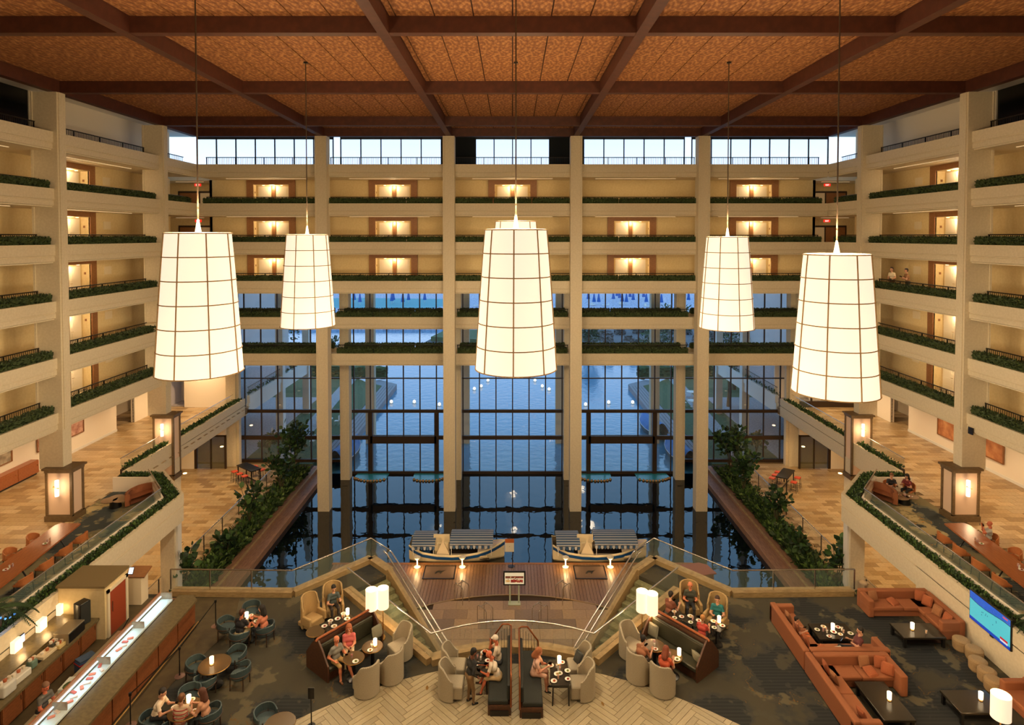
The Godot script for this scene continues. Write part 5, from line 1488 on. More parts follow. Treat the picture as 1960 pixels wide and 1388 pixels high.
var body_parts := {}
const SKIN := Color(1, 0, 1)
func make_body_parts() -> void:
	var s := SKIN
	var dark := Color(0.03, 0.02, 0.02, 0.5); var lip := Color(0.35, 0.10, 0.08, 0.5)
	body_parts["head"] = skin_nets([[Vector3(0, 0.03, -0.012), Vector3(0, 0.03, -0.03), 0.092, 0.086, s], [Vector3(0, 0.0, 0.02), Vector3(0, -0.075, 0.045), 0.074, 0.044, s], [Vector3(0, -0.1, -0.02), Vector3(0, -0.16, -0.03), 0.05, 0.052, s],
		[Vector3(0, 0.01, 0.092), Vector3(0, -0.025, 0.108), 0.010, 0.017, s], [Vector3(-0.09, 0.0, -0.01), Vector3(-0.095, -0.03, -0.008), 0.018, 0.014, s], [Vector3(0.09, 0.0, -0.01), Vector3(0.095, -0.03, -0.008), 0.018, 0.014, s],
		[Vector3(-0.034, 0.018, 0.083), Vector3(-0.026, 0.018, 0.085), 0.010, 0.010, dark], [Vector3(0.034, 0.018, 0.083), Vector3(0.026, 0.018, 0.085), 0.010, 0.010, dark], [Vector3(-0.02, -0.058, 0.084), Vector3(0.02, -0.058, 0.084), 0.009, 0.009, lip]], 0.012, 0.025)
	body_parts["short"] = skin_nets([[Vector3(0, 0.045, -0.02), Vector3(0, 0.05, -0.04), 0.098, 0.092, Color.WHITE], [Vector3(0, 0.0, -0.06), Vector3(0, -0.05, -0.06), 0.07, 0.055, Color.WHITE]], 0.016, 0.03)
	body_parts["long"] = skin_nets([[Vector3(0, 0.045, -0.02), Vector3(0, 0.045, -0.045), 0.103, 0.098, Color.WHITE], [Vector3(0, 0.0, -0.06), Vector3(0, -0.22, -0.09), 0.09, 0.10, Color.WHITE], [Vector3(0.07, 0.0, -0.03), Vector3(0.09, -0.18, -0.03), 0.04, 0.04, Color.WHITE], [Vector3(-0.07, 0.0, -0.03), Vector3(-0.09, -0.18, -0.03), 0.04, 0.04, Color.WHITE]], 0.018, 0.04)
	body_parts["cap"] = skin_nets([[Vector3(0, 0.06, -0.01), Vector3(0, 0.05, -0.03), 0.097, 0.096, Color.WHITE], [Vector3(-0.04, 0.07, 0.10), Vector3(0.04, 0.07, 0.10), 0.018, 0.018, Color.WHITE], [Vector3(0, 0.07, 0.06), Vector3(0, 0.065, 0.12), 0.03, 0.02, Color.WHITE]], 0.016, 0.03)
	var hand := [[Vector3(0, 0, 0), Vector3(0, -0.05, 0.0), 0.026, 0.030, s], [Vector3(0.02, -0.05, 0), Vector3(-0.022, -0.055, 0), 0.019, 0.018, s], [Vector3(0.026, -0.02, 0.01), Vector3(0.046, -0.05, 0.026), 0.013, 0.011, s], [Vector3(0.046, -0.05, 0.026), Vector3(0.044, -0.078, 0.04), 0.0105, 0.009, s]]
	for k in 4:
		var x := 0.030 - 0.020 * k
		var l: float = [0.085, 0.095, 0.088, 0.07][k]
		hand.append([Vector3(x, -0.06, 0), Vector3(x * 1.05, -0.06 - l * 0.5, 0.010), 0.0105, 0.0095, s])
		hand.append([Vector3(x * 1.05, -0.06 - l * 0.5, 0.010), Vector3(x * 1.05, -0.06 - l * 0.85, 0.032), 0.0095, 0.008, s])
	body_parts["hand"] = skin_nets(hand, 0.006, 0.008)

# look: shirt, trousers, skin, shoes colours; bare_arms, bare_legs; hair [kind, colour]; pose: seat / stand with options
func person(at: Vector3, turn: float, label: String, look: Dictionary, pose: Dictionary) -> Node3D:
	var o := thing("person", label, "person", at, turn)
	var tone := func(c: Color) -> Color: return c.srgb_to_linear()
	var skin: Color = tone.call(look.get("skin", rgb(198, 148, 120)))
	var shirt: Color = tone.call(look.get("shirt", rgb(120, 120, 120)))
	var legs: Color = tone.call(look.get("trousers", rgb(60, 60, 70)))
	var shoes: Color = tone.call(look.get("shoes", rgb(40, 34, 30)))
	var sleeve: Color = skin if look.get("bare_arms", true) else shirt
	var shin: Color = skin if look.get("bare_legs", false) else legs
	var k: float = look.get("scale", 1.0)
	var B := []
	var sit: bool = pose.get("sit", true)
	var hip := Vector3(0, pose.get("seat", 0.46) + 0.10, 0) if sit else Vector3(0, 0.94, 0)
	var lean: float = pose.get("lean", 0.06)         # forwards in metres at the neck
	var side: float = pose.get("side", 0.0)
	var neck := hip + Vector3(side, 0.52, lean)
	var chest := hip.lerp(neck, 0.62)
	var waist := hip.lerp(neck, 0.25)
	B.append([hip + Vector3(-0.07, 0, 0), hip + Vector3(0.07, 0, 0), 0.115, 0.115, legs])
	B.append([waist + Vector3(-0.05, 0, 0), waist + Vector3(0.05, 0, 0), 0.108, 0.108, shirt])
	B.append([chest + Vector3(-0.08, 0, 0), chest + Vector3(0.08, 0, 0), 0.112, 0.112, shirt])
	B.append([neck + Vector3(-0.12, -0.07, 0), neck + Vector3(0.12, -0.07, 0), 0.07, 0.07, shirt])
	B.append([neck + Vector3(0, -0.04, 0), neck + Vector3(0, 0.06, 0.01), 0.052, 0.050, skin])
	var hand_xf := []
	for s in [-1.0, 1.0]:
		var sh := neck + Vector3(s * 0.175, -0.075, 0)
		var to: Vector3 = pose.get("hand_r" if s > 0 else "hand_l", Vector3(s * 0.16, -0.26, 0.36) if sit else Vector3(s * 0.27, -0.62, 0.08))
		var wrist := neck + to
		var dir := wrist - sh
		var l := clampf(dir.length(), 0.2, 0.55)
		wrist = sh + dir.normalized() * l
		var bend := sqrt(maxf(0.0, 0.285 * 0.285 - l * l / 4))
		var pole: Vector3 = (Vector3(s * 0.5, -1, -0.5)).normalized()
		pole = (pole - dir.normalized() * pole.dot(dir.normalized())).normalized()
		var elbow := sh.lerp(wrist, 0.5) + pole * bend
		B.append([sh, sh.lerp(elbow, 0.55), 0.062, 0.050, shirt])
		B.append([sh.lerp(elbow, 0.55), elbow, 0.048, 0.042, sleeve])
		B.append([elbow, wrist, 0.042, 0.028, sleeve])
		var f := (wrist - elbow).normalized()
		var x := f.cross(Vector3(0, 0, 1) if absf(f.z) < 0.9 else Vector3(0, 1, 0)).normalized() * -1.0
		var bz := x.cross(-f)
		hand_xf.append(Transform3D(Basis(x * (-s), -f, bz), wrist))
		var hp := hip + Vector3(s * 0.09, 0, 0)
		var knee: Vector3; var foot: Vector3
		if sit:
			knee = hip + pose.get("knee_r" if s > 0 else "knee_l", Vector3(s * 0.13, 0.0, 0.43))
			foot = pose.get("foot_r" if s > 0 else "foot_l", Vector3(s * 0.13, 0.08, 0.46))
		else:
			foot = pose.get("foot_r" if s > 0 else "foot_l", Vector3(s * 0.1, 0.08, 0.0))
			knee = hp.lerp(foot, 0.52) + Vector3(0, 0, 0.05)
		B.append([hp, knee, 0.088, 0.060, legs])
		B.append([knee, knee.lerp(foot, 0.4), 0.056, 0.052, shin])
		B.append([knee.lerp(foot, 0.4), foot, 0.05, 0.036, shin])
		B.append([foot + Vector3(0, -0.035, -0.02), foot + Vector3(s * 0.02, -0.045, 0.14), 0.042, 0.034, shoes])
	var m := skin_nets(B, 0.026, 0.045)
	var head := Transform3D(Basis.from_euler(Vector3(pose.get("nod", 0.12), pose.get("look", 0.0), 0)), neck + Vector3(0, 0.205, 0.03 + lean * 0.15))
	m.add(body_parts["head"], head, skin)
	for h in hand_xf: m.add(body_parts["hand"], h, skin)
	var mm := mat("clothed_figure", Color.WHITE, 0.75)
	mm.vertex_color_use_as_albedo = true
	var body := part(o, "body", m, mm)
	body.scale = Vector3.ONE * k
	var hair = look.get("hair", ["short", rgb(46, 32, 24)])
	if hair[0] != "none":
		var hm := mb().add(body_parts[hair[0]], head)
		var hp2 := part(o, "cap" if hair[0] == "cap" else "hair", hm, mat("hair_%s" % hair[1].to_html(), hair[1], 0.7))
		hp2.scale = Vector3.ONE * k
	return o

# ---------------------------------------------------------------- the lounge
func build_lounge() -> void:
	var L := LOUNGE
	var up := Vector3.UP
	# teal tub chairs round three tables by the bar
	var tA := on(477, 1188, 0.74); var tB := on(411, 1271, 0.74); var tC := on(355, 1357, 0.74); var tD := on(536, 1384, 0.74)
	round_table(tA, 0.42, "round bronze table laid for two by the lagoon balustrade, bar side")
	round_table(tB, 0.52, "empty round bronze table with one lamp among teal chairs")
	round_table(tC, 0.5, "round bronze table crowded with food, striped shirt guest beside it")
	round_table(tD, 0.45, "round bronze table beside the pale herringbone floor")
	var wheres := {"A": [tA, [[434, 1192], [458, 1211], [507, 1199], [481, 1163]], "table laid for two"], "B": [tB, [[376, 1270], [392, 1300], [452, 1250], [459, 1280]], "empty table with one lamp"], "C": [tC, [[363, 1326], [401, 1362], [290, 1376], [333, 1391]], "crowded food table"], "D": [tD, [[508, 1366]], "table at the herringbone edge"]}
	for k in wheres:
		var w = wheres[k]
		var names = {"A": ["on its bar side", "under the black shirted guest", "under the bare shouldered guest", "on its lagoon side"], "B": ["on its bar side", "next to the crowded table", "towards the balustrade", "towards the banquette"], "C": ["towards the empty table", "under the rust topped guest", "under the white shirted guest", "under the striped guest"], "D": ["alone"]}[k]
		for i in w[1].size():
			var p := on(w[1][i][0], w[1][i][1], 0.62)
			tub_chair(p, towards(p, w[0]), "teal tub chair at the %s, %s" % [w[2], names[i]])
	table_lamp(tA + up * 0.74 + Vector3(-0.12, 0, -0.06), "glowing little lamp on the table laid for two by the bar")
	table_lamp(tB + up * 0.74 + Vector3(-0.08, 0, 0.05), "glowing little lamp on the otherwise empty bronze table")
	table_lamp(tC + up * 0.74 + Vector3(0.0, 0, -0.2), "glowing little lamp on the crowded food table")
	table_setting(tA + up * 0.74, 0.42, "the table laid for two by the bar", 1, 3, 2)
	table_setting(tC + up * 0.74, 0.5, "the crowded table by the bar", 2, 4, 3)
	var pA1 := on(458, 1211, 0.62); var pA2 := on(507, 1199, 0.62)
	person(pA1, towards(pA1, tA), "person in a black t-shirt seen from behind at table by the bar", {"shirt": rgb(20, 20, 22), "trousers": rgb(190, 170, 130), "hair": ["short", rgb(60, 30, 20)], "skin": rgb(196, 116, 84)}, {"lean": 0.12})
	person(pA2, towards(pA2, tA), "person in a strappy top with bare shoulders at table by the bar", {"shirt": rgb(196, 120, 90), "trousers": rgb(60, 66, 70), "hair": ["long", rgb(24, 18, 16)], "skin": rgb(206, 132, 100)}, {"lean": 0.1, "look": 0.2})
	var pC1 := on(296, 1366, 0.62); var pC2 := on(344, 1384, 0.62); var pC3 := on(396, 1366, 0.62)
	person(pC1, towards(pC1, tC), "person in a white shirt leaning over the crowded food table", {"shirt": rgb(226, 208, 184), "trousers": rgb(30, 30, 34), "hair": ["short", rgb(30, 22, 18)]}, {"lean": 0.2, "nod": 0.4})
	var striped := person(pC2, towards(pC2, tC), "person in a red and white striped shirt at the crowded food table", {"shirt": rgb(206, 180, 150), "trousers": rgb(120, 60, 40), "hair": ["short", rgb(110, 70, 40)]}, {"lean": 0.12})
	var bands := mb()
	for k in 4:
		var ring := []
		for i in 17: ring.append(Vector3(cos(TAU * i / 16) * 0.205, 0.70 + k * 0.1, 0.03 + k * 0.022 + sin(TAU * i / 16) * 0.125))
		bands.tube(ring, 0.014, 5)
	part(striped, "shirt_stripes", bands, mat("red_stripe", rgb(150, 40, 34), 0.9))
	person(pC3, towards(pC3, tC), "person in a rust and cream top at the crowded food table", {"shirt": rgb(190, 140, 110), "trousers": rgb(50, 60, 66), "hair": ["long", rgb(80, 44, 28)]}, {"lean": 0.12})
	# stanchions and belt in front of the bar
	var spots := [on(250, 1389), on(344, 1295), on(413, 1199)]
	for k in 3:
		var o := thing("stanchion", "slim black belt post on the olive floor, %s" % ["next to the bar front", "middle one of the row", "beside the lagoon balustrade"][k], "post", spots[k], 0, "belt posts")
		part(o, "base", mb().lathe([Vector2(0.17, 0), Vector2(0.17, 0.02), Vector2(0.03, 0.05)], 14), mat("belt_post_base", rgb(150, 120, 110), 0.3, 0.6))
		part(o, "pole", mb().tube([up * 0.04, up * 0.98], 0.02, 8), black)
		part(o, "head", mb().lathe([Vector2(0.045, 0.96), Vector2(0.045, 1.05), Vector2(0, 1.06)], 10), black)
	for k in 2:
		var o := thing("belt", "black retractable belt between the %s belt posts" % ["bar front", "balustrade"][k], "belt")
		part(o, "webbing", mb().quad4(spots[k] + up * 0.99, spots[k + 1] + up * 0.99, spots[k + 1] + up * 1.03, spots[k] + up * 1.03, 0.004), black)
	var tab := thing("tablet_stand", "thin black tablet stand on the herringbone floor edge", "stand", on(596, 1390))
	part(tab, "pole", mb().tube([up * 0.02, up * 0.9], 0.02, 8), black)
	part(tab, "base", mb().lathe([Vector2(0.16, 0), Vector2(0.16, 0.02), Vector2(0, 0.03)], 14), black)
	part(tab, "screen", mb().rbox(Vector3(0, 1.05, 0), Vector3(0.2, 0.36, 0.03), 0.012), black)
	# the two corner groups of banquettes, wing chairs and barrel chairs
	for s in [-1.0, 1.0]:
		var whose := "bar side" if s < 0 else "television side"
		var a := v(6.85 * s, L, 21.4); var b := v(5.36 * s, L, 23.2)
		double_bench(a if s < 0 else b, b if s < 0 else a, "dark double sided banquette with copper top rail, %s group" % whose, s)
		var chairs := [on(749, 1300), on(702, 1325), on(768, 1257)] if s < 0 else [on(1222, 1300), on(1268, 1325), on(1207, 1255)]
		var t1 := on(677, 1259, 0.74) if s < 0 else on(1286, 1255, 0.74)
		var t2 := on(713, 1237, 0.74) if s < 0 else on(1253, 1235, 0.74)
		round_table(t1, 0.36, "round bronze table before the banquette, far from the stair, %s" % whose)
		round_table(t2, 0.36, "round bronze table before the banquette, close to the stair, %s" % whose)
		barrel_chair(chairs[0], towards(chairs[0], t2), "grey barrel chair on the herringbone edge, middle of three, %s group" % whose)
		barrel_chair(chairs[1], towards(chairs[1], t1), "grey barrel chair standing well out on the herringbone floor, %s group" % whose)
		barrel_chair(chairs[2], towards(chairs[2], t2 + Vector3(0, 0, 0.3)), "grey barrel chair beside the stair balustrade, %s group" % whose)
		var lt := t2 + Vector3(0.1, 0.74, 0.02) if s < 0 else t1 + Vector3(0.24, 0.74, 0.05)
		table_lamp(lt, "glowing little lamp on the round table before the banquette, " + whose)
		table_setting(t2 + up * 0.74, 0.34, "the round table close to the stair, " + whose, 4, 1, 2)
		table_setting(t1 + up * 0.74, 0.34, "the round table by the banquette end, " + whose, 5, 1, 1)
		# behind: wing chairs and the low tables with food
		var wa := on(596, 1186, 0.3) if s < 0 else on(1320, 1162, 0.3)
		var wb := on(637, 1164, 0.3) if s < 0 else on(1372, 1187, 0.3)
		var ba := on(657, 1182, 0.74) if s < 0 else on(1326, 1187, 0.74)
		var bb := on(632, 1196, 0.74) if s < 0 else on(1371, 1197, 0.74)
		for q in [[ba, "beside the banquette back"], [bb, "by the wing chair knees"]]:
			var tt := thing("supper_table", "small square black table %s, %s" % [q[1], whose], "table", q[0], 45.0 * s, "square supper tables")
			part(tt, "tabletop", mb().rbox(Vector3(0, 0.72, 0), Vector3(0.62, 0.04, 0.62), 0.015), mat("black_stone_top", rgb(38, 32, 24), 0.22))
			part(tt, "pedestal", mb().tube([up * 0.03, up * 0.7], 0.035, 8), black)
			part(tt, "foot", mb().lathe([Vector2(0.24, 0), Vector2(0.24, 0.03), Vector2(0.04, 0.05)], 14), black)
			table_setting(q[0] + up * 0.74, 0.3, "the square table %s, %s" % [q[1], whose], 7 + int(s), 3, 2)
		wing_chair(wa, towards(wa, (ba + bb) / 2), "mustard wing chair, %s" % ("empty one, away from the stair" if s < 0 else "with a guest in a dark tee"))
		wing_chair(wb, towards(wb, (ba + bb) / 2), "mustard wing chair, %s" % ("next to the stair landing, bar side" if s < 0 else "with a guest in a teal shirt"))
		table_lamp((ba if s < 0 else bb) + up * 0.74 + Vector3(0.14, 0, -0.1), "glowing little lamp on the square supper table, " + whose)
		twin_lamp(on(711, 1150, 1.5) if s < 0 else on(1229, 1153, 1.5), on(733, 1147, 1.5) if s < 0 else on(1248, 1158, 1.5), "brass floor lamp with two tall white shades by the stair, " + whose)
		if s > 0:
			var tc := on(1294, 1178, 0.74)
			var tt := thing("supper_table", "small square black table next to the television side stair", "table", tc, 45, "square supper tables")
			part(tt, "tabletop", mb().rbox(Vector3(0, 0.72, 0), Vector3(0.62, 0.04, 0.62), 0.015), mat("black_stone_top", rgb(38, 32, 24), 0.22))
			part(tt, "pedestal", mb().tube([up * 0.03, up * 0.7], 0.035, 8), black)
			table_setting(tc + up * 0.74, 0.3, "the square table next to the television side stair", 12, 3, 1)
			person(wa + Vector3(0, 0, 0.05), towards(wa, ba), "person in a dark tee in a mustard wing chair", {"shirt": rgb(60, 62, 52), "trousers": rgb(40, 42, 44), "hair": ["none", Color.BLACK], "skin": rgb(212, 130, 92)}, {"lean": 0.0, "seat": 0.42})
			person(wb + Vector3(0, 0, 0.05), towards(wb, bb), "person in a teal patterned shirt in a mustard wing chair", {"shirt": rgb(30, 104, 110), "trousers": rgb(50, 46, 40), "hair": ["short", rgb(60, 40, 30)]}, {"lean": 0.12, "seat": 0.42})
			var k1 := on(1343, 1206, 0.75); var k2 := on(1280, 1166, 0.75)
			person(k1, towards(k1, wb), "person in a red print top behind the banquette", {"shirt": rgb(196, 74, 60), "trousers": rgb(70, 60, 60), "hair": ["short", rgb(190, 130, 70)], "scale": 0.9}, {"lean": 0.08})
			person(k2, towards(k2, wa), "person in a brown top at the back of the banquette", {"shirt": rgb(110, 60, 40), "trousers": rgb(50, 50, 50), "hair": ["short", rgb(30, 20, 16)]}, {"lean": 0.1})
			var p1: Vector3 = chairs[0] + Vector3(0.02, 0, -0.02); var p2: Vector3 = chairs[1] + Vector3(0.02, 0, -0.02)
			person(p1, towards(p1, t2), "person in a brown print top in a barrel chair", {"shirt": rgb(150, 96, 64), "trousers": rgb(60, 50, 46), "hair": ["short", rgb(16, 14, 14)]}, {"lean": 0.2, "nod": 0.35})
			person(p2, towards(p2, t1), "person in an orange and red top in a barrel chair", {"shirt": rgb(196, 86, 52), "trousers": rgb(110, 50, 40), "hair": ["long", rgb(120, 56, 30)]}, {"lean": 0.22, "nod": 0.4})
		else:
			person(wb + Vector3(0, 0, 0.05), towards(wb, ba), "person in a grey check shirt in the wing chair by the stair", {"shirt": rgb(66, 78, 80), "trousers": rgb(50, 46, 40), "hair": ["short", rgb(30, 24, 20)]}, {"lean": 0.16, "nod": 0.3, "seat": 0.42})
			var m1 := on(643, 1252, 0.75); var m2 := on(668, 1228, 0.75)
			var bt := towards(a, b) - 90.0
			person(m1, towards(m1, t1) - 25, "person in a grey tee and khaki shorts on the banquette", {"shirt": rgb(132, 130, 122), "trousers": rgb(186, 152, 96), "bare_legs": true, "hair": ["none", Color.BLACK], "skin": rgb(214, 132, 96), "shoes": rgb(120, 80, 50)}, {"lean": 0.02, "foot_r": Vector3(0.2, 0.08, 0.75), "knee_r": Vector3(0.16, 0.02, 0.46), "hand_l": Vector3(-0.2, -0.4, 0.2)})
			person(m2, towards(m2, t1) - 10, "person in a pink top and white trousers on the banquette", {"shirt": rgb(214, 110, 108), "trousers": rgb(226, 206, 170), "hair": ["long", rgb(166, 96, 60)], "skin": rgb(220, 150, 118)}, {"lean": 0.04, "hand_l": Vector3(-0.02, -0.36, 0.3), "hand_r": Vector3(0.06, -0.36, 0.3)})
			var side := on(604, 1208, 0.74)
			round_table(side, 0.34, "round bronze table on its own behind the banquette end")
		var pat := cloth("grey_leaf_print", rgb(120, 118, 100))
		var c1 := (on(722, 1213, 0.62) if s < 0 else on(1250, 1210, 0.62)) + up * 0.46
		pillow(c1, towards(a, b) + (90.0 if s < 0 else -90.0), -0.25, pat, "grey leaf print cushion at the stair end of the %s banquette" % whose, "grey print cushions", 0.48)
		if s > 0: pillow(on(1334, 1262, 0.6) + up * 0.46, -60, -0.3, pat, "grey leaf print cushion at the open end of the television side banquette", "grey print cushions", 0.46)
	# the middle group: two benches back to back
	high_bench(-0.02, -1.0, 19.5, 22.15, "black bench with copper framed mesh back, seat towards the bar")
	high_bench(0.2, 1.0, 19.4, 22.0, "black bench with copper framed mesh back, seat towards the television")
	for s in [-1.0, 1.0]:
		var whose := "bar side" if s < 0 else "television side"
		var tt := v(-1.13, L, 20.95) if s < 0 else v(1.58, L, 20.45)
		var o := thing("supper_table", "black rectangular table before the copper framed bench, " + whose, "table", tt, 0, "bench tables")
		part(o, "tabletop", mb().rbox(Vector3(0, 0.72, 0), Vector3(0.62, 0.05, 1.15), 0.015), mat("black_stone_top", rgb(38, 32, 24), 0.22))
		for q in [[-1, -1], [1, -1], [1, 1], [-1, 1]]: part(o, "leg", mb().tube([Vector3(q[0] * 0.27, 0, q[1] * 0.53), Vector3(q[0] * 0.25, 0.7, q[1] * 0.5)], 0.025, 6), black)
		part(o, "apron", mb().box(Vector3(0, 0.64, 0), Vector3(0.5, 0.1, 1.0)), black)
		table_setting(tt + Vector3(0, 0.745, -0.2), 0.42, "the black bench table, " + whose, 20 + int(s), 4, 3)
		if s > 0: table_setting(tt + Vector3(0, 0.745, 0.3), 0.34, "the black bench table, " + whose, 27, 3, 1)
		var fx := -2.06 if s < 0 else 2.34
		for k in 2:
			var p := v(fx, L, 20.42 + k * 0.86)
			barrel_chair(p, 88.0 if s < 0 else -88.0, "grey barrel chair facing the copper framed benches, %s, %s" % [whose, "further onto the boards" if k == 0 else "by the curved balustrade"])
	table_lamp(v(1.6, L + 0.745, 20.85), "glowing little lamp on the black bench table, television side")
	var bowl := thing("fruit_bowl", "low bowl of red and orange fruit on the bar side bench table", "bowl", v(-0.96, L + 0.745, 21.4))
	part(bowl, "dish", mb().lathe([Vector2(0, 0), Vector2(0.06, 0), Vector2(0.13, 0.07), Vector2(0.12, 0.07), Vector2(0.05, 0.012), Vector2(0, 0.012)], 16), mat("white_china", rgb(236, 230, 216), 0.25))
	for k in 4: part(bowl, "fruit", mb().ell(Vector3(cos(k * 1.6) * 0.05, 0.075, sin(k * 1.6) * 0.05), Vector3.ONE * 0.042, Basis(), 8), mat("fruit_%d" % (k % 2), [rgb(200, 70, 40), rgb(216, 140, 60)][k % 2], 0.5))
	person(v(-1.42, L, 20.05), 120, "person in a black shirt and tan trousers serving a bench table", {"shirt": rgb(24, 24, 26), "trousers": rgb(120, 92, 60), "hair": ["short", rgb(18, 14, 12)], "skin": rgb(120, 72, 50), "shoes": rgb(20, 18, 18), "bare_arms": false}, {"sit": false, "lean": 0.12, "hand_r": Vector3(0.02, -0.34, 0.44), "hand_l": Vector3(-0.24, -0.5, 0.05), "nod": 0.35, "foot_l": Vector3(-0.14, 0.08, 0.08)})
	person(v(-0.46, L, 21.35), -95, "person with a white cap and white top on the bar side bench", {"shirt": rgb(222, 204, 178), "trousers": rgb(90, 96, 100), "hair": ["cap", rgb(226, 214, 196)], "skin": rgb(206, 120, 84), "bare_legs": true}, {"lean": 0.1, "hand_l": Vector3(-0.06, 0.06, 0.22), "nod": 0.25})
	person(v(-0.46, L, 20.55), -92, "person in a white shirt and cream shorts, one leg crossed, on bench", {"shirt": rgb(226, 210, 186), "trousers": rgb(206, 176, 130), "hair": ["none", Color.BLACK], "skin": rgb(208, 112, 76), "bare_legs": true, "shoes": rgb(60, 40, 30)}, {"lean": 0.26, "nod": 0.5, "knee_l": Vector3(-0.12, 0.14, 0.42), "foot_l": Vector3(0.12, 0.42, 0.62), "foot_r": Vector3(0.15, 0.08, 0.6)})
	var ph := person(v(0.72, L, 20.75), 78, "person in a pale floral dress on the bench reading a phone", {"shirt": rgb(222, 178, 156), "trousers": rgb(206, 160, 136), "hair": ["long", rgb(160, 96, 58)], "skin": rgb(212, 150, 122), "bare_legs": true}, {"lean": 0.14, "nod": 0.45, "hand_r": Vector3(0.06, -0.2, 0.36), "hand_l": Vector3(-0.06, -0.24, 0.34)})
	var phone := thing("phone", "lit phone in the hands of the person in a floral dress", "phone", v(1.14, L + 0.93, 20.72), 78)
	part(phone, "case", mb().rbox(Vector3.ZERO, Vector3(0.08, 0.15, 0.012), 0.005, Basis(Vector3.RIGHT, -0.9)), black)
	part(phone, "screen", mb().box(Vector3(0, 0.006, -0.006), Vector3(0.07, 0.13, 0.006), Basis(Vector3.RIGHT, -0.9)), glow("phone_screen_glow", Color(0.75, 0.88, 1.0), 1.4))
	pillow(v(2.3, L + 0.5, 21.3), -60, 0.5, cloth("charcoal_wool", rgb(44, 46, 44)), "charcoal cushion standing in for a dark jacket on the barrel chair by the balustrade", "jacket stand-ins", 0.42)  # cushion shape stands in for a dark jacket left on the chair
	for k in 2:
		var gar := thing("leaf_on_floor", "single dry leaf lying on the herringbone boards, %s" % ["bar side", "television side"][k], "leaf", v([-2.9, 3.0][k], L + 0.03, [20.6, 19.9][k]), 40 * k, "fallen leaves")
		part(gar, "blade", leaf_shape(0.7, 0.4), mat("dry_leaf", rgb(130, 96, 40), 0.8)).scale = Vector3.ONE * 0.14
		gar.rotation_degrees.x = -80

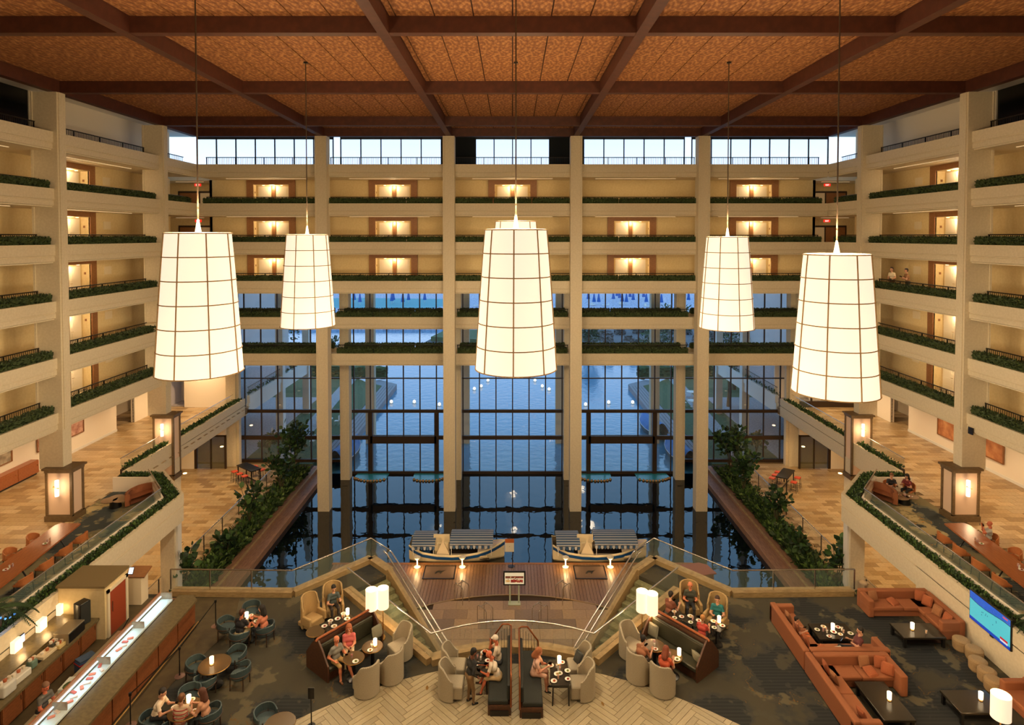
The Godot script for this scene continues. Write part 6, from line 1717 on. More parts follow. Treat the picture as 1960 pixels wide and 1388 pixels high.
func build_sofas() -> void:
	var L := LOUNGE
	var up := Vector3.UP
	var X := Vector3(1, 0, 0); var N := Vector3(0, 0, -1); var S := Vector3(0, 0, 1)
	var o := thing("sectional_sofa", "burnt orange U shaped sofa with a guest lying along it", "sofa", Vector3.ZERO, 0, "orange sectional sofas")
	sofa_run(o, v(10.3, L, 24.5), v(10.3, L, 21.56), X, 0.9, true, false)
	sofa_run(o, v(10.56, L, 21.56), v(13.4, L, 21.56), N, 0.86, false, true)
	o = thing("sectional_sofa", "burnt orange U shaped sofa with many loose cushions, backing onto another", "sofa", Vector3.ZERO, 0, "orange sectional sofas")
	sofa_run(o, v(10.56, L, 21.52), v(13.2, L, 21.52), S, 0.86, false, false)
	sofa_run(o, v(10.3, L, 21.52), v(10.3, L, 18.3), X, 0.9, false, true)
	part(o, "arm", mb().rbox(v(13.08, L + 0.36, 20.95), Vector3(0.26, 0.72, 1.3), 0.06), orange_cloth)
	o = thing("sectional_sofa", "burnt orange L shaped sofa in the corner under the television wall", "sofa", Vector3.ZERO, 0, "orange sectional sofas")
	sofa_run(o, v(14.35, L, 25.5), v(17.2, L, 25.5), S, 0.9, true, false)
	sofa_run(o, v(17.24, L, 25.26), v(17.24, L, 23.2), -X, 0.9, false, true)
	o = thing("sectional_sofa", "burnt orange sofa behind the single shade lamp", "sofa", Vector3.ZERO, 0, "orange sectional sofas")
	sofa_run(o, v(17.2, L, 20.3), v(17.2, L, 17.2), -X, 1.0, true, false)
	var deep := cloth("deep_orange_cushion", rgb(160, 84, 46)); var pale := cloth("apricot_cushion", rgb(152, 98, 60))
	for q in [[10.72, 23.7, 90, pale, "at the far arm of the U sofa"], [10.74, 22.3, 80, deep, "in the inner corner of the U sofa"], [11.2, 21.95, 40, deep, "lying near the inner corner of the U sofa"],
			[10.75, 20.9, 80, deep, "leaning on the long back of the many cushioned sofa"], [10.78, 20.4, 95, pale, "second on the long back of the many cushioned sofa"], [12.2, 21.15, 5, pale, "in the middle of the many cushioned sofa"], [12.25, 20.85, 15, deep, "flat in front of the middle cushion"],
			[12.75, 21.12, -20, deep, "by the arm of the many cushioned sofa"], [12.8, 20.8, -40, deep, "second by the arm of the many cushioned sofa"], [10.8, 18.8, 100, deep, "at the near arm of the many cushioned sofa"],
			[14.8, 25.1, 10, pale, "by the arm of the corner sofa"], [15.5, 24.9, 25, deep, "flat on the corner sofa seat"], [16.75, 25.1, -30, deep, "in the angle of the corner sofa"], [16.8, 24.75, -60, deep, "second in the angle of the corner sofa"], [16.75, 24.1, -75, pale, "on the wall side of the corner sofa"], [16.8, 23.6, -85, deep, "at the end of the corner sofa"]]:
		pillow(v(q[0], L + 0.43, q[1]), q[2], 0.35 if not "flat" in q[4] and not "lying" in q[4] else 1.2, q[3], "square orange cushion " + q[4], "orange sofa cushions", 0.42)
	low_table(v(12.15, L, 23.15), Vector3(1.45, 0.42, 0.95), "black low table crowded with plates before the U sofa")
	low_table(v(12.0, L, 19.65), Vector3(1.0, 0.42, 1.7), "black low table before the many cushioned sofa")
	low_table(v(15.4, L, 23.2), Vector3(1.6, 0.42, 0.9), "black low table before the corner sofa")
	low_table(v(14.85, L, 19.6), Vector3(1.5, 0.42, 1.0), "black low table beside the single shade lamp")
	for q in [[12.15, 23.15, "crowded low table of the U sofa"], [12.15, 19.62, "low table of the many cushioned sofa"], [15.2, 23.2, "low table of the corner sofa"], [15.1, 19.62, "low table near the single shade lamp"]]:
		table_lamp(v(q[0], L + 0.42, q[1]), "glowing little lamp on the " + q[2])
	table_setting(v(11.85, L + 0.42, 23.1), 0.4, "the crowded low table of the U sofa", 31, 4, 3)
	table_setting(v(12.5, L + 0.42, 23.1), 0.36, "the crowded low table of the U sofa", 33, 3, 2)
	tumbler(v(15.6, L + 0.42, 23.0), "small glass with a drink on the low table of the corner sofa", rgb(200, 150, 90))
	var pf := cloth("tan_pouf", rgb(158, 128, 88))
	var k := 0
	for q in [[16.72, 22.72], [16.82, 22.2], [16.5, 21.6], [16.42, 21.08], [16.3, 20.62]]:
		var pp := thing("pouf", "round tan pouf in the row under the television, %s" % ["beside the corner sofa", "second from the corner sofa", "third from the corner sofa", "fourth from the corner sofa", "beside the lamp side sofa"][k], "pouf", v(q[0], L, q[1]), 0, "tan poufs")
		part(pp, "drum", mb().lathe([Vector2(0, 0), Vector2(0.24, 0.0), Vector2(0.28, 0.06), Vector2(0.29, 0.3), Vector2(0.27, 0.39), Vector2(0.2, 0.43), Vector2(0, 0.44)], 20), pf)
		part(pp, "piping", mb().lathe([Vector2(0.275, 0.355), Vector2(0.288, 0.37), Vector2(0.272, 0.385)], 20), pf)
		k += 1
	var d1 := person(v(12.3, L, 21.98), -100, "person in dark clothes lying back on the U sofa with a phone", {"shirt": rgb(86, 34, 36), "trousers": rgb(26, 26, 30), "hair": ["short", rgb(16, 14, 14)]}, {"lean": -0.2, "seat": 0.40, "hand_r": Vector3(0.06, -0.2, 0.34), "hand_l": Vector3(-0.08, -0.2, 0.34)})
	var phone := thing("phone", "lit phone held by the person lying on the U sofa", "phone", v(11.86, L + 0.86, 22.02), -100)
	part(phone, "case", mb().rbox(Vector3.ZERO, Vector3(0.08, 0.15, 0.012), 0.005, Basis(Vector3.RIGHT, -0.5)), black)
	part(phone, "screen", mb().box(Vector3(0, 0, -0.008), Vector3(0.07, 0.13, 0.006), Basis(Vector3.RIGHT, -0.5)), glow("phone_screen_glow", Color(0.75, 0.88, 1.0), 1.4))
	var pl := thing("paper_bag", "pale paper carrier lying on the U sofa seat", "bag", v(11.75, L + 0.45, 21.95), 15)
	part(pl, "sheet", mb().rbox(Vector3(0, 0.06, 0), Vector3(0.34, 0.12, 0.26), 0.03), mat("pale_paper", rgb(190, 186, 174), 0.8))
	person(v(10.78, L, 22.95), 80, "person in a brown top reclining on the U sofa", {"shirt": rgb(120, 66, 36), "trousers": rgb(196, 104, 56), "hair": ["short", rgb(22, 18, 16)], "scale": 0.78}, {"lean": -0.12, "seat": 0.44})
	# lamp, side things
	var la := thing("shade_lamp", "single large white drum shade lamp on a pole by the sofas", "lamp", v(14.55, L, 18.12))
	part(la, "pole", mb().tube([up * 0.03, up * 1.5], 0.02, 8), brass)
	part(la, "base", mb().lathe([Vector2(0.2, 0), Vector2(0.2, 0.03), Vector2(0.02, 0.05)], 16), brass)
	shade_lamp(la, up * 1.05, 0.26, 0.7, 1.6)
	var book := thing("menu_card", "small white framed menu card on the lamp side sofa", "card", v(16.3, L + 0.56, 18.5), -40)
	part(book, "frame", mb().rbox(Vector3.ZERO, Vector3(0.26, 0.3, 0.03), 0.01), white_paint)
	part(book, "card", mb().box(Vector3(0, 0, 0.017), Vector3(0.16, 0.2, 0.006)), mat("card_grey", rgb(130, 124, 110), 0.8))
	var red := thing("throw", "folded dark red throw on the lamp side sofa", "throw", v(16.5, L + 0.47, 18.0), -60)
	part(red, "folded_cloth", mb().rbox(Vector3(0, 0.05, 0), Vector3(0.5, 0.1, 0.36), 0.04), cloth("dark_red_wool", rgb(130, 26, 20)))
	# the television
	var img := Image.create(256, 144, false, Image.FORMAT_RGB8)
	img.fill(rgb(92, 202, 206))
	var rng := RandomNumberGenerator.new()
	rng.seed = 5
	for x in 256:
		var edge := 34 + int(8.0 * sin(x * 0.02))
		for y in edge: img.set_pixel(x, y, rgb(24, 74, 190).lerp(rgb(110, 180, 236), rng.randf() * rng.randf()))
		for y in range(edge, edge + 4): img.set_pixel(x, y, rgb(40, 90, 120))
	for i in 9: img.fill_rect(Rect2i(70 + rng.randi() % 110, 46 + rng.randi() % 60, 3, 5), rgb(30, 60, 110))
	img.fill_rect(Rect2i(0, 128, 256, 16), rgb(30, 70, 180)); img.fill_rect(Rect2i(196, 112, 46, 10), rgb(206, 40, 44)); img.fill_rect(Rect2i(196, 122, 46, 10), rgb(226, 220, 226)); img.fill_rect(Rect2i(210, 6, 30, 8), rgb(226, 90, 110))
	var tm := mat("television_picture", rgb(10, 10, 12), 0.2)
	tm.emission_enabled = true; tm.emission = Color.BLACK; tm.emission_operator = BaseMaterial3D.EMISSION_OP_ADD
	tm.emission_texture = ImageTexture.create_from_image(img); tm.emission_energy_multiplier = 0.95
	var tv := thing("television", "large wall television showing a pale blue sports field", "television", v(17.3, 5.24, 22.1))
	part(tv, "case", mb().rbox(Vector3(0.0, 0, 0), Vector3(0.08, 1.1, 1.96), 0.015), black)
	var scr := mb()
	scr.face(Vector3(-0.045, 0.53, -0.95), Vector3(-0.045, 0.53, 0.95), Vector3(-0.045, -0.53, 0.95), Vector3(-0.045, -0.53, -0.95), Vector3(-1, 0, 0))
	part(tv, "screen", scr, tm)
	part(tv, "sensor", mb().box(Vector3(-0.02, -0.57, 0.1), Vector3(0.05, 0.05, 0.14)), black)
	var al := AreaLight3D.new()
	al.name = "screen_light"
	tv.add_child(al)
	al.position = Vector3(-0.07, 0, 0); al.rotation_degrees.y = 90
	al.area_size = Vector2(1.9, 1.06); al.light_energy = 0.5; al.light_color = Color(0.6, 0.9, 1.0); al.shadow_enabled = true

# ---------------------------------------------------------------- the bar
func build_bar() -> void:
	var L := LOUNGE
	var up := Vector3.UP
	var olive := textured("olive_stone_top", ramp_texture(noise_image(256, 0.03, 161, 5), [[0.0, rgb(84, 72, 46)], [1.0, rgb(114, 100, 68)]]), Vector3.ONE * 0.8, 0.3)
	var redwood := textured("red_cabinet_wood", ramp_texture(noise_image(256, 0.02, 163, 4), [[0.0, rgb(104, 56, 26)], [1.0, rgb(138, 80, 40)]]), Vector3(1, 3, 1), 0.45)
	var c := thing("bar_counter", "long bar front of olive stone over red wood panels", "counter", Vector3.ZERO)
	part(c, "worktop", mb().prism(flip([[-12.42, 14], [-12.42, 24.05], [-12.7, 24.35], [-13.3, 24.35], [-13.3, 14]], 1), 4.72, 4.8), olive)
	part(c, "body", mb().span(v(-13.9, L, 14), v(-12.62, 4.72, 24.2)), mat("counter_core", rgb(64, 44, 26), 0.7))
	for k in 8: part(c, "front_panel", mb().span(v(-12.62, L + 0.1, 14.05 + k * 1.27), v(-12.57, 4.7, 15.26 + k * 1.27)), redwood)
	part(c, "foot_rail", mb().tube([v(-12.4, L + 0.18, 14), v(-12.4, L + 0.18, 24.1)], 0.025, 8), brass)
	part(c, "timber_ledge", mb().span(v(-13.98, 4.95, 14), v(-13.84, 5.0, 24.2)), table_wood)
	part(c, "end_panel", mb().span(v(-13.9, L, 24.2), v(-12.62, 4.72, 24.28)), redwood)
	var sc := thing("display_case", "long lit glass display case of iced fish on the bar counter", "display case", Vector3.ZERO)
	part(sc, "ice_bed", mb().span(v(-13.8, 4.78, 15.5), v(-13.36, 4.84, 24.0)), mat("crushed_ice", rgb(214, 226, 226), 0.35))
	part(sc, "light_strip", mb().span(v(-13.83, 4.93, 15.5), v(-13.79, 4.96, 24.0)), glow("case_light_glow", Color(0.72, 0.92, 1.0), 2.4))
	part(sc, "front_glass", mb().quad4(v(-13.34, 4.8, 15.4), v(-13.34, 4.8, 24.05), v(-13.52, 5.08, 24.05), v(-13.52, 5.08, 15.4), 0.008), glass)
	part(sc, "top_glass", mb().quad4(v(-13.52, 5.08, 15.4), v(-13.52, 5.08, 24.05), v(-13.84, 5.08, 24.05), v(-13.84, 5.08, 15.4), 0.008), glass)
	for d in [15.4, 18.3, 20.3, 22.2, 24.05]: part(sc, "divider", mb().span(v(-13.84, 4.8, d - 0.015), v(-13.4, 5.08, d + 0.015)), mat("case_end", rgb(150, 130, 110), 0.4))
	for d in [16.9, 19.3, 21.2, 23.1]:
		var al := AreaLight3D.new()
		al.name = "case_light"
		sc.add_child(al, true)
		al.position = v(-13.62, 5.05, d); al.rotation_degrees = Vector3(-90, 0, 0)
		al.area_size = Vector2(0.2, 1.7); al.light_energy = 0.45; al.light_color = Color(0.72, 0.92, 1.0); al.shadow_enabled = true
	var rng := RandomNumberGenerator.new()
	rng.seed = 17
	for k in 16:
		var f := thing("fish_fillet", "piece of fish on the ice of the lit display case", "fish", v(rng.randf_range(-13.72, -13.46), 4.84, 18.0 + k * 0.2 + (0.6 if k > 11 else 0.0)), rng.randf() * 180, "fish in the case")
		part(f, "flesh", mb().rbox(Vector3(0, 0.025, 0), Vector3(0.2, 0.05, 0.1), 0.02), mat("fish_%d" % (k % 3), [rgb(216, 96, 64), rgb(226, 196, 180), rgb(190, 50, 44)][k % 3], 0.4))
	# the wall counter with its cabinets
	var w := thing("back_worktop", "pale olive worktop along the bar wall", "worktop", Vector3.ZERO)
	part(w, "worktop", mb().span(v(-17.34, 4.52, 14), v(-15.7, 4.6, 23.2)), olive)
	part(w, "rear_shelf", mb().span(v(-17.34, 4.6, 14), v(-16.5, 4.72, 23.2)), olive)
	for k in 9:
		var cab := thing("cabinet", "red wood cabinet under the bar worktop, %s from the service block" % ["first", "second", "third", "fourth", "fifth", "sixth", "seventh", "eighth", "ninth"][k], "cabinet", v(-16.5, L, 22.72 - k * 0.88), 90, "bar wall cabinets")
		part(cab, "body", mb().box(Vector3(0, 0.45, 0), Vector3(0.84, 0.74, 1.4)), redwood)
		part(cab, "plinth", mb().box(Vector3(0, 0.04, 0), Vector3(0.86, 0.08, 1.3)), black)
		var dr := part(cab, "door", mb().box(Vector3(0, 0.45, 0.71), Vector3(0.78, 0.68, 0.03)), redwood)
		part(dr, "handle", mb().tube([Vector3(0.3, 0.55, 0.75), Vector3(0.3, 0.7, 0.75)], 0.01, 5), dark_metal)
	var k2 := 0
	for q in [[113, 1174], [70, 1206], [22, 1246]]:
		var p := g(q[0], q[1], 4.72)
		var bl := thing("wall_light", "glowing boxed lamp on the bar wall, %s" % ["next to the service door block", "middle one of three", "beside the blue screen"][k2], "lamp", Vector3(-17.2, 4.72, p.z), 90, "boxed bar lamps")
		part(bl, "shade", mb().rbox(Vector3(0, 0.2, 0), Vector3(0.36, 0.4, 0.17), 0.015), glow("box_lamp_glow", Color(1, 0.88, 0.70), 1.3))
		part(bl, "back_plate", mb().box(Vector3(0, 0.2, -0.1), Vector3(0.3, 0.34, 0.03)), brass)
		lamp(bl, Vector3(0, 0.25, 0.2), 0.26, Color(1.0, 0.82, 0.56), 0.12)
		k2 += 1
	k2 = 0
	for q in [[114, 1183], [70, 1219], [24, 1260]]:
		var p := g(q[0], q[1], 4.6)
		var vt := thing("counter_vent", "small black slotted vent in the bar worktop", "vent", Vector3(-16.15, 4.6, p.z), 0, "worktop vents")
		part(vt, "frame", mb().box(Vector3(0, 0.008, 0), Vector3(0.16, 0.016, 0.5)), black)
		for j in 3: part(vt, "slot", mb().box(Vector3(-0.04 + j * 0.04, 0.02, 0), Vector3(0.015, 0.012, 0.42)), dark_metal)
	var sp := thing("loudspeaker", "tall black loudspeaker standing on the bar worktop", "loudspeaker", v(-16.1, 4.6, 22.85), 70)
	part(sp, "cabinet", mb().rbox(Vector3(0, 0.42, 0), Vector3(0.42, 0.84, 0.36), 0.03), black)
	part(sp, "grille", mb().box(Vector3(0, 0.42, 0.185), Vector3(0.36, 0.76, 0.01)), mat("speaker_mesh", rgb(30, 32, 28), 0.8))
	var ov := thing("warmer_oven", "steel food warmer with dark glass front on bar worktop", "oven", v(-16.02, 4.6, 22.05), 90)
	part(ov, "case", mb().rbox(Vector3(0, 0.2, 0), Vector3(0.85, 0.4, 0.55), 0.02), mat("warm_steel", rgb(170, 156, 130), 0.35, 0.7))
	part(ov, "glass_front", mb().box(Vector3(0, 0.2, 0.28), Vector3(0.8, 0.32, 0.02)), black)
	var goods := [[103, 1226, "stack of pale plates and boxes", rgb(196, 176, 146), Vector3(0.5, 0.16, 0.4)], [118, 1236, "pale round bread on a board", rgb(206, 180, 120), Vector3(0.3, 0.14, 0.26)], [78, 1249, "tray of cups", rgb(206, 186, 150), Vector3(0.7, 0.12, 0.34)], [56, 1275, "teal and tan tin", rgb(96, 120, 104), Vector3(0.24, 0.26, 0.24)], [30, 1298, "stack of white cartons", rgb(206, 200, 184), Vector3(0.6, 0.24, 0.4)], [10, 1326, "white coffee machine", rgb(196, 192, 180), Vector3(0.5, 0.4, 0.4)], [92, 1240, "dark jug", rgb(60, 58, 46), Vector3(0.2, 0.24, 0.2)]]
	for q in goods:
		var p := g(q[0], q[1], 4.65)
		var o := thing("bar_item", "%s on the bar wall worktop" % q[2], "tableware", Vector3(clampf(p.x, -16.15, -15.98), 4.6, p.z), 85)
		var sz: Vector3 = q[4]
		part(o, "body", mb().rbox(Vector3(0, sz.y / 2, 0), sz, minf(sz.y, sz.z) * 0.2), mat("bar_item_%d" % int(q[0]), q[3], 0.5))
		for j in 3: part(o, "piece", mb().lathe([Vector2(0, 0), Vector2(0.05, 0), Vector2(0.06, 0.08), Vector2(0, 0.09)], 10, Vector3((j - 1) * sz.x * 0.3, sz.y, 0)), mat("bar_piece_%d" % j, [rgb(226, 214, 190), rgb(170, 90, 50), rgb(206, 190, 160)][j], 0.5))
	var scr := thing("blue_screen", "small bright blue screen on the bar wall", "screen", Vector3(-17.25, 4.95, g(6, 1240, 4.72).z), 90)
	part(scr, "bezel", mb().rbox(Vector3(0, 0, 0), Vector3(0.5, 0.3, 0.04), 0.01), black)
	part(scr, "panel", mb().box(Vector3(0, 0, 0.025), Vector3(0.46, 0.26, 0.01)), glow("blue_screen_glow", Color(0.5, 0.75, 1.0), 1.4))
	# the service block with its red door
	var blk := setting("wall_service", "olive topped service block with a red door beside the bar")
	part(blk, "block", mb().span(v(-17.3, L, 23.27), v(-15.53, 5.72, 24.66)), wall_paint)
	part(blk, "block_top", mb().span(v(-17.35, 5.72, 23.2), v(-15.48, 5.8, 24.72)), mat("olive_block_top", rgb(112, 94, 58), 0.7))
	part(blk, "red_door", mb().span(v(-15.53, L, 23.5), v(-15.48, 5.4, 24.45)), mat("red_service_door", rgb(150, 62, 30), 0.5))
	part(blk, "door_casing", mb().span(v(-15.53, L, 23.36), v(-15.46, 5.54, 23.48)).span(v(-15.53, L, 24.47), v(-15.46, 5.54, 24.6)).span(v(-15.53, 5.42, 23.36), v(-15.46, 5.54, 24.6)), cream)
	part(blk, "door_handle", mb().tube([v(-15.45, 4.6, 23.6), v(-15.45, 5.0, 23.6)], 0.014, 6), steel)
	var cool := thing("cool_bag", "blue cool bag with red band on the floor behind the bar", "bag", on(165, 1284), 60)
	part(cool, "body", mb().rbox(Vector3(0, 0.24, 0), Vector3(0.6, 0.46, 0.42), 0.05), cloth("cool_bag_blue", rgb(44, 70, 110)))
	part(cool, "band", mb().rbox(Vector3(0, 0.38, 0), Vector3(0.62, 0.06, 0.44), 0.02), cloth("cool_bag_red", rgb(170, 30, 34)))
	part(cool, "lid", mb().rbox(Vector3(0, 0.49, 0), Vector3(0.56, 0.06, 0.38), 0.025), cloth("cool_bag_lid", rgb(56, 74, 100)))
	for q in [[173, 1288, Vector3(0.36, 0.1, 0.8), "grey steel prep tray behind the fish case", rgb(150, 140, 116)], [148, 1316, Vector3(0.34, 0.2, 0.6), "white tray of green herbs behind the fish case", rgb(200, 204, 190)], [112, 1350, Vector3(0.5, 0.06, 0.8), "white cutting board behind the fish case", rgb(206, 196, 164)]]:
		var o := thing("prep_tray", q[3], "tray", Vector3(-14.25, 4.55, g(q[0], q[1], 4.6).z), 4, "prep trays")
		part(o, "tray_body", mb().rbox(Vector3(0, q[2].y / 2, 0), q[2], 0.02), mat("prep_%d" % int(q[0]), q[4], 0.4))
		part(o, "contents", mb().ell(Vector3(0, q[2].y, 0.1), Vector3(0.1, 0.03, 0.18), Basis(), 8), mat("prep_food_%d" % int(q[0]), [rgb(90, 110, 60), rgb(120, 70, 40)][int(q[0]) % 2], 0.7))
	var sh := thing("prep_shelf", "steel working shelf behind the fish case", "shelf", Vector3.ZERO)
	part(sh, "board", mb().span(v(-14.55, 4.5, 15), v(-13.98, 4.55, 22.5)), mat("warm_steel", rgb(170, 156, 130), 0.35, 0.7))
	for d in [15.2, 18.6, 22.3]: part(sh, "bracket", mb().span(v(-14.5, L, d), v(-14.44, 4.5, d + 0.06)), steel)
	var br := thing("broom", "black handled broom leaning at the bar counter", "broom", on(205, 1262))
	part(br, "handle", mb().tube([Vector3(0, 0.1, 0), Vector3(0.5, 1.2, -0.5)], 0.02, 6), black)
	part(br, "brush", mb().rbox(Vector3(0, 0.06, 0), Vector3(0.3, 0.12, 0.08), 0.02), black)
	person(on(80, 1332, 1.35), 75, "person in a grey shirt working behind the fish case", {"shirt": rgb(88, 84, 76), "trousers": rgb(30, 28, 26), "hair": ["short", rgb(120, 84, 60)], "skin": rgb(206, 110, 76)}, {"sit": false, "lean": 0.12, "hand_r": Vector3(0.12, -0.42, 0.34), "hand_l": Vector3(-0.12, -0.42, 0.34), "nod": 0.4})
	# host stand at the corner
	var hs := thing("host_stand", "cream host stand with a glowing tablet by the service block", "stand", on(264, 1152), 0)
	part(hs, "pillar", mb().rbox(Vector3(0, 0.6, 0), Vector3(0.6, 1.2, 0.5), 0.02), cream)
	part(hs, "sloped_top", mb().box(Vector3(0.05, 1.28, 0), Vector3(0.8, 0.05, 0.6), Basis(Vector3.RIGHT, 0.3)), brown_wood)
	part(hs, "tablet", mb().rbox(Vector3(-0.2, 1.38, 0.1), Vector3(0.22, 0.28, 0.02), 0.008, Basis(Vector3.RIGHT, -0.5)), black)
	part(hs, "tablet_screen", mb().box(Vector3(-0.2, 1.385, 0.113), Vector3(0.18, 0.24, 0.006), Basis(Vector3.RIGHT, -0.5)), glow("tablet_glow", Color(0.8, 0.9, 1.0), 1.3))
	for s in [-1.0, 1.0]:
		var pp := palm(v(16.75 * s, L, 19.6) if s < 0 else v(18.05, 5.42, 20.75), 0.7 if s < 0 else 0.6, 201 + int(s), "feathery palm with blue lights, %s" % ("at the end of the bar wall" if s < 0 else "beside the lamp side sofa"), 14 if s < 0 else 10, 1.15 if s < 0 else 0.9)
		if s < 0: pp.position = v(-17.85, 5.42, 21.2)
		var blue := mb()
		for k in 7: blue.ell(Vector3(-0.2 + k * 0.12, 0.5 + 0.08 * sin(k * 1.1), 0.25 - 0.05 * k), Vector3(0.035, 0.035, 0.035), Basis(), 8)
		part(pp, "blue_lights", blue, glow("blue_bulb_glow", Color(0.15, 0.55, 1.0), 2.5))
		lamp(pp, Vector3(0.2, 0.5, 0.45), 0.12, Color(0.3, 0.65, 1.0), 0.1)

# ---------------------------------------------------------------- mezzanine furniture and the lower lobby
func build_mezzanine_furniture() -> void:
	var M := MEZZ
	var up := Vector3.UP
	for s in [-1.0, 1.0]:
		var whose := "bar side" if s < 0 else "television side"
		var cx := -20.75 if s < 0 else 20.75
		var t := thing("communal_table", "long orange timber table on the mezzanine, " + whose, "table", v(cx, M, 26.0), -6.0 * s, "communal tables")
		part(t, "tabletop", mb().prism(PackedVector2Array([Vector2(-0.55, -3.1), Vector2(0.4, -3.25), Vector2(0.55, -3.0), Vector2(0.6, 3.6), Vector2(-0.6, 3.6)]) if s > 0 else PackedVector2Array([Vector2(0.55, -3.1), Vector2(-0.4, -3.25), Vector2(-0.55, -3.0), Vector2(-0.6, 3.6), Vector2(0.6, 3.6)]), 0.68, 0.75), table_wood)
		for z in [-2.2, 0.4, 3.0]:
			part(t, "trestle", mb().tube([Vector3(-0.4, 0, z), Vector3(0, 0.66, z), Vector3(0.4, 0, z)], 0.035, 6), black)
		var k := 0
		for d in [28.1, 27.0, 25.8, 24.6]:
			var x: float = cx - s * 0.95 - 0.06 * (k - 1) * s
			dining_chair(v(x, M, d), 90.0 * s, "tan leather chair at the long table, parapet side, %s, %s" % [["first from the pier", "second from the pier", "third from the pier", "fourth from the pier"][k], whose])
			k += 1
		k = 0
		for d in [27.9, 26.6, 25.0]:
			dining_chair(v(cx + s * 1.0, M, d), -90.0 * s, "tan leather chair at the long table, wall side, %s, %s" % [["first from the pier", "second from the pier", "third from the pier"][k], whose])
			k += 1
		table_setting(v(cx, M + 0.755, 27.4), 0.36, "the long mezzanine table, " + whose, 41, 1, 2)
		table_setting(v(cx + 0.1, M + 0.755, 25.2), 0.3, "the long mezzanine table, " + whose, 43, 1, 2)
		# the curved sofa in the corner
		var so := thing("corner_sofa", "curved burnt orange sofa in the mezzanine corner, " + whose, "sofa", v(19.75 * s, M, 33.2 if s < 0 else 33.4), -60.0 * s, "curved mezzanine sofas")
		part(so, "backrest", curved_shell(1.1, 0.1, 0.24, PI * 0.85, func(tt): return 0.82 - 0.08 * tt, 22, 0.75), orange_cloth)
		part(so, "seat", mb().lathe([Vector2(0, 0.18), Vector2(0.85, 0.18), Vector2(0.88, 0.4), Vector2(0.8, 0.46), Vector2(0, 0.46)], 20, Vector3(0, 0, -0.05), PI, TAU), orange_cloth)
		var at := v(21.1 * s, M, 32.6 if s < 0 else 33.0)
		var ct := thing("coffee_table", "dark flower shaped coffee table by the curved sofa, " + whose, "table", at, 20, "mezzanine coffee tables")
		var top := mb()
		for q in [[-0.28, 0], [0.28, 0.1], [0, -0.25]]: top.lathe([Vector2(0, 0.38), Vector2(0.38, 0.38), Vector2(0.4, 0.41), Vector2(0.38, 0.43), Vector2(0, 0.43)], 18, Vector3(q[0], 0.002 * absf(q[0]), q[1]))
		part(ct, "tabletop", top, mat("grey_stone_top", rgb(140, 112, 84), 0.3))
		part(ct, "drum_base", mb().lathe([Vector2(0.3, 0), Vector2(0.26, 0.38)], 16), black)
		if s > 0: table_setting(at + up * 0.44, 0.36, "the flower shaped coffee table", 47, 2, 2)
	person(v(21.72, M, 27.95), -120, "person in a pale grey shirt lifting a phone at the long table", {"shirt": rgb(176, 172, 164), "trousers": rgb(40, 44, 54), "hair": ["none", Color.BLACK], "skin": rgb(196, 108, 76)}, {"lean": -0.05, "hand_r": Vector3(0.1, 0.08, 0.26), "hand_l": Vector3(-0.1, 0.04, 0.28)})
	var ph := thing("phone", "dark phone held up at the mezzanine table", "phone", v(21.42, M + 1.2, 28.1), -120)
	part(ph, "case", mb().rbox(Vector3.ZERO, Vector3(0.15, 0.08, 0.012), 0.005), black)
	part(ph, "screen", mb().box(Vector3(0, 0, 0.008), Vector3(0.13, 0.07, 0.004)), black)
	dining_chair(v(20.85, M, 33.95), -10, "tan leather chair under the dark jacketed guest on the mezzanine")
	dining_chair(v(21.75, M, 33.7), -60, "tan leather chair under the maroon topped guest on the mezzanine")
	person(v(20.85, M, 33.95), -10, "person in a dark and white jacket beside the curved mezzanine sofa", {"shirt": rgb(40, 42, 44), "trousers": rgb(190, 180, 160), "hair": ["short", rgb(110, 70, 40)]}, {"lean": 0.2, "nod": 0.4, "seat": 0.44})
	person(v(21.75, M, 33.7), -60, "person in a maroon top beside the flower shaped coffee table", {"shirt": rgb(110, 40, 34), "trousers": rgb(30, 30, 32), "hair": ["long", rgb(26, 20, 18)]}, {"lean": 0.15, "nod": 0.3, "seat": 0.44})
	# two guests on the third gallery of the television side
	var gy: float = TOPS[3] - 0.5
	person(v(24.35, gy, 39.7), -70, "standing person in a white shirt behind the gallery railing", {"shirt": rgb(226, 208, 178), "trousers": rgb(120, 90, 60), "hair": ["short", rgb(40, 26, 20)]}, {"sit": false, "lean": 0.05, "hand_r": Vector3(0.2, -0.4, 0.3)})
	person(v(24.4, gy, 38.2), -100, "standing person in a patterned wrap behind the gallery railing", {"shirt": rgb(150, 110, 76), "trousers": rgb(60, 60, 50), "hair": ["short", rgb(34, 22, 18)]}, {"sit": false, "lean": 0.08, "hand_r": Vector3(0.08, -0.2, 0.3), "hand_l": Vector3(-0.08, -0.2, 0.3)})
	for s in [-1.0, 1.0]:
		var whose := "bar side" if s < 0 else "television side"
		var bx := thing("gallery_box", "small cream box standing on the fourth gallery hedge, " + whose, "box", v(22.98 * s + 0.36 * s, TOPS[4] + 0.02, 40.0), 0, "cream gallery boxes")
		part(bx, "case", mb().rbox(Vector3(0, 0.24, 0), Vector3(0.5, 0.46, 0.6), 0.03), cream)
		part(bx, "lid", mb().rbox(Vector3(0, 0.48, 0), Vector3(0.54, 0.06, 0.64), 0.02), cream)
		if s > 0:
			var vn := thing("wall_plate", "small dark square plate on the lowest gallery parapet, television side", "plate", v(22.9, TOPS[5] - 0.8, 30.75))
			part(vn, "plate_face", mb().box(Vector3.ZERO, Vector3(0.06, 0.34, 0.3)), black)
			for j in 2: part(vn, "slot", mb().box(Vector3(-0.035, 0.06 - 0.12 * j, 0), Vector3(0.01, 0.05, 0.22)), dark_metal)
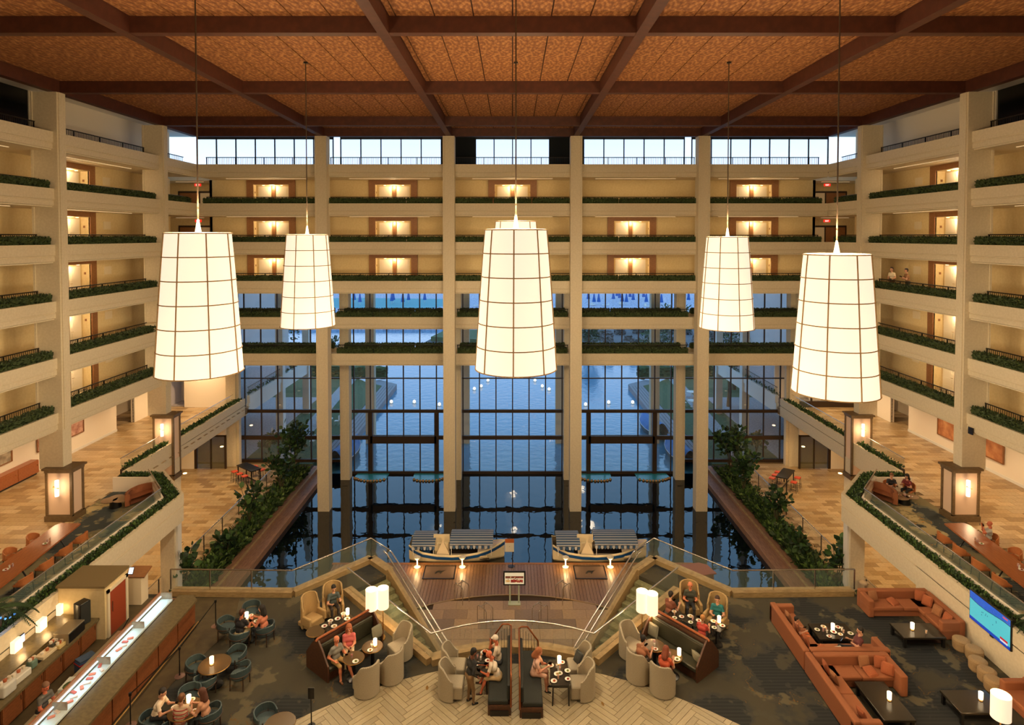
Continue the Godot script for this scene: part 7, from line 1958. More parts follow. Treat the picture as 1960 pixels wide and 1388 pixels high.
		# high table and stools on the lower walk
		var p := v(-20.6, 0, 48.0) if s < 0 else v(20.75, 0, 46.7)
		var tr := 52.0 if s < 0 else -38.0
		var t := thing("high_table", "tall black table with coral stools on the lower walk, " + whose, "table", p, tr, "tall lobby tables")
		part(t, "tabletop", mb().rbox(Vector3(0, 1.05, 0), Vector3(0.85, 0.07, 2.2), 0.02), black)
		for q in [[-1, -1], [1, -1], [1, 1], [-1, 1]]: part(t, "leg", mb().box(Vector3(q[0] * 0.34, 0.52, q[1] * 1.0), Vector3(0.07, 1.02, 0.07)), black)
		part(t, "stretcher", mb().box(Vector3(0, 0.22, 0), Vector3(0.06, 0.05, 2.0)), black)
		var b := Basis(Vector3.UP, deg_to_rad(tr))
		var k := 0
		for q in [[-0.75, 0.75], [-0.75, 0.0], [-0.75, -0.75], [0.75, 0.6], [0.75, -0.5]]:
			stool(p + b * Vector3(q[0], 0, q[1]), tr, "coral topped bar stool at the tall lobby table, " + whose)
			k += 1
		plant_tall(v(17.9 * s, -0.2, 33.5), 2.6, 0.9, 120, 301 + int(s), "big leaved plant in the lagoon bed opposite the mezzanine corner, " + whose, "lagoon bed plants")
		plant_tall(v(17.6 * s, -0.2, 41.0), 2.6, 1.0, 150, 311 + int(s), "big leaved plant in the middle of the lagoon bed, " + whose, "lagoon bed plants")
		plant_tall(v(17.4 * s, -0.2, 46.2), 3.2, 1.4, 240, 321 + int(s), "tall bushy plant in the lagoon bed towards the glass, " + whose, "lagoon bed plants")
		plant_tall(v(17.8 * s, -0.2, 50.0), 4.2, 1.8, 330, 331 + int(s), "tallest dark bushy plant against the lagoon glass, " + whose, "lagoon bed plants")
		plant_tall(v(17.3 * s, -0.2, 37.0), 1.3, 0.8, 90, 341 + int(s), "low bushy plant in the lagoon bed between two big leaved ones, " + whose, "lagoon bed plants")
	var bin := thing("cylinder_bin", "pale round bin beside the mezzanine column, television side", "bin", v(17.75, LOUNGE, 26.0))
	part(bin, "drum", mb().lathe([Vector2(0.24, 0), Vector2(0.24, 0.8), Vector2(0.2, 0.84), Vector2(0, 0.84)], 18), mat("bin_grey", rgb(168, 148, 124), 0.6))
	part(bin, "slot", mb().box(Vector3(0, 0.6, 0.235), Vector3(0.12, 0.3, 0.02)), mat("bin_slot", rgb(130, 110, 90), 0.7))
	bin.position = g(1652, 1122, 0.6); bin.position.y = 0.0

# ---------------------------------------------------------------- the landing stage and the launches
func strip_between(rows: Array, m: Mb, outward: float) -> void:
	for i in rows.size() - 1:
		for j in rows[i].size() - 1:
			var a: Vector3 = rows[i][j]; var b: Vector3 = rows[i + 1][j]; var c: Vector3 = rows[i + 1][j + 1]; var d: Vector3 = rows[i][j + 1]
			var mid := (a + b + c + d) / 4
			m.quad(a, b, c, d, Vector3(0, -0.2, mid.z) * outward)

func launch(at: Vector3, label: String) -> void:
	var o := thing("launch_boat", label, "boat", at, 0, "canopied launches")
	var ts := [0.0, 0.06, 0.15, 0.3, 0.45, 0.6, 0.72, 0.82, 0.9, 0.96, 1.0]
	var beam := [0.62, 0.82, 0.94, 1.0, 1.0, 0.95, 0.82, 0.62, 0.40, 0.2, 0.03]
	var sheer := [0.98, 0.86, 0.66, 0.54, 0.50, 0.52, 0.58, 0.68, 0.80, 0.92, 1.0]
	var L := 5.9
	var hull := mb(); var band := mb(); var inner := mb(); var lower := mb()
	for s in [-1.0, 1.0]:
		var r1 := []; var r2 := []; var r3 := []
		for i in ts.size():
			var x: float = -L / 2 + L * ts[i]
			var b: float = beam[i] * s; var h: float = sheer[i]
			r1.append([Vector3(x - 0.25 * (ts[i] - 0.5), -0.2, b * 0.5), Vector3(x, 0.12, b * 0.86), Vector3(x, h - 0.2, b * 0.985), Vector3(x, h, b)])
			r2.append([Vector3(x, h - 0.24, b * 0.985 + s * 0.012), Vector3(x, h - 0.06, b * 0.995 + s * 0.012)])
			r3.append([Vector3(x, h, b * 0.92), Vector3(x, 0.18, b * 0.72)])
		strip_between(r1, hull, 1.0); strip_between(r2, band, 1.0); strip_between(r3, inner, -1.0)
		var g1 := []
		for i in ts.size(): g1.append(Vector3(-L / 2 + L * ts[i], sheer[i] + 0.01, beam[i] * 0.96 * s))
		part(o, "gunwale", mb().tube(g1, 0.05, 6), mat("boat_cream", rgb(222, 206, 170), 0.35))
	hull.quad(Vector3(-L / 2, -0.2, -0.31), Vector3(-L / 2, -0.2, 0.31), Vector3(-L / 2, 0.98, 0.62), Vector3(-L / 2, 0.98, -0.62), Vector3(-1, 0, 0))
	part(o, "hull", hull, mat("boat_cream", rgb(222, 206, 170), 0.35))
	part(o, "blue_band", band, mat("boat_blue", rgb(18, 66, 120), 0.35))
	part(o, "inner_hull", inner, mat("boat_inside", rgb(120, 104, 78), 0.6))
	part(o, "floor", mb().prism(PackedVector2Array([Vector2(-2.9, -0.5), Vector2(2.0, -0.7), Vector2(2.0, 0.7), Vector2(-2.9, 0.5)]), 0.12, 0.17), mat("boat_floor", rgb(60, 46, 34), 0.7))
	for s in [-1.0, 1.0]:
		part(o, "bench", mb().rbox(Vector3(0.75, 0.34, s * 0.6), Vector3(2.3, 0.12, 0.36), 0.04), mat("boat_bench", rgb(196, 176, 140), 0.6))
	part(o, "stern_seat", mb().rbox(Vector3(-1.9, 0.4, 0), Vector3(0.5, 0.5, 1.3), 0.05), mat("boat_blue_seat", rgb(24, 70, 118), 0.6))
	var deck := mb()
	for i in range(6, 10):
		var x0: float = -L / 2 + L * ts[i]; var x1: float = -L / 2 + L * ts[i + 1]
		for k in 4:
			var a := -1.0 + k * 0.5; var b2 := a + 0.5
			var hgt := func(w: float, q: int) -> float: return sheer[q] + 0.24 * (1 - w * w) * smoothstep(1.05, 0.6, ts[q]) + 0.02
			deck.quad(Vector3(x0, hgt.call(a, i), beam[i] * 0.93 * a), Vector3(x1, hgt.call(a, i + 1), beam[i + 1] * 0.93 * a), Vector3(x1, hgt.call(b2, i + 1), beam[i + 1] * 0.93 * b2), Vector3(x0, hgt.call(b2, i), beam[i] * 0.93 * b2), Vector3.UP)
	part(o, "foredeck", deck, mat("boat_white_deck", rgb(214, 198, 186), 0.5))
	part(o, "console", mb().rbox(Vector3(-0.95, 0.72, 0.1), Vector3(0.9, 0.8, 0.9), 0.05), mat("boat_cream", rgb(222, 206, 170), 0.35))
	part(o, "windscreen", mb().prism(PackedVector2Array([Vector2(-0.5, 0), Vector2(0.5, 0), Vector2(0.5, 0.03), Vector2(-0.5, 0.03)]), 0.0, 0.5), mat("boat_cream", rgb(222, 206, 170), 0.35), Vector3(-0.95, 1.1, 0.4))
	var fold := mb()
	for q in [[-0.42, 0.42]]:
		fold.tri(Vector3(q[0], 0, 0.2), Vector3(q[1], 0, 0.2), Vector3(0, 0.8, 0), Vector3(0, 0.3, 1), Vector3(0, 0.3, 1), Vector3(0, 0.3, 1))
		fold.tri(Vector3(q[0], 0, -0.2), Vector3(q[1], 0, -0.2), Vector3(0, 0.8, 0), Vector3(0, 0.3, -1), Vector3(0, 0.3, -1), Vector3(0, 0.3, -1))
		fold.tri(Vector3(q[0], 0, 0.2), Vector3(q[0], 0, -0.2), Vector3(0, 0.8, 0), Vector3(-1, 0.3, 0), Vector3(-1, 0.3, 0), Vector3(-1, 0.3, 0))
		fold.tri(Vector3(q[1], 0, 0.2), Vector3(q[1], 0, -0.2), Vector3(0, 0.8, 0), Vector3(1, 0.3, 0), Vector3(1, 0.3, 0), Vector3(1, 0.3, 0))
	part(o, "folded_cover", fold, mat("boat_canvas", rgb(214, 196, 164), 0.8), Vector3(-0.85, 0.5, 0.62))
	for q in [[-2.75, -1.3, 1.42], [-0.4, 2.25, 1.5]]:
		var cm: float = (q[0] + q[1]) / 2; var cl: float = q[1] - q[0]
		var n := 21
		for k in n:
			var a := PI * (0.12 + 0.76 * k / n); var b := PI * (0.12 + 0.76 * (k + 1) / n)
			var pa := Vector3(0, q[2] - 0.5 + 0.5 * sin(a), -cos(a) * 1.02); var pb := Vector3(0, q[2] - 0.5 + 0.5 * sin(b), -cos(b) * 1.02)
			part(o, "canopy_slat", mb().quad4(pa + Vector3(q[0], 0, 0), pa + Vector3(q[1], 0, 0), pb + Vector3(q[1], 0, 0), pb + Vector3(q[0], 0, 0), 0.012), mat("canopy_blue", rgb(40, 74, 112), 0.7) if k % 2 else mat("canopy_white", rgb(156, 160, 168), 0.7))
		for s in [-1.0, 1.0]:
			var val := mb(); var val2 := mb()
			var cnt := int(cl / 0.17)
			for k in cnt:
				var x: float = q[0] + (k + 0.5) * cl / cnt
				(val if k % 2 else val2).quad4(Vector3(x - cl / cnt * 0.48, q[2] - 0.34, s * 0.97), Vector3(x + cl / cnt * 0.48, q[2] - 0.34, s * 0.97), Vector3(x + cl / cnt * 0.3, q[2] - 0.54, s * 0.98), Vector3(x - cl / cnt * 0.3, q[2] - 0.54, s * 0.98), 0.006)
			part(o, "valance", val, mat("canopy_blue", rgb(40, 74, 112), 0.7)); part(o, "valance", val2, mat("canopy_white", rgb(156, 160, 168), 0.7))
			for x in [q[0] + 0.1, q[1] - 0.1]: part(o, "canopy_post", mb().tube([Vector3(x, 0.5, s * 0.92), Vector3(x, q[2] - 0.35, s * 0.94)], 0.018, 6), white_paint)

func build_stage() -> void:
	var up := Vector3.UP
	launch(v(-3.45, POND, 38.45), "cream launch with blue striped canopies moored on the bar side")
	launch(v(5.45, POND, 38.45), "cream launch with blue striped canopies moored on the television side")
	var k := 0
	for q in [[-5.69, 36.55], [-3.0, 36.55], [3.17, 36.55], [5.84, 36.55]]:
		var o := thing("mooring_lamp", "small white mooring lamp on the landing stage, %s" % ["at the stern of the bar side launch", "beside the bar side launch's mat", "at the stern of the television side launch", "beside the television side launch's mat"][k], "lamp", v(q[0], PLAZA, q[1]), 0, "mooring lamps")
		part(o, "base", mb().lathe([Vector2(0.2, 0), Vector2(0.2, 0.08), Vector2(0.12, 0.12), Vector2(0.05, 0.14), Vector2(0.04, 0.5)], 16), mat("mooring_white", rgb(226, 216, 196), 0.4))
		part(o, "hood", mb().lathe([Vector2(0.06, 0.5), Vector2(0.2, 0.62), Vector2(0.2, 0.66), Vector2(0.1, 0.72), Vector2(0, 0.74)], 16), mat("mooring_white", rgb(226, 216, 196), 0.4))
		part(o, "bulb", mb().ell(Vector3(0, 0.52, 0.06), Vector3(0.04, 0.05, 0.04), Basis(), 8), glow("mooring_glow", Color(1, 0.85, 0.6), 3.0))
		lamp(o, Vector3(0, 0.42, 0.26), 1.1, Color(1.0, 0.82, 0.58), 0.08)
		k += 1
	for s in [-1.0, 1.0]:
		var m := thing("boarding_mat", "tan boarding mat with black border and small black emblem, %s" % ("bar side" if s < 0 else "television side"), "mat", v(-4.3 if s < 0 else 4.56, PLAZA + 0.012, 36.03), 0, "boarding mats")
		part(m, "mat_field", mb().box(Vector3(0, 0.012, 0), Vector3(1.75, 0.024, 1.35)), cloth("mat_tan", rgb(108, 84, 66)))
		part(m, "border", mb().box(Vector3(0, 0.014, 0.68), Vector3(1.87, 0.032, 0.07)).box(Vector3(0, 0.014, -0.68), Vector3(1.87, 0.032, 0.07)).box(Vector3(0.9, 0.014, 0), Vector3(0.07, 0.032, 1.4)).box(Vector3(-0.9, 0.014, 0), Vector3(0.07, 0.032, 1.4)), black)
		var em := mb()
		em.prism(PackedVector2Array([Vector2(-0.16, 0.1), Vector2(-0.12, -0.04), Vector2(-0.04, -0.1), Vector2(0.06, -0.07), Vector2(0.2, -0.12), Vector2(0.1, -0.01), Vector2(0.06, 0.1), Vector2(0.02, 0.1), Vector2(0.02, 0.02), Vector2(-0.07, 0.02), Vector2(-0.1, 0.1)]), 0.024, 0.03)
		part(m, "emblem", em, black).scale = Vector3(1.7, 1, 1.7)
		# steel handrails on the plaza
		var whose := "bar side" if s < 0 else "television side"
		for q in [[2.75, 33.2, "at the curved deck edge"], [1.4, 31.2, "towards the lounge"]]:
			var r := thing("handrail", "short steel handrail hoop %s, %s" % [q[2], whose], "railing", v(q[0] * s, PLAZA, q[1]), -42.0 * s, "plaza handrails")
			for w in [-0.22, 0.22]:
				part(r, "hoop", mb().tube([Vector3(w, 0, 0.35), Vector3(w, 0.85, 0.35), Vector3(w, 0.95, 0.25), Vector3(w, 0.95, -0.25), Vector3(w, 0.85, -0.35), Vector3(w, 0, -0.35)], 0.022, 6), steel)
			part(r, "crossbar", mb().tube([Vector3(-0.22, 0.95, -0.1), Vector3(0.22, 0.95, -0.1)], 0.018, 6), steel)
	# the menu screen
	var img := Image.create(128, 72, false, Image.FORMAT_RGB8)
	img.fill(rgb(232, 206, 160))
	img.fill_rect(Rect2i(4, 22, 120, 14), rgb(120, 62, 40)); img.fill_rect(Rect2i(40, 44, 80, 18), rgb(140, 40, 30)); img.fill_rect(Rect2i(6, 46, 28, 14), rgb(210, 150, 80))
	var rng := RandomNumberGenerator.new()
	rng.seed = 9
	for i in 30: img.fill_rect(Rect2i(6 + rng.randi() % 110, 22 + rng.randi() % 38, 6, 4), [rgb(226, 190, 120), rgb(90, 50, 30), rgb(190, 80, 50)][i % 3])
	var im := mat("menu_picture", rgb(12, 12, 12), 0.3)
	im.emission_enabled = true; im.emission = Color.BLACK; im.emission_operator = BaseMaterial3D.EMISSION_OP_ADD
	im.emission_texture = ImageTexture.create_from_image(img); im.emission_energy_multiplier = 0.9
	var sg := thing("menu_screen", "black framed lit menu screen on two pale legs in the plaza", "sign", v(0.1, PLAZA, 32.95))
	part(sg, "bezel", mb().rbox(Vector3(0, 1.4, 0), Vector3(1.2, 0.78, 0.07), 0.025), black)
	var fc := mb()
	fc.face(Vector3(-0.52, 1.71, 0.04), Vector3(0.52, 1.71, 0.04), Vector3(0.52, 1.09, 0.04), Vector3(-0.52, 1.09, 0.04), Vector3(0, 0, 1))
	part(sg, "screen", fc, im)
	for w in [-0.24, 0.24]: part(sg, "leg", mb().box(Vector3(w, 0.54, 0), Vector3(0.08, 1.04, 0.06)), mat("pale_leg", rgb(178, 186, 160), 0.5))
	part(sg, "foot", mb().box(Vector3(0, 0.02, 0), Vector3(0.66, 0.04, 0.36)), mat("pale_leg", rgb(178, 186, 160), 0.5))
	part(sg, "camera_stalk", mb().tube([Vector3(-0.05, 1.78, 0), Vector3(-0.05, 2.0, 0)], 0.02, 6), steel)
	var nb := thing("notice_board", "white notice with an orange heading on a thin post at the stage edge", "sign", v(-0.18, PLAZA, 36.7))
	part(nb, "post", mb().tube([Vector3(0.18, 0, 0), Vector3(0.18, 1.6, 0)], 0.018, 6), dark_metal)
	part(nb, "board", mb().box(Vector3(0, 1.3, 0.02), Vector3(0.54, 0.78, 0.03)), mat("notice_white", rgb(214, 206, 186), 0.6))
	part(nb, "heading", mb().box(Vector3(0, 1.58, 0.037), Vector3(0.54, 0.24, 0.006)), mat("notice_orange", rgb(186, 96, 40), 0.6))
	part(nb, "mark", mb().lathe([Vector2(0, 0), Vector2(0.03, 0), Vector2(0, 0.004)], 8, Vector3(0, 1.24, 0.037)), dark_metal)
	part(nb, "foot", mb().lathe([Vector2(0.2, 0), Vector2(0.2, 0.02), Vector2(0, 0.03)], 14, Vector3(0.1, 0, 0)), dark_metal)
	var kiosk := thing("ticket_kiosk", "low reddish timber ticket desk at the stage side", "kiosk", v(9.9, PLAZA, 34.2), 12)
	part(kiosk, "body", mb().rbox(Vector3(0, 0.55, 0), Vector3(2.4, 1.1, 1.1), 0.05), mat("kiosk_wood", rgb(140, 84, 48), 0.5))
	part(kiosk, "counter_top", mb().prism(PackedVector2Array([Vector2(-1.3, -0.62), Vector2(0.9, -0.62), Vector2(1.25, -0.3), Vector2(1.3, 0.62), Vector2(-1.3, 0.62)]), 1.1, 1.16), mat("kiosk_top", rgb(150, 76, 48), 0.4))
	part(kiosk, "hatch", mb().box(Vector3(0.6, 0.6, 0.56), Vector3(0.5, 0.4, 0.03)), black)
	# turquoise basins by the glass
	var stones := mat("basin_stone", rgb(190, 150, 104), 0.8)
	k = 0
	for q in [[-11.7, 1.0], [-7.0, -1.0], [6.95, 1.0], [11.6, -1.0]]:
		var b := thing("fountain_basin", "shallow turquoise basin edged with stones at the lagoon glass, %s" % ["outer one, bar side", "inner one, bar side", "inner one, television side", "outer one, television side"][k], "basin", v(q[0], POND, 51.3), 0, "turquoise basins")
		var shape := [Vector2(-1.5, 0.3), Vector2(-0.9, 0.75), Vector2(-0.3, 1.0), Vector2(0.7, 0.95), Vector2(1.25, 0.6), Vector2(1.3, -0.9), Vector2(-1.3, -0.9)]
		var poly := PackedVector2Array()
		for p in shape: poly.append(Vector2(p.x * (1.0 if k % 2 == 0 else -1.0), p.y))
		part(b, "turquoise_bed", mb().prism(poly, -0.05, 0.06), textured("turquoise_mosaic", ramp_texture(noise_image(256, 0.06, 171, 3), [[0.0, rgb(20, 96, 104)], [1.0, rgb(80, 190, 190)]]), Vector3.ONE * 0.8, 0.25))
		for i in 4:
			var a := poly[i]; var c := poly[i + 1]
			var n := int(a.distance_to(c) / 0.24)
			for j in n:
				var p := a.lerp(c, (j + 0.5) / n)
				part(b, "edge_stone", mb().ell(Vector3(p.x, 0.06, p.y), Vector3(0.13, 0.09, 0.1), Basis(Vector3.UP, j), 8), stones)
		k += 1

# ---------------------------------------------------------------- outdoors, seen through the glass
func tree(at: Vector3, h: float, r: float, n: int, sd: int, label: String, group: String, lo := rgb(28, 46, 26), hi := rgb(86, 104, 58)) -> void:
	var o := thing("garden_tree", label, "tree", at, 0, group)
	var rng := RandomNumberGenerator.new()
	rng.seed = sd
	part(o, "trunk", mb().tube([Vector3.ZERO, Vector3(0.1, h * 0.35, 0), Vector3(0, h * 0.7, 0.1)], h * 0.03, 7, h * 0.015), mat("tree_bark", rgb(82, 66, 50), 0.9))
	var at2 := []; var tint := []
	var blobs := []
	for k in 9: blobs.append([Vector3(rng.randf_range(-1, 1) * r * 0.6, h * rng.randf_range(0.45, 0.95), rng.randf_range(-1, 1) * r * 0.6), r * rng.randf_range(0.4, 0.65)])
	for i in n:
		var b = blobs[rng.randi() % 9]
		var d := Vector3(rng.randf_range(-1, 1), rng.randf_range(-0.7, 1), rng.randf_range(-1, 1)).normalized()
		at2.append(aim(d + Vector3(0, -0.2, 0), rng.randf_range(0.22, 0.5), b[0] + d * b[1] * rng.randf_range(0.5, 1.0), rng.randf_range(-1, 1)))
		tint.append(greens(rng, lo, hi))
	scatter(o, "crown", leaf_shape(0.6), leaf_dark, at2, tint)

func covered_boat(at: Vector3, turn: float, label: String) -> void:
	var o := thing("covered_boat", label, "boat", at, turn, "covered outdoor boats")
	var ts := [0.0, 0.1, 0.3, 0.55, 0.75, 0.9, 1.0]; var bm := [0.7, 0.95, 1.1, 1.05, 0.8, 0.42, 0.04]
	var L := 5.6
	var hull := mb(); var cov := mb(); var line := []
	for s in [-1.0, 1.0]:
		var r := []; var c := []
		for i in 7:
			var x: float = -L / 2 + L * ts[i]
			r.append([Vector3(x, -0.2, bm[i] * 0.5 * s), Vector3(x, 0.3, bm[i] * 0.92 * s), Vector3(x, 0.7 + 0.25 * ts[i] * ts[i], bm[i] * s)])
			var row := []
			for j in 6:
				var w := 1.0 - j / 5.0
				row.append(Vector3(x, 0.72 + 0.25 * ts[i] * ts[i] + (1 - w * w) * (0.95 - 0.55 * ts[i]), bm[i] * 1.02 * w * s))
			c.append(row)
		strip_between(r, hull, 1.0)
		for i in 6:
			for j in 5: cov.quad(c[i][j], c[i + 1][j], c[i + 1][j + 1], c[i][j + 1], Vector3(0, 1, s * 0.5))
		var rub := []
		for i in 7: rub.append(r[i][2])
		part(o, "rub_rail", mb().tube(rub, 0.04, 5), white_paint)
	part(o, "hull", hull, mat("navy_hull", rgb(26, 36, 46), 0.4))
	part(o, "tarpaulin", cov, mat("blue_tarpaulin", rgb(20, 106, 178), 0.6))

func build_outdoors() -> void:
	var up := Vector3.UP
	var lag := mat("outdoor_water", rgb(80, 140, 172), 0.06)
	lag.metallic_specular = 0.55
	relief(lag, noise_image(512, 0.02, 181, 4), 2.0)
	lag.uv1_triplanar = true; lag.uv1_world_triplanar = true; lag.uv1_scale = Vector3.ONE * 0.1
	var wt := setting("water", "wide outdoor lagoon reflecting the evening sky")
	part(wt, "lagoon_surface", mb().span(v(-80, POND - 0.1, 52.0), v(80, POND, 150)), lag)
	var land := setting("ground", "lawns and paths round the outdoor lagoon")
	var grass := textured("lawn_grass", ramp_texture(noise_image(256, 0.04, 191, 5), [[0.0, rgb(66, 78, 46)], [1.0, rgb(102, 110, 70)]]), Vector3.ONE * 0.3, 0.9)
	var pave := textured("grey_paving", ramp_texture(noise_image(256, 0.05, 193, 4), [[0.0, rgb(150, 142, 142)], [1.0, rgb(188, 180, 182)]]), Vector3.ONE * 0.3, 0.85)
	for s in [-1.0, 1.0]:
		part(land, "lawn", mb().prism(flip([[17.0, 52.3], [80, 52.3], [80, 90], [24, 88], [19.5, 82], [17.0, 80]], s), -1.2, -0.3), grass)
		part(land, "dock_walk", mb().prism(flip([[15.2, 56], [17.0, 56], [17.0, 80], [19.5, 82], [18.0, 83.5], [15.2, 81]], s), -1.2, -0.35), textured("dock_boards", ramp_texture(noise_image(256, 0.03, 195, 3), [[0.0, rgb(128, 120, 124)], [1.0, rgb(172, 164, 168)]]), Vector3(3, 1, 0.4), 0.8))
		for k in 5: part(land, "dock_joint", mb().span(v((15.5 + k * 0.36) * s, -0.36, 56), v((15.53 + k * 0.36) * s, -0.33, 80)), mat("dock_gap", rgb(80, 76, 78), 0.9))
		part(land, "path", mb().prism(flip([[19.2, 52.3], [20.6, 52.3], [22.6, 84], [21.2, 84]], s), -0.3, -0.27), pave)
		part(land, "patio", mb().prism(flip([[23.2, 52.3], [40, 52.3], [40, 74], [23.2, 74]], s), -0.3, -0.25), pave)
		# the outdoor terrace carries the mezzanine line on
		var whose := "bar side" if s < 0 else "television side"
		var tr := setting("trim", "white outdoor terrace edge beyond the glass, " + whose)
		part(tr, "fascia", mb().span(v(22.3 * s, 4.95, 52.3), v(22.55 * s, 5.55, 68)).span(v(22.38 * s, 4.1, 52.3), v(22.6 * s, 4.9, 68)), white_paint)
		part(tr, "terrace_slab", mb().span(v(22.5 * s, 4.1, 52.3), v(33 * s, 4.7, 68)), pave)
		part(tr, "terrace_wall", mb().span(v(29 * s, 4.7, 52.3), v(29.3 * s, 14.9, 80)).span(v(29 * s, -0.3, 60), v(29.3 * s, 4.7, 80)), mat("lilac_render", rgb(206, 194, 192), 0.8))
		part(tr, "dark_doors", mb().span(v(28.9 * s, 4.7, 62), v(29 * s, 7.6, 66)), bronze)
		for d in [59.6, 67.2]: part(tr, "terrace_post", mb().span(v(22.2 * s, -0.3, d), v(22.9 * s, 14.9, d + 0.7)), white_paint)
		var rl := thing("terrace_railing", "low dark terrace railing with climbing plants beyond the glass, " + whose, "railing", Vector3.ZERO, 0, "terrace railings")
		part(rl, "top_rail", mb().tube([v(22.5 * s, 6.25, 52.4), v(22.5 * s, 6.25, 67.5)], 0.035, 6), dark_metal)
		var bal := mb()
		for k in 50: bal.box(v(22.5 * s, 5.9, 52.5 + k * 0.3), Vector3(0.02, 0.7, 0.02))
		part(rl, "balusters", bal, dark_metal).set_meta("kind", "stuff")
		planting(rl, [Vector2(22.6 * s, 52.5), Vector2(22.6 * s, 67.4)], 5.5, 0.3, 20, Vector2(0.12, 0.25), 205)
		for k in 3:
			var hd := thing("garden_hedge", "low green garden hedge beyond the lawn, %s, %s" % [["first", "second", "third"][k] + " from the lagoon", whose], "hedge", v((19.5 + k * 5.0) * s, -0.3, 84.5 + k * 0.8), 8 * s, "garden hedges")
			var rng := RandomNumberGenerator.new()
			rng.seed = 400 + k
			part(hd, "clipped_body", ragged_box(Vector3(4.6, 1.5, 1.4), rng, 0.12, 0.4), mat("garden_hedge_green", rgb(62, 84, 44), 0.9))
		plant_tall(v(19.0 * s, -0.3, 54.2), 2.2, 1.2, 170, 411, "bushy garden plant just outside the glass, next to the lagoon, " + whose, "garden bushes")
		plant_tall(v(21.8 * s, -0.3, 55.0), 2.0, 1.3, 170, 413, "bushy garden plant just outside the glass, next to the patio, " + whose, "garden bushes")
	var k := 0
	for q in [[24.5, 70.0, 7.0, 2.4], [28.0, 78.0, 9.0, 3.2], [20.5, 87.0, 8.0, 3.0], [33.0, 74.0, 8.0, 3.0], [38.0, 96.0, 9.0, 4.0], [27.0, 103.0, 7.0, 3.6], [12.5, 104.0, 5.0, 2.6], [-38.0, 98.0, 8.0, 4.0], [-27.0, 92.0, 4.0, 2.0]]:
		tree(v(q[0], -0.5, q[1]), q[2], q[3], 900, 500 + k, "leafy garden tree %s" % ["behind the terrace post", "beside the lilac wall", "at the end of the dock walk", "over the patio", "on the far garden shore", "in the middle of the rock garden", "overhanging the lagoon", "on the far lawn past the bar side garden", "small, at the bar side lawn edge"][k], "garden trees")
		k += 1
	covered_boat(v(-15.0, POND, 55.6), 84, "boat under a blue tarpaulin moored outside the glass, bar side")
	covered_boat(v(14.3, POND, 63.3), 98, "boat under a blue tarpaulin moored halfway up the dock, television side")
	covered_boat(v(15.0, POND, 55.6), 96, "boat under a blue tarpaulin moored outside the glass, television side")
	for q in [[-19.5, 56.8], [-22.0, 59.0], [-19.0, 63.0], [20.5, 70.0], [21.5, 74.0]]:
		var t := thing("patio_table", "round white patio table on the garden lawn", "table", v(q[0], -0.3, q[1]), 0, "patio tables")
		part(t, "tabletop", mb().lathe([Vector2(0, 0.7), Vector2(0.6, 0.7), Vector2(0.6, 0.74), Vector2(0, 0.74)], 18), white_paint)
		part(t, "stem", mb().lathe([Vector2(0.3, 0), Vector2(0.04, 0.06), Vector2(0.04, 0.7)], 10), white_paint)
		for j in 2:
			var c := thing("patio_chair", "white patio chair beside a round garden table", "chair", v(q[0] + (0.95 if j else -0.9), -0.3, q[1] + 0.2), 90.0 if j == 0 else -90.0, "patio chairs")
			part(c, "seat", mb().rbox(Vector3(0, 0.44, 0), Vector3(0.45, 0.05, 0.45), 0.02), white_paint)
			part(c, "backrest", mb().rbox(Vector3(0, 0.72, -0.22), Vector3(0.45, 0.5, 0.04), 0.02), white_paint)
			for l in [[-1, -1], [1, -1], [1, 1], [-1, 1]]: part(c, "leg", mb().tube([Vector3(l[0] * 0.2, 0, l[1] * 0.2), Vector3(l[0] * 0.19, 0.43, l[1] * 0.19)], 0.015, 5), white_paint)
	k = 0
	for q in [[697, 770], [749, 769], [793, 769], [841, 774], [908, 744], [921, 739], [934, 728], [1024, 728], [1038, 739], [1051, 745], [1121, 774], [1165, 770], [1211, 770], [1250, 771], [895, 768], [1066, 768]]:
		var p := g(q[0], q[1], POND + 0.2)
		var l := thing("floating_lamp", "small white glowing globe added for a reflected bright spot on the lagoon", "lamp", Vector3(p.x, POND, p.z), 0, "reflection globes")  # glowing globes stand for bright reflections of interior lamps on the lagoon
		part(l, "globe", mb().ell(Vector3(0, 0.22, 0), Vector3(0.2, 0.2, 0.2), Basis(), 12), glow("reflection_globe_glow", Color(1, 0.97, 0.9), 1.3))
		part(l, "float_ring", mb().lathe([Vector2(0.26, -0.02), Vector2(0.28, 0.03), Vector2(0.2, 0.05)], 12), white_paint)
		k += 1
	# far shore: garden island, pool terrace with closed parasols
	part(land, "far_island", mb().prism(flip([[-16, 112], [-4, 108], [3, 112], [2, 122], [-14, 124]], 1), -1.2, -0.2), mat("island_wall", rgb(96, 90, 92), 0.9))
	part(land, "island_green", mb().prism(flip([[-15, 113.5], [-4, 110], [2, 113], [1.5, 121], [-13, 123]], 1), -0.2, 0.6), grass)
	part(land, "rock_garden", mb().prism(flip([[10, 108], [20, 100], [60, 100], [60, 140], [8, 140]], 1), -1.2, 0.0), mat("rock_grey", rgb(112, 104, 108), 0.9))
	part(land, "pool_terrace", mb().prism(flip([[-90, 132], [90, 132], [120, 260], [-120, 260]], 1), -1.2, -0.28), textured("lilac_paving", ramp_texture(noise_image(512, 0.05, 197, 5), [[0.0, rgb(120, 112, 128)], [0.45, rgb(186, 180, 200)], [1.0, rgb(226, 222, 236)]]), Vector3.ONE * 0.05, 0.85))
	var pool := setting("water", "turquoise swimming pool on the far terrace")
	part(pool, "pool_surface", mb().prism(flip([[-75, 168], [-22, 166], [-16, 176], [-20, 190], [-50, 194], [-80, 188]], 1), -0.3, -0.24), mat("pool_blue", rgb(92, 160, 168), 0.7))
	var rng := RandomNumberGenerator.new()
	rng.seed = 77
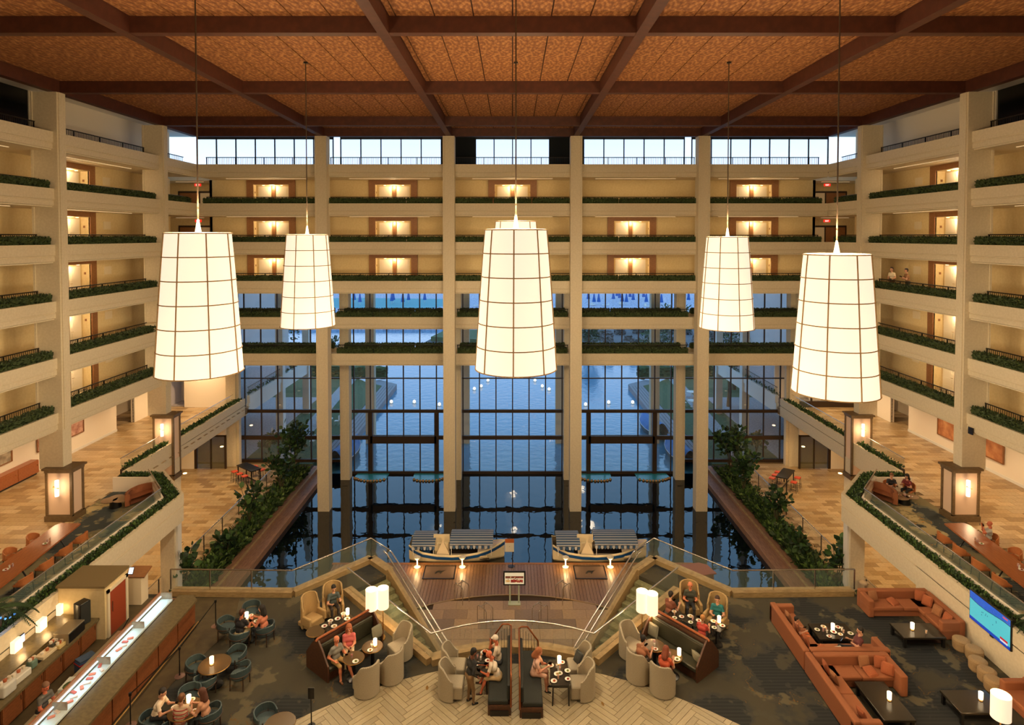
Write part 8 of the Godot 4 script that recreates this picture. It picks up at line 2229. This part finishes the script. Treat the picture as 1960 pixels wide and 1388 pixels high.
	k = 0
	for q in [[678, 580], [689, 584], [750, 582], [753, 580], [771, 584], [782, 580], [813, 580], [1126, 578], [1137, 584], [1146, 584], [1174, 578], [1181, 572], [1186, 576], [1191, 583], [1199, 584], [1206, 574], [1212, 580], [1232, 574], [1237, 584], [1266, 585], [1318, 580], [970, 584], [1075, 582]]:
		var p := g(q[0], q[1], -0.28)
		var u := thing("closed_parasol", "closed bright blue parasol on the far pool terrace", "parasol", p, 0, "closed blue parasols")
		part(u, "canopy", mb().lathe([Vector2(0.55, 0.9), Vector2(0.42, 1.6), Vector2(0.2, 3.0), Vector2(0, 3.3)], 9), mat("parasol_blue", rgb(14, 92, 170), 0.8))
		part(u, "pole", mb().tube([Vector3.ZERO, up * 1.0], 0.05, 6), white_paint)
		k += 1
	for i in 24:
		var p := Vector3(-69 + (i % 12) * 12.5 + rng.randf_range(-4, 4), -0.28, -152 - (i / 12) * 16 - rng.randf_range(0, 9))
		if p.z < -164 and p.z > -196 and p.x < -14: p.x += 70
		var l := thing("sun_lounger", "pale sun lounger on the far pool terrace", "lounger", p, rng.randf() * 360, "far sun loungers")
		part(l, "frame", mb().rbox(Vector3(0, 0.3, 0), Vector3(0.8, 0.14, 2.0), 0.04), white_paint)
		part(l, "backrest", mb().rbox(Vector3(0, 0.62, -0.85), Vector3(0.8, 0.7, 0.12), 0.04), white_paint)
	for i in 34:
		var o := thing("boulder", "grey boulder in the rock garden across the lagoon", "rock", Vector3(13 + (i % 9) * 4.2 + rng.randf_range(-0.7, 0.7), -0.1, -105 - (i / 9) * 7.0 - rng.randf_range(0, 3)), rng.randf() * 360, "rock garden boulders")
		part(o, "stone", ragged_box(Vector3(rng.randf_range(1, 2.6), rng.randf_range(0.6, 1.8), rng.randf_range(1, 2.2)), rng, 0.22, 0.6), mat("boulder_grey", rgb(116, 108, 110), 0.9))

func build_rest() -> void:
	make_body_parts()
	build_lounge()
	build_sofas()
	build_bar()
	build_mezzanine_furniture()
	build_stage()
	build_outdoors()

func _ready() -> void:
	camera_and_sky()
	surfaces()
	build_ceiling()
	make_prototypes()
	build_wing(-1.0)
	build_wing(1.0)
	build_back()
	build_glazing()
	build_mezzanine(-1.0)
	build_mezzanine(1.0)
	build_lagoon()
	build_lounge_floor()
	build_stairs()
	build_lanterns()
	build_rest()
	for k in proto: proto[k].free()
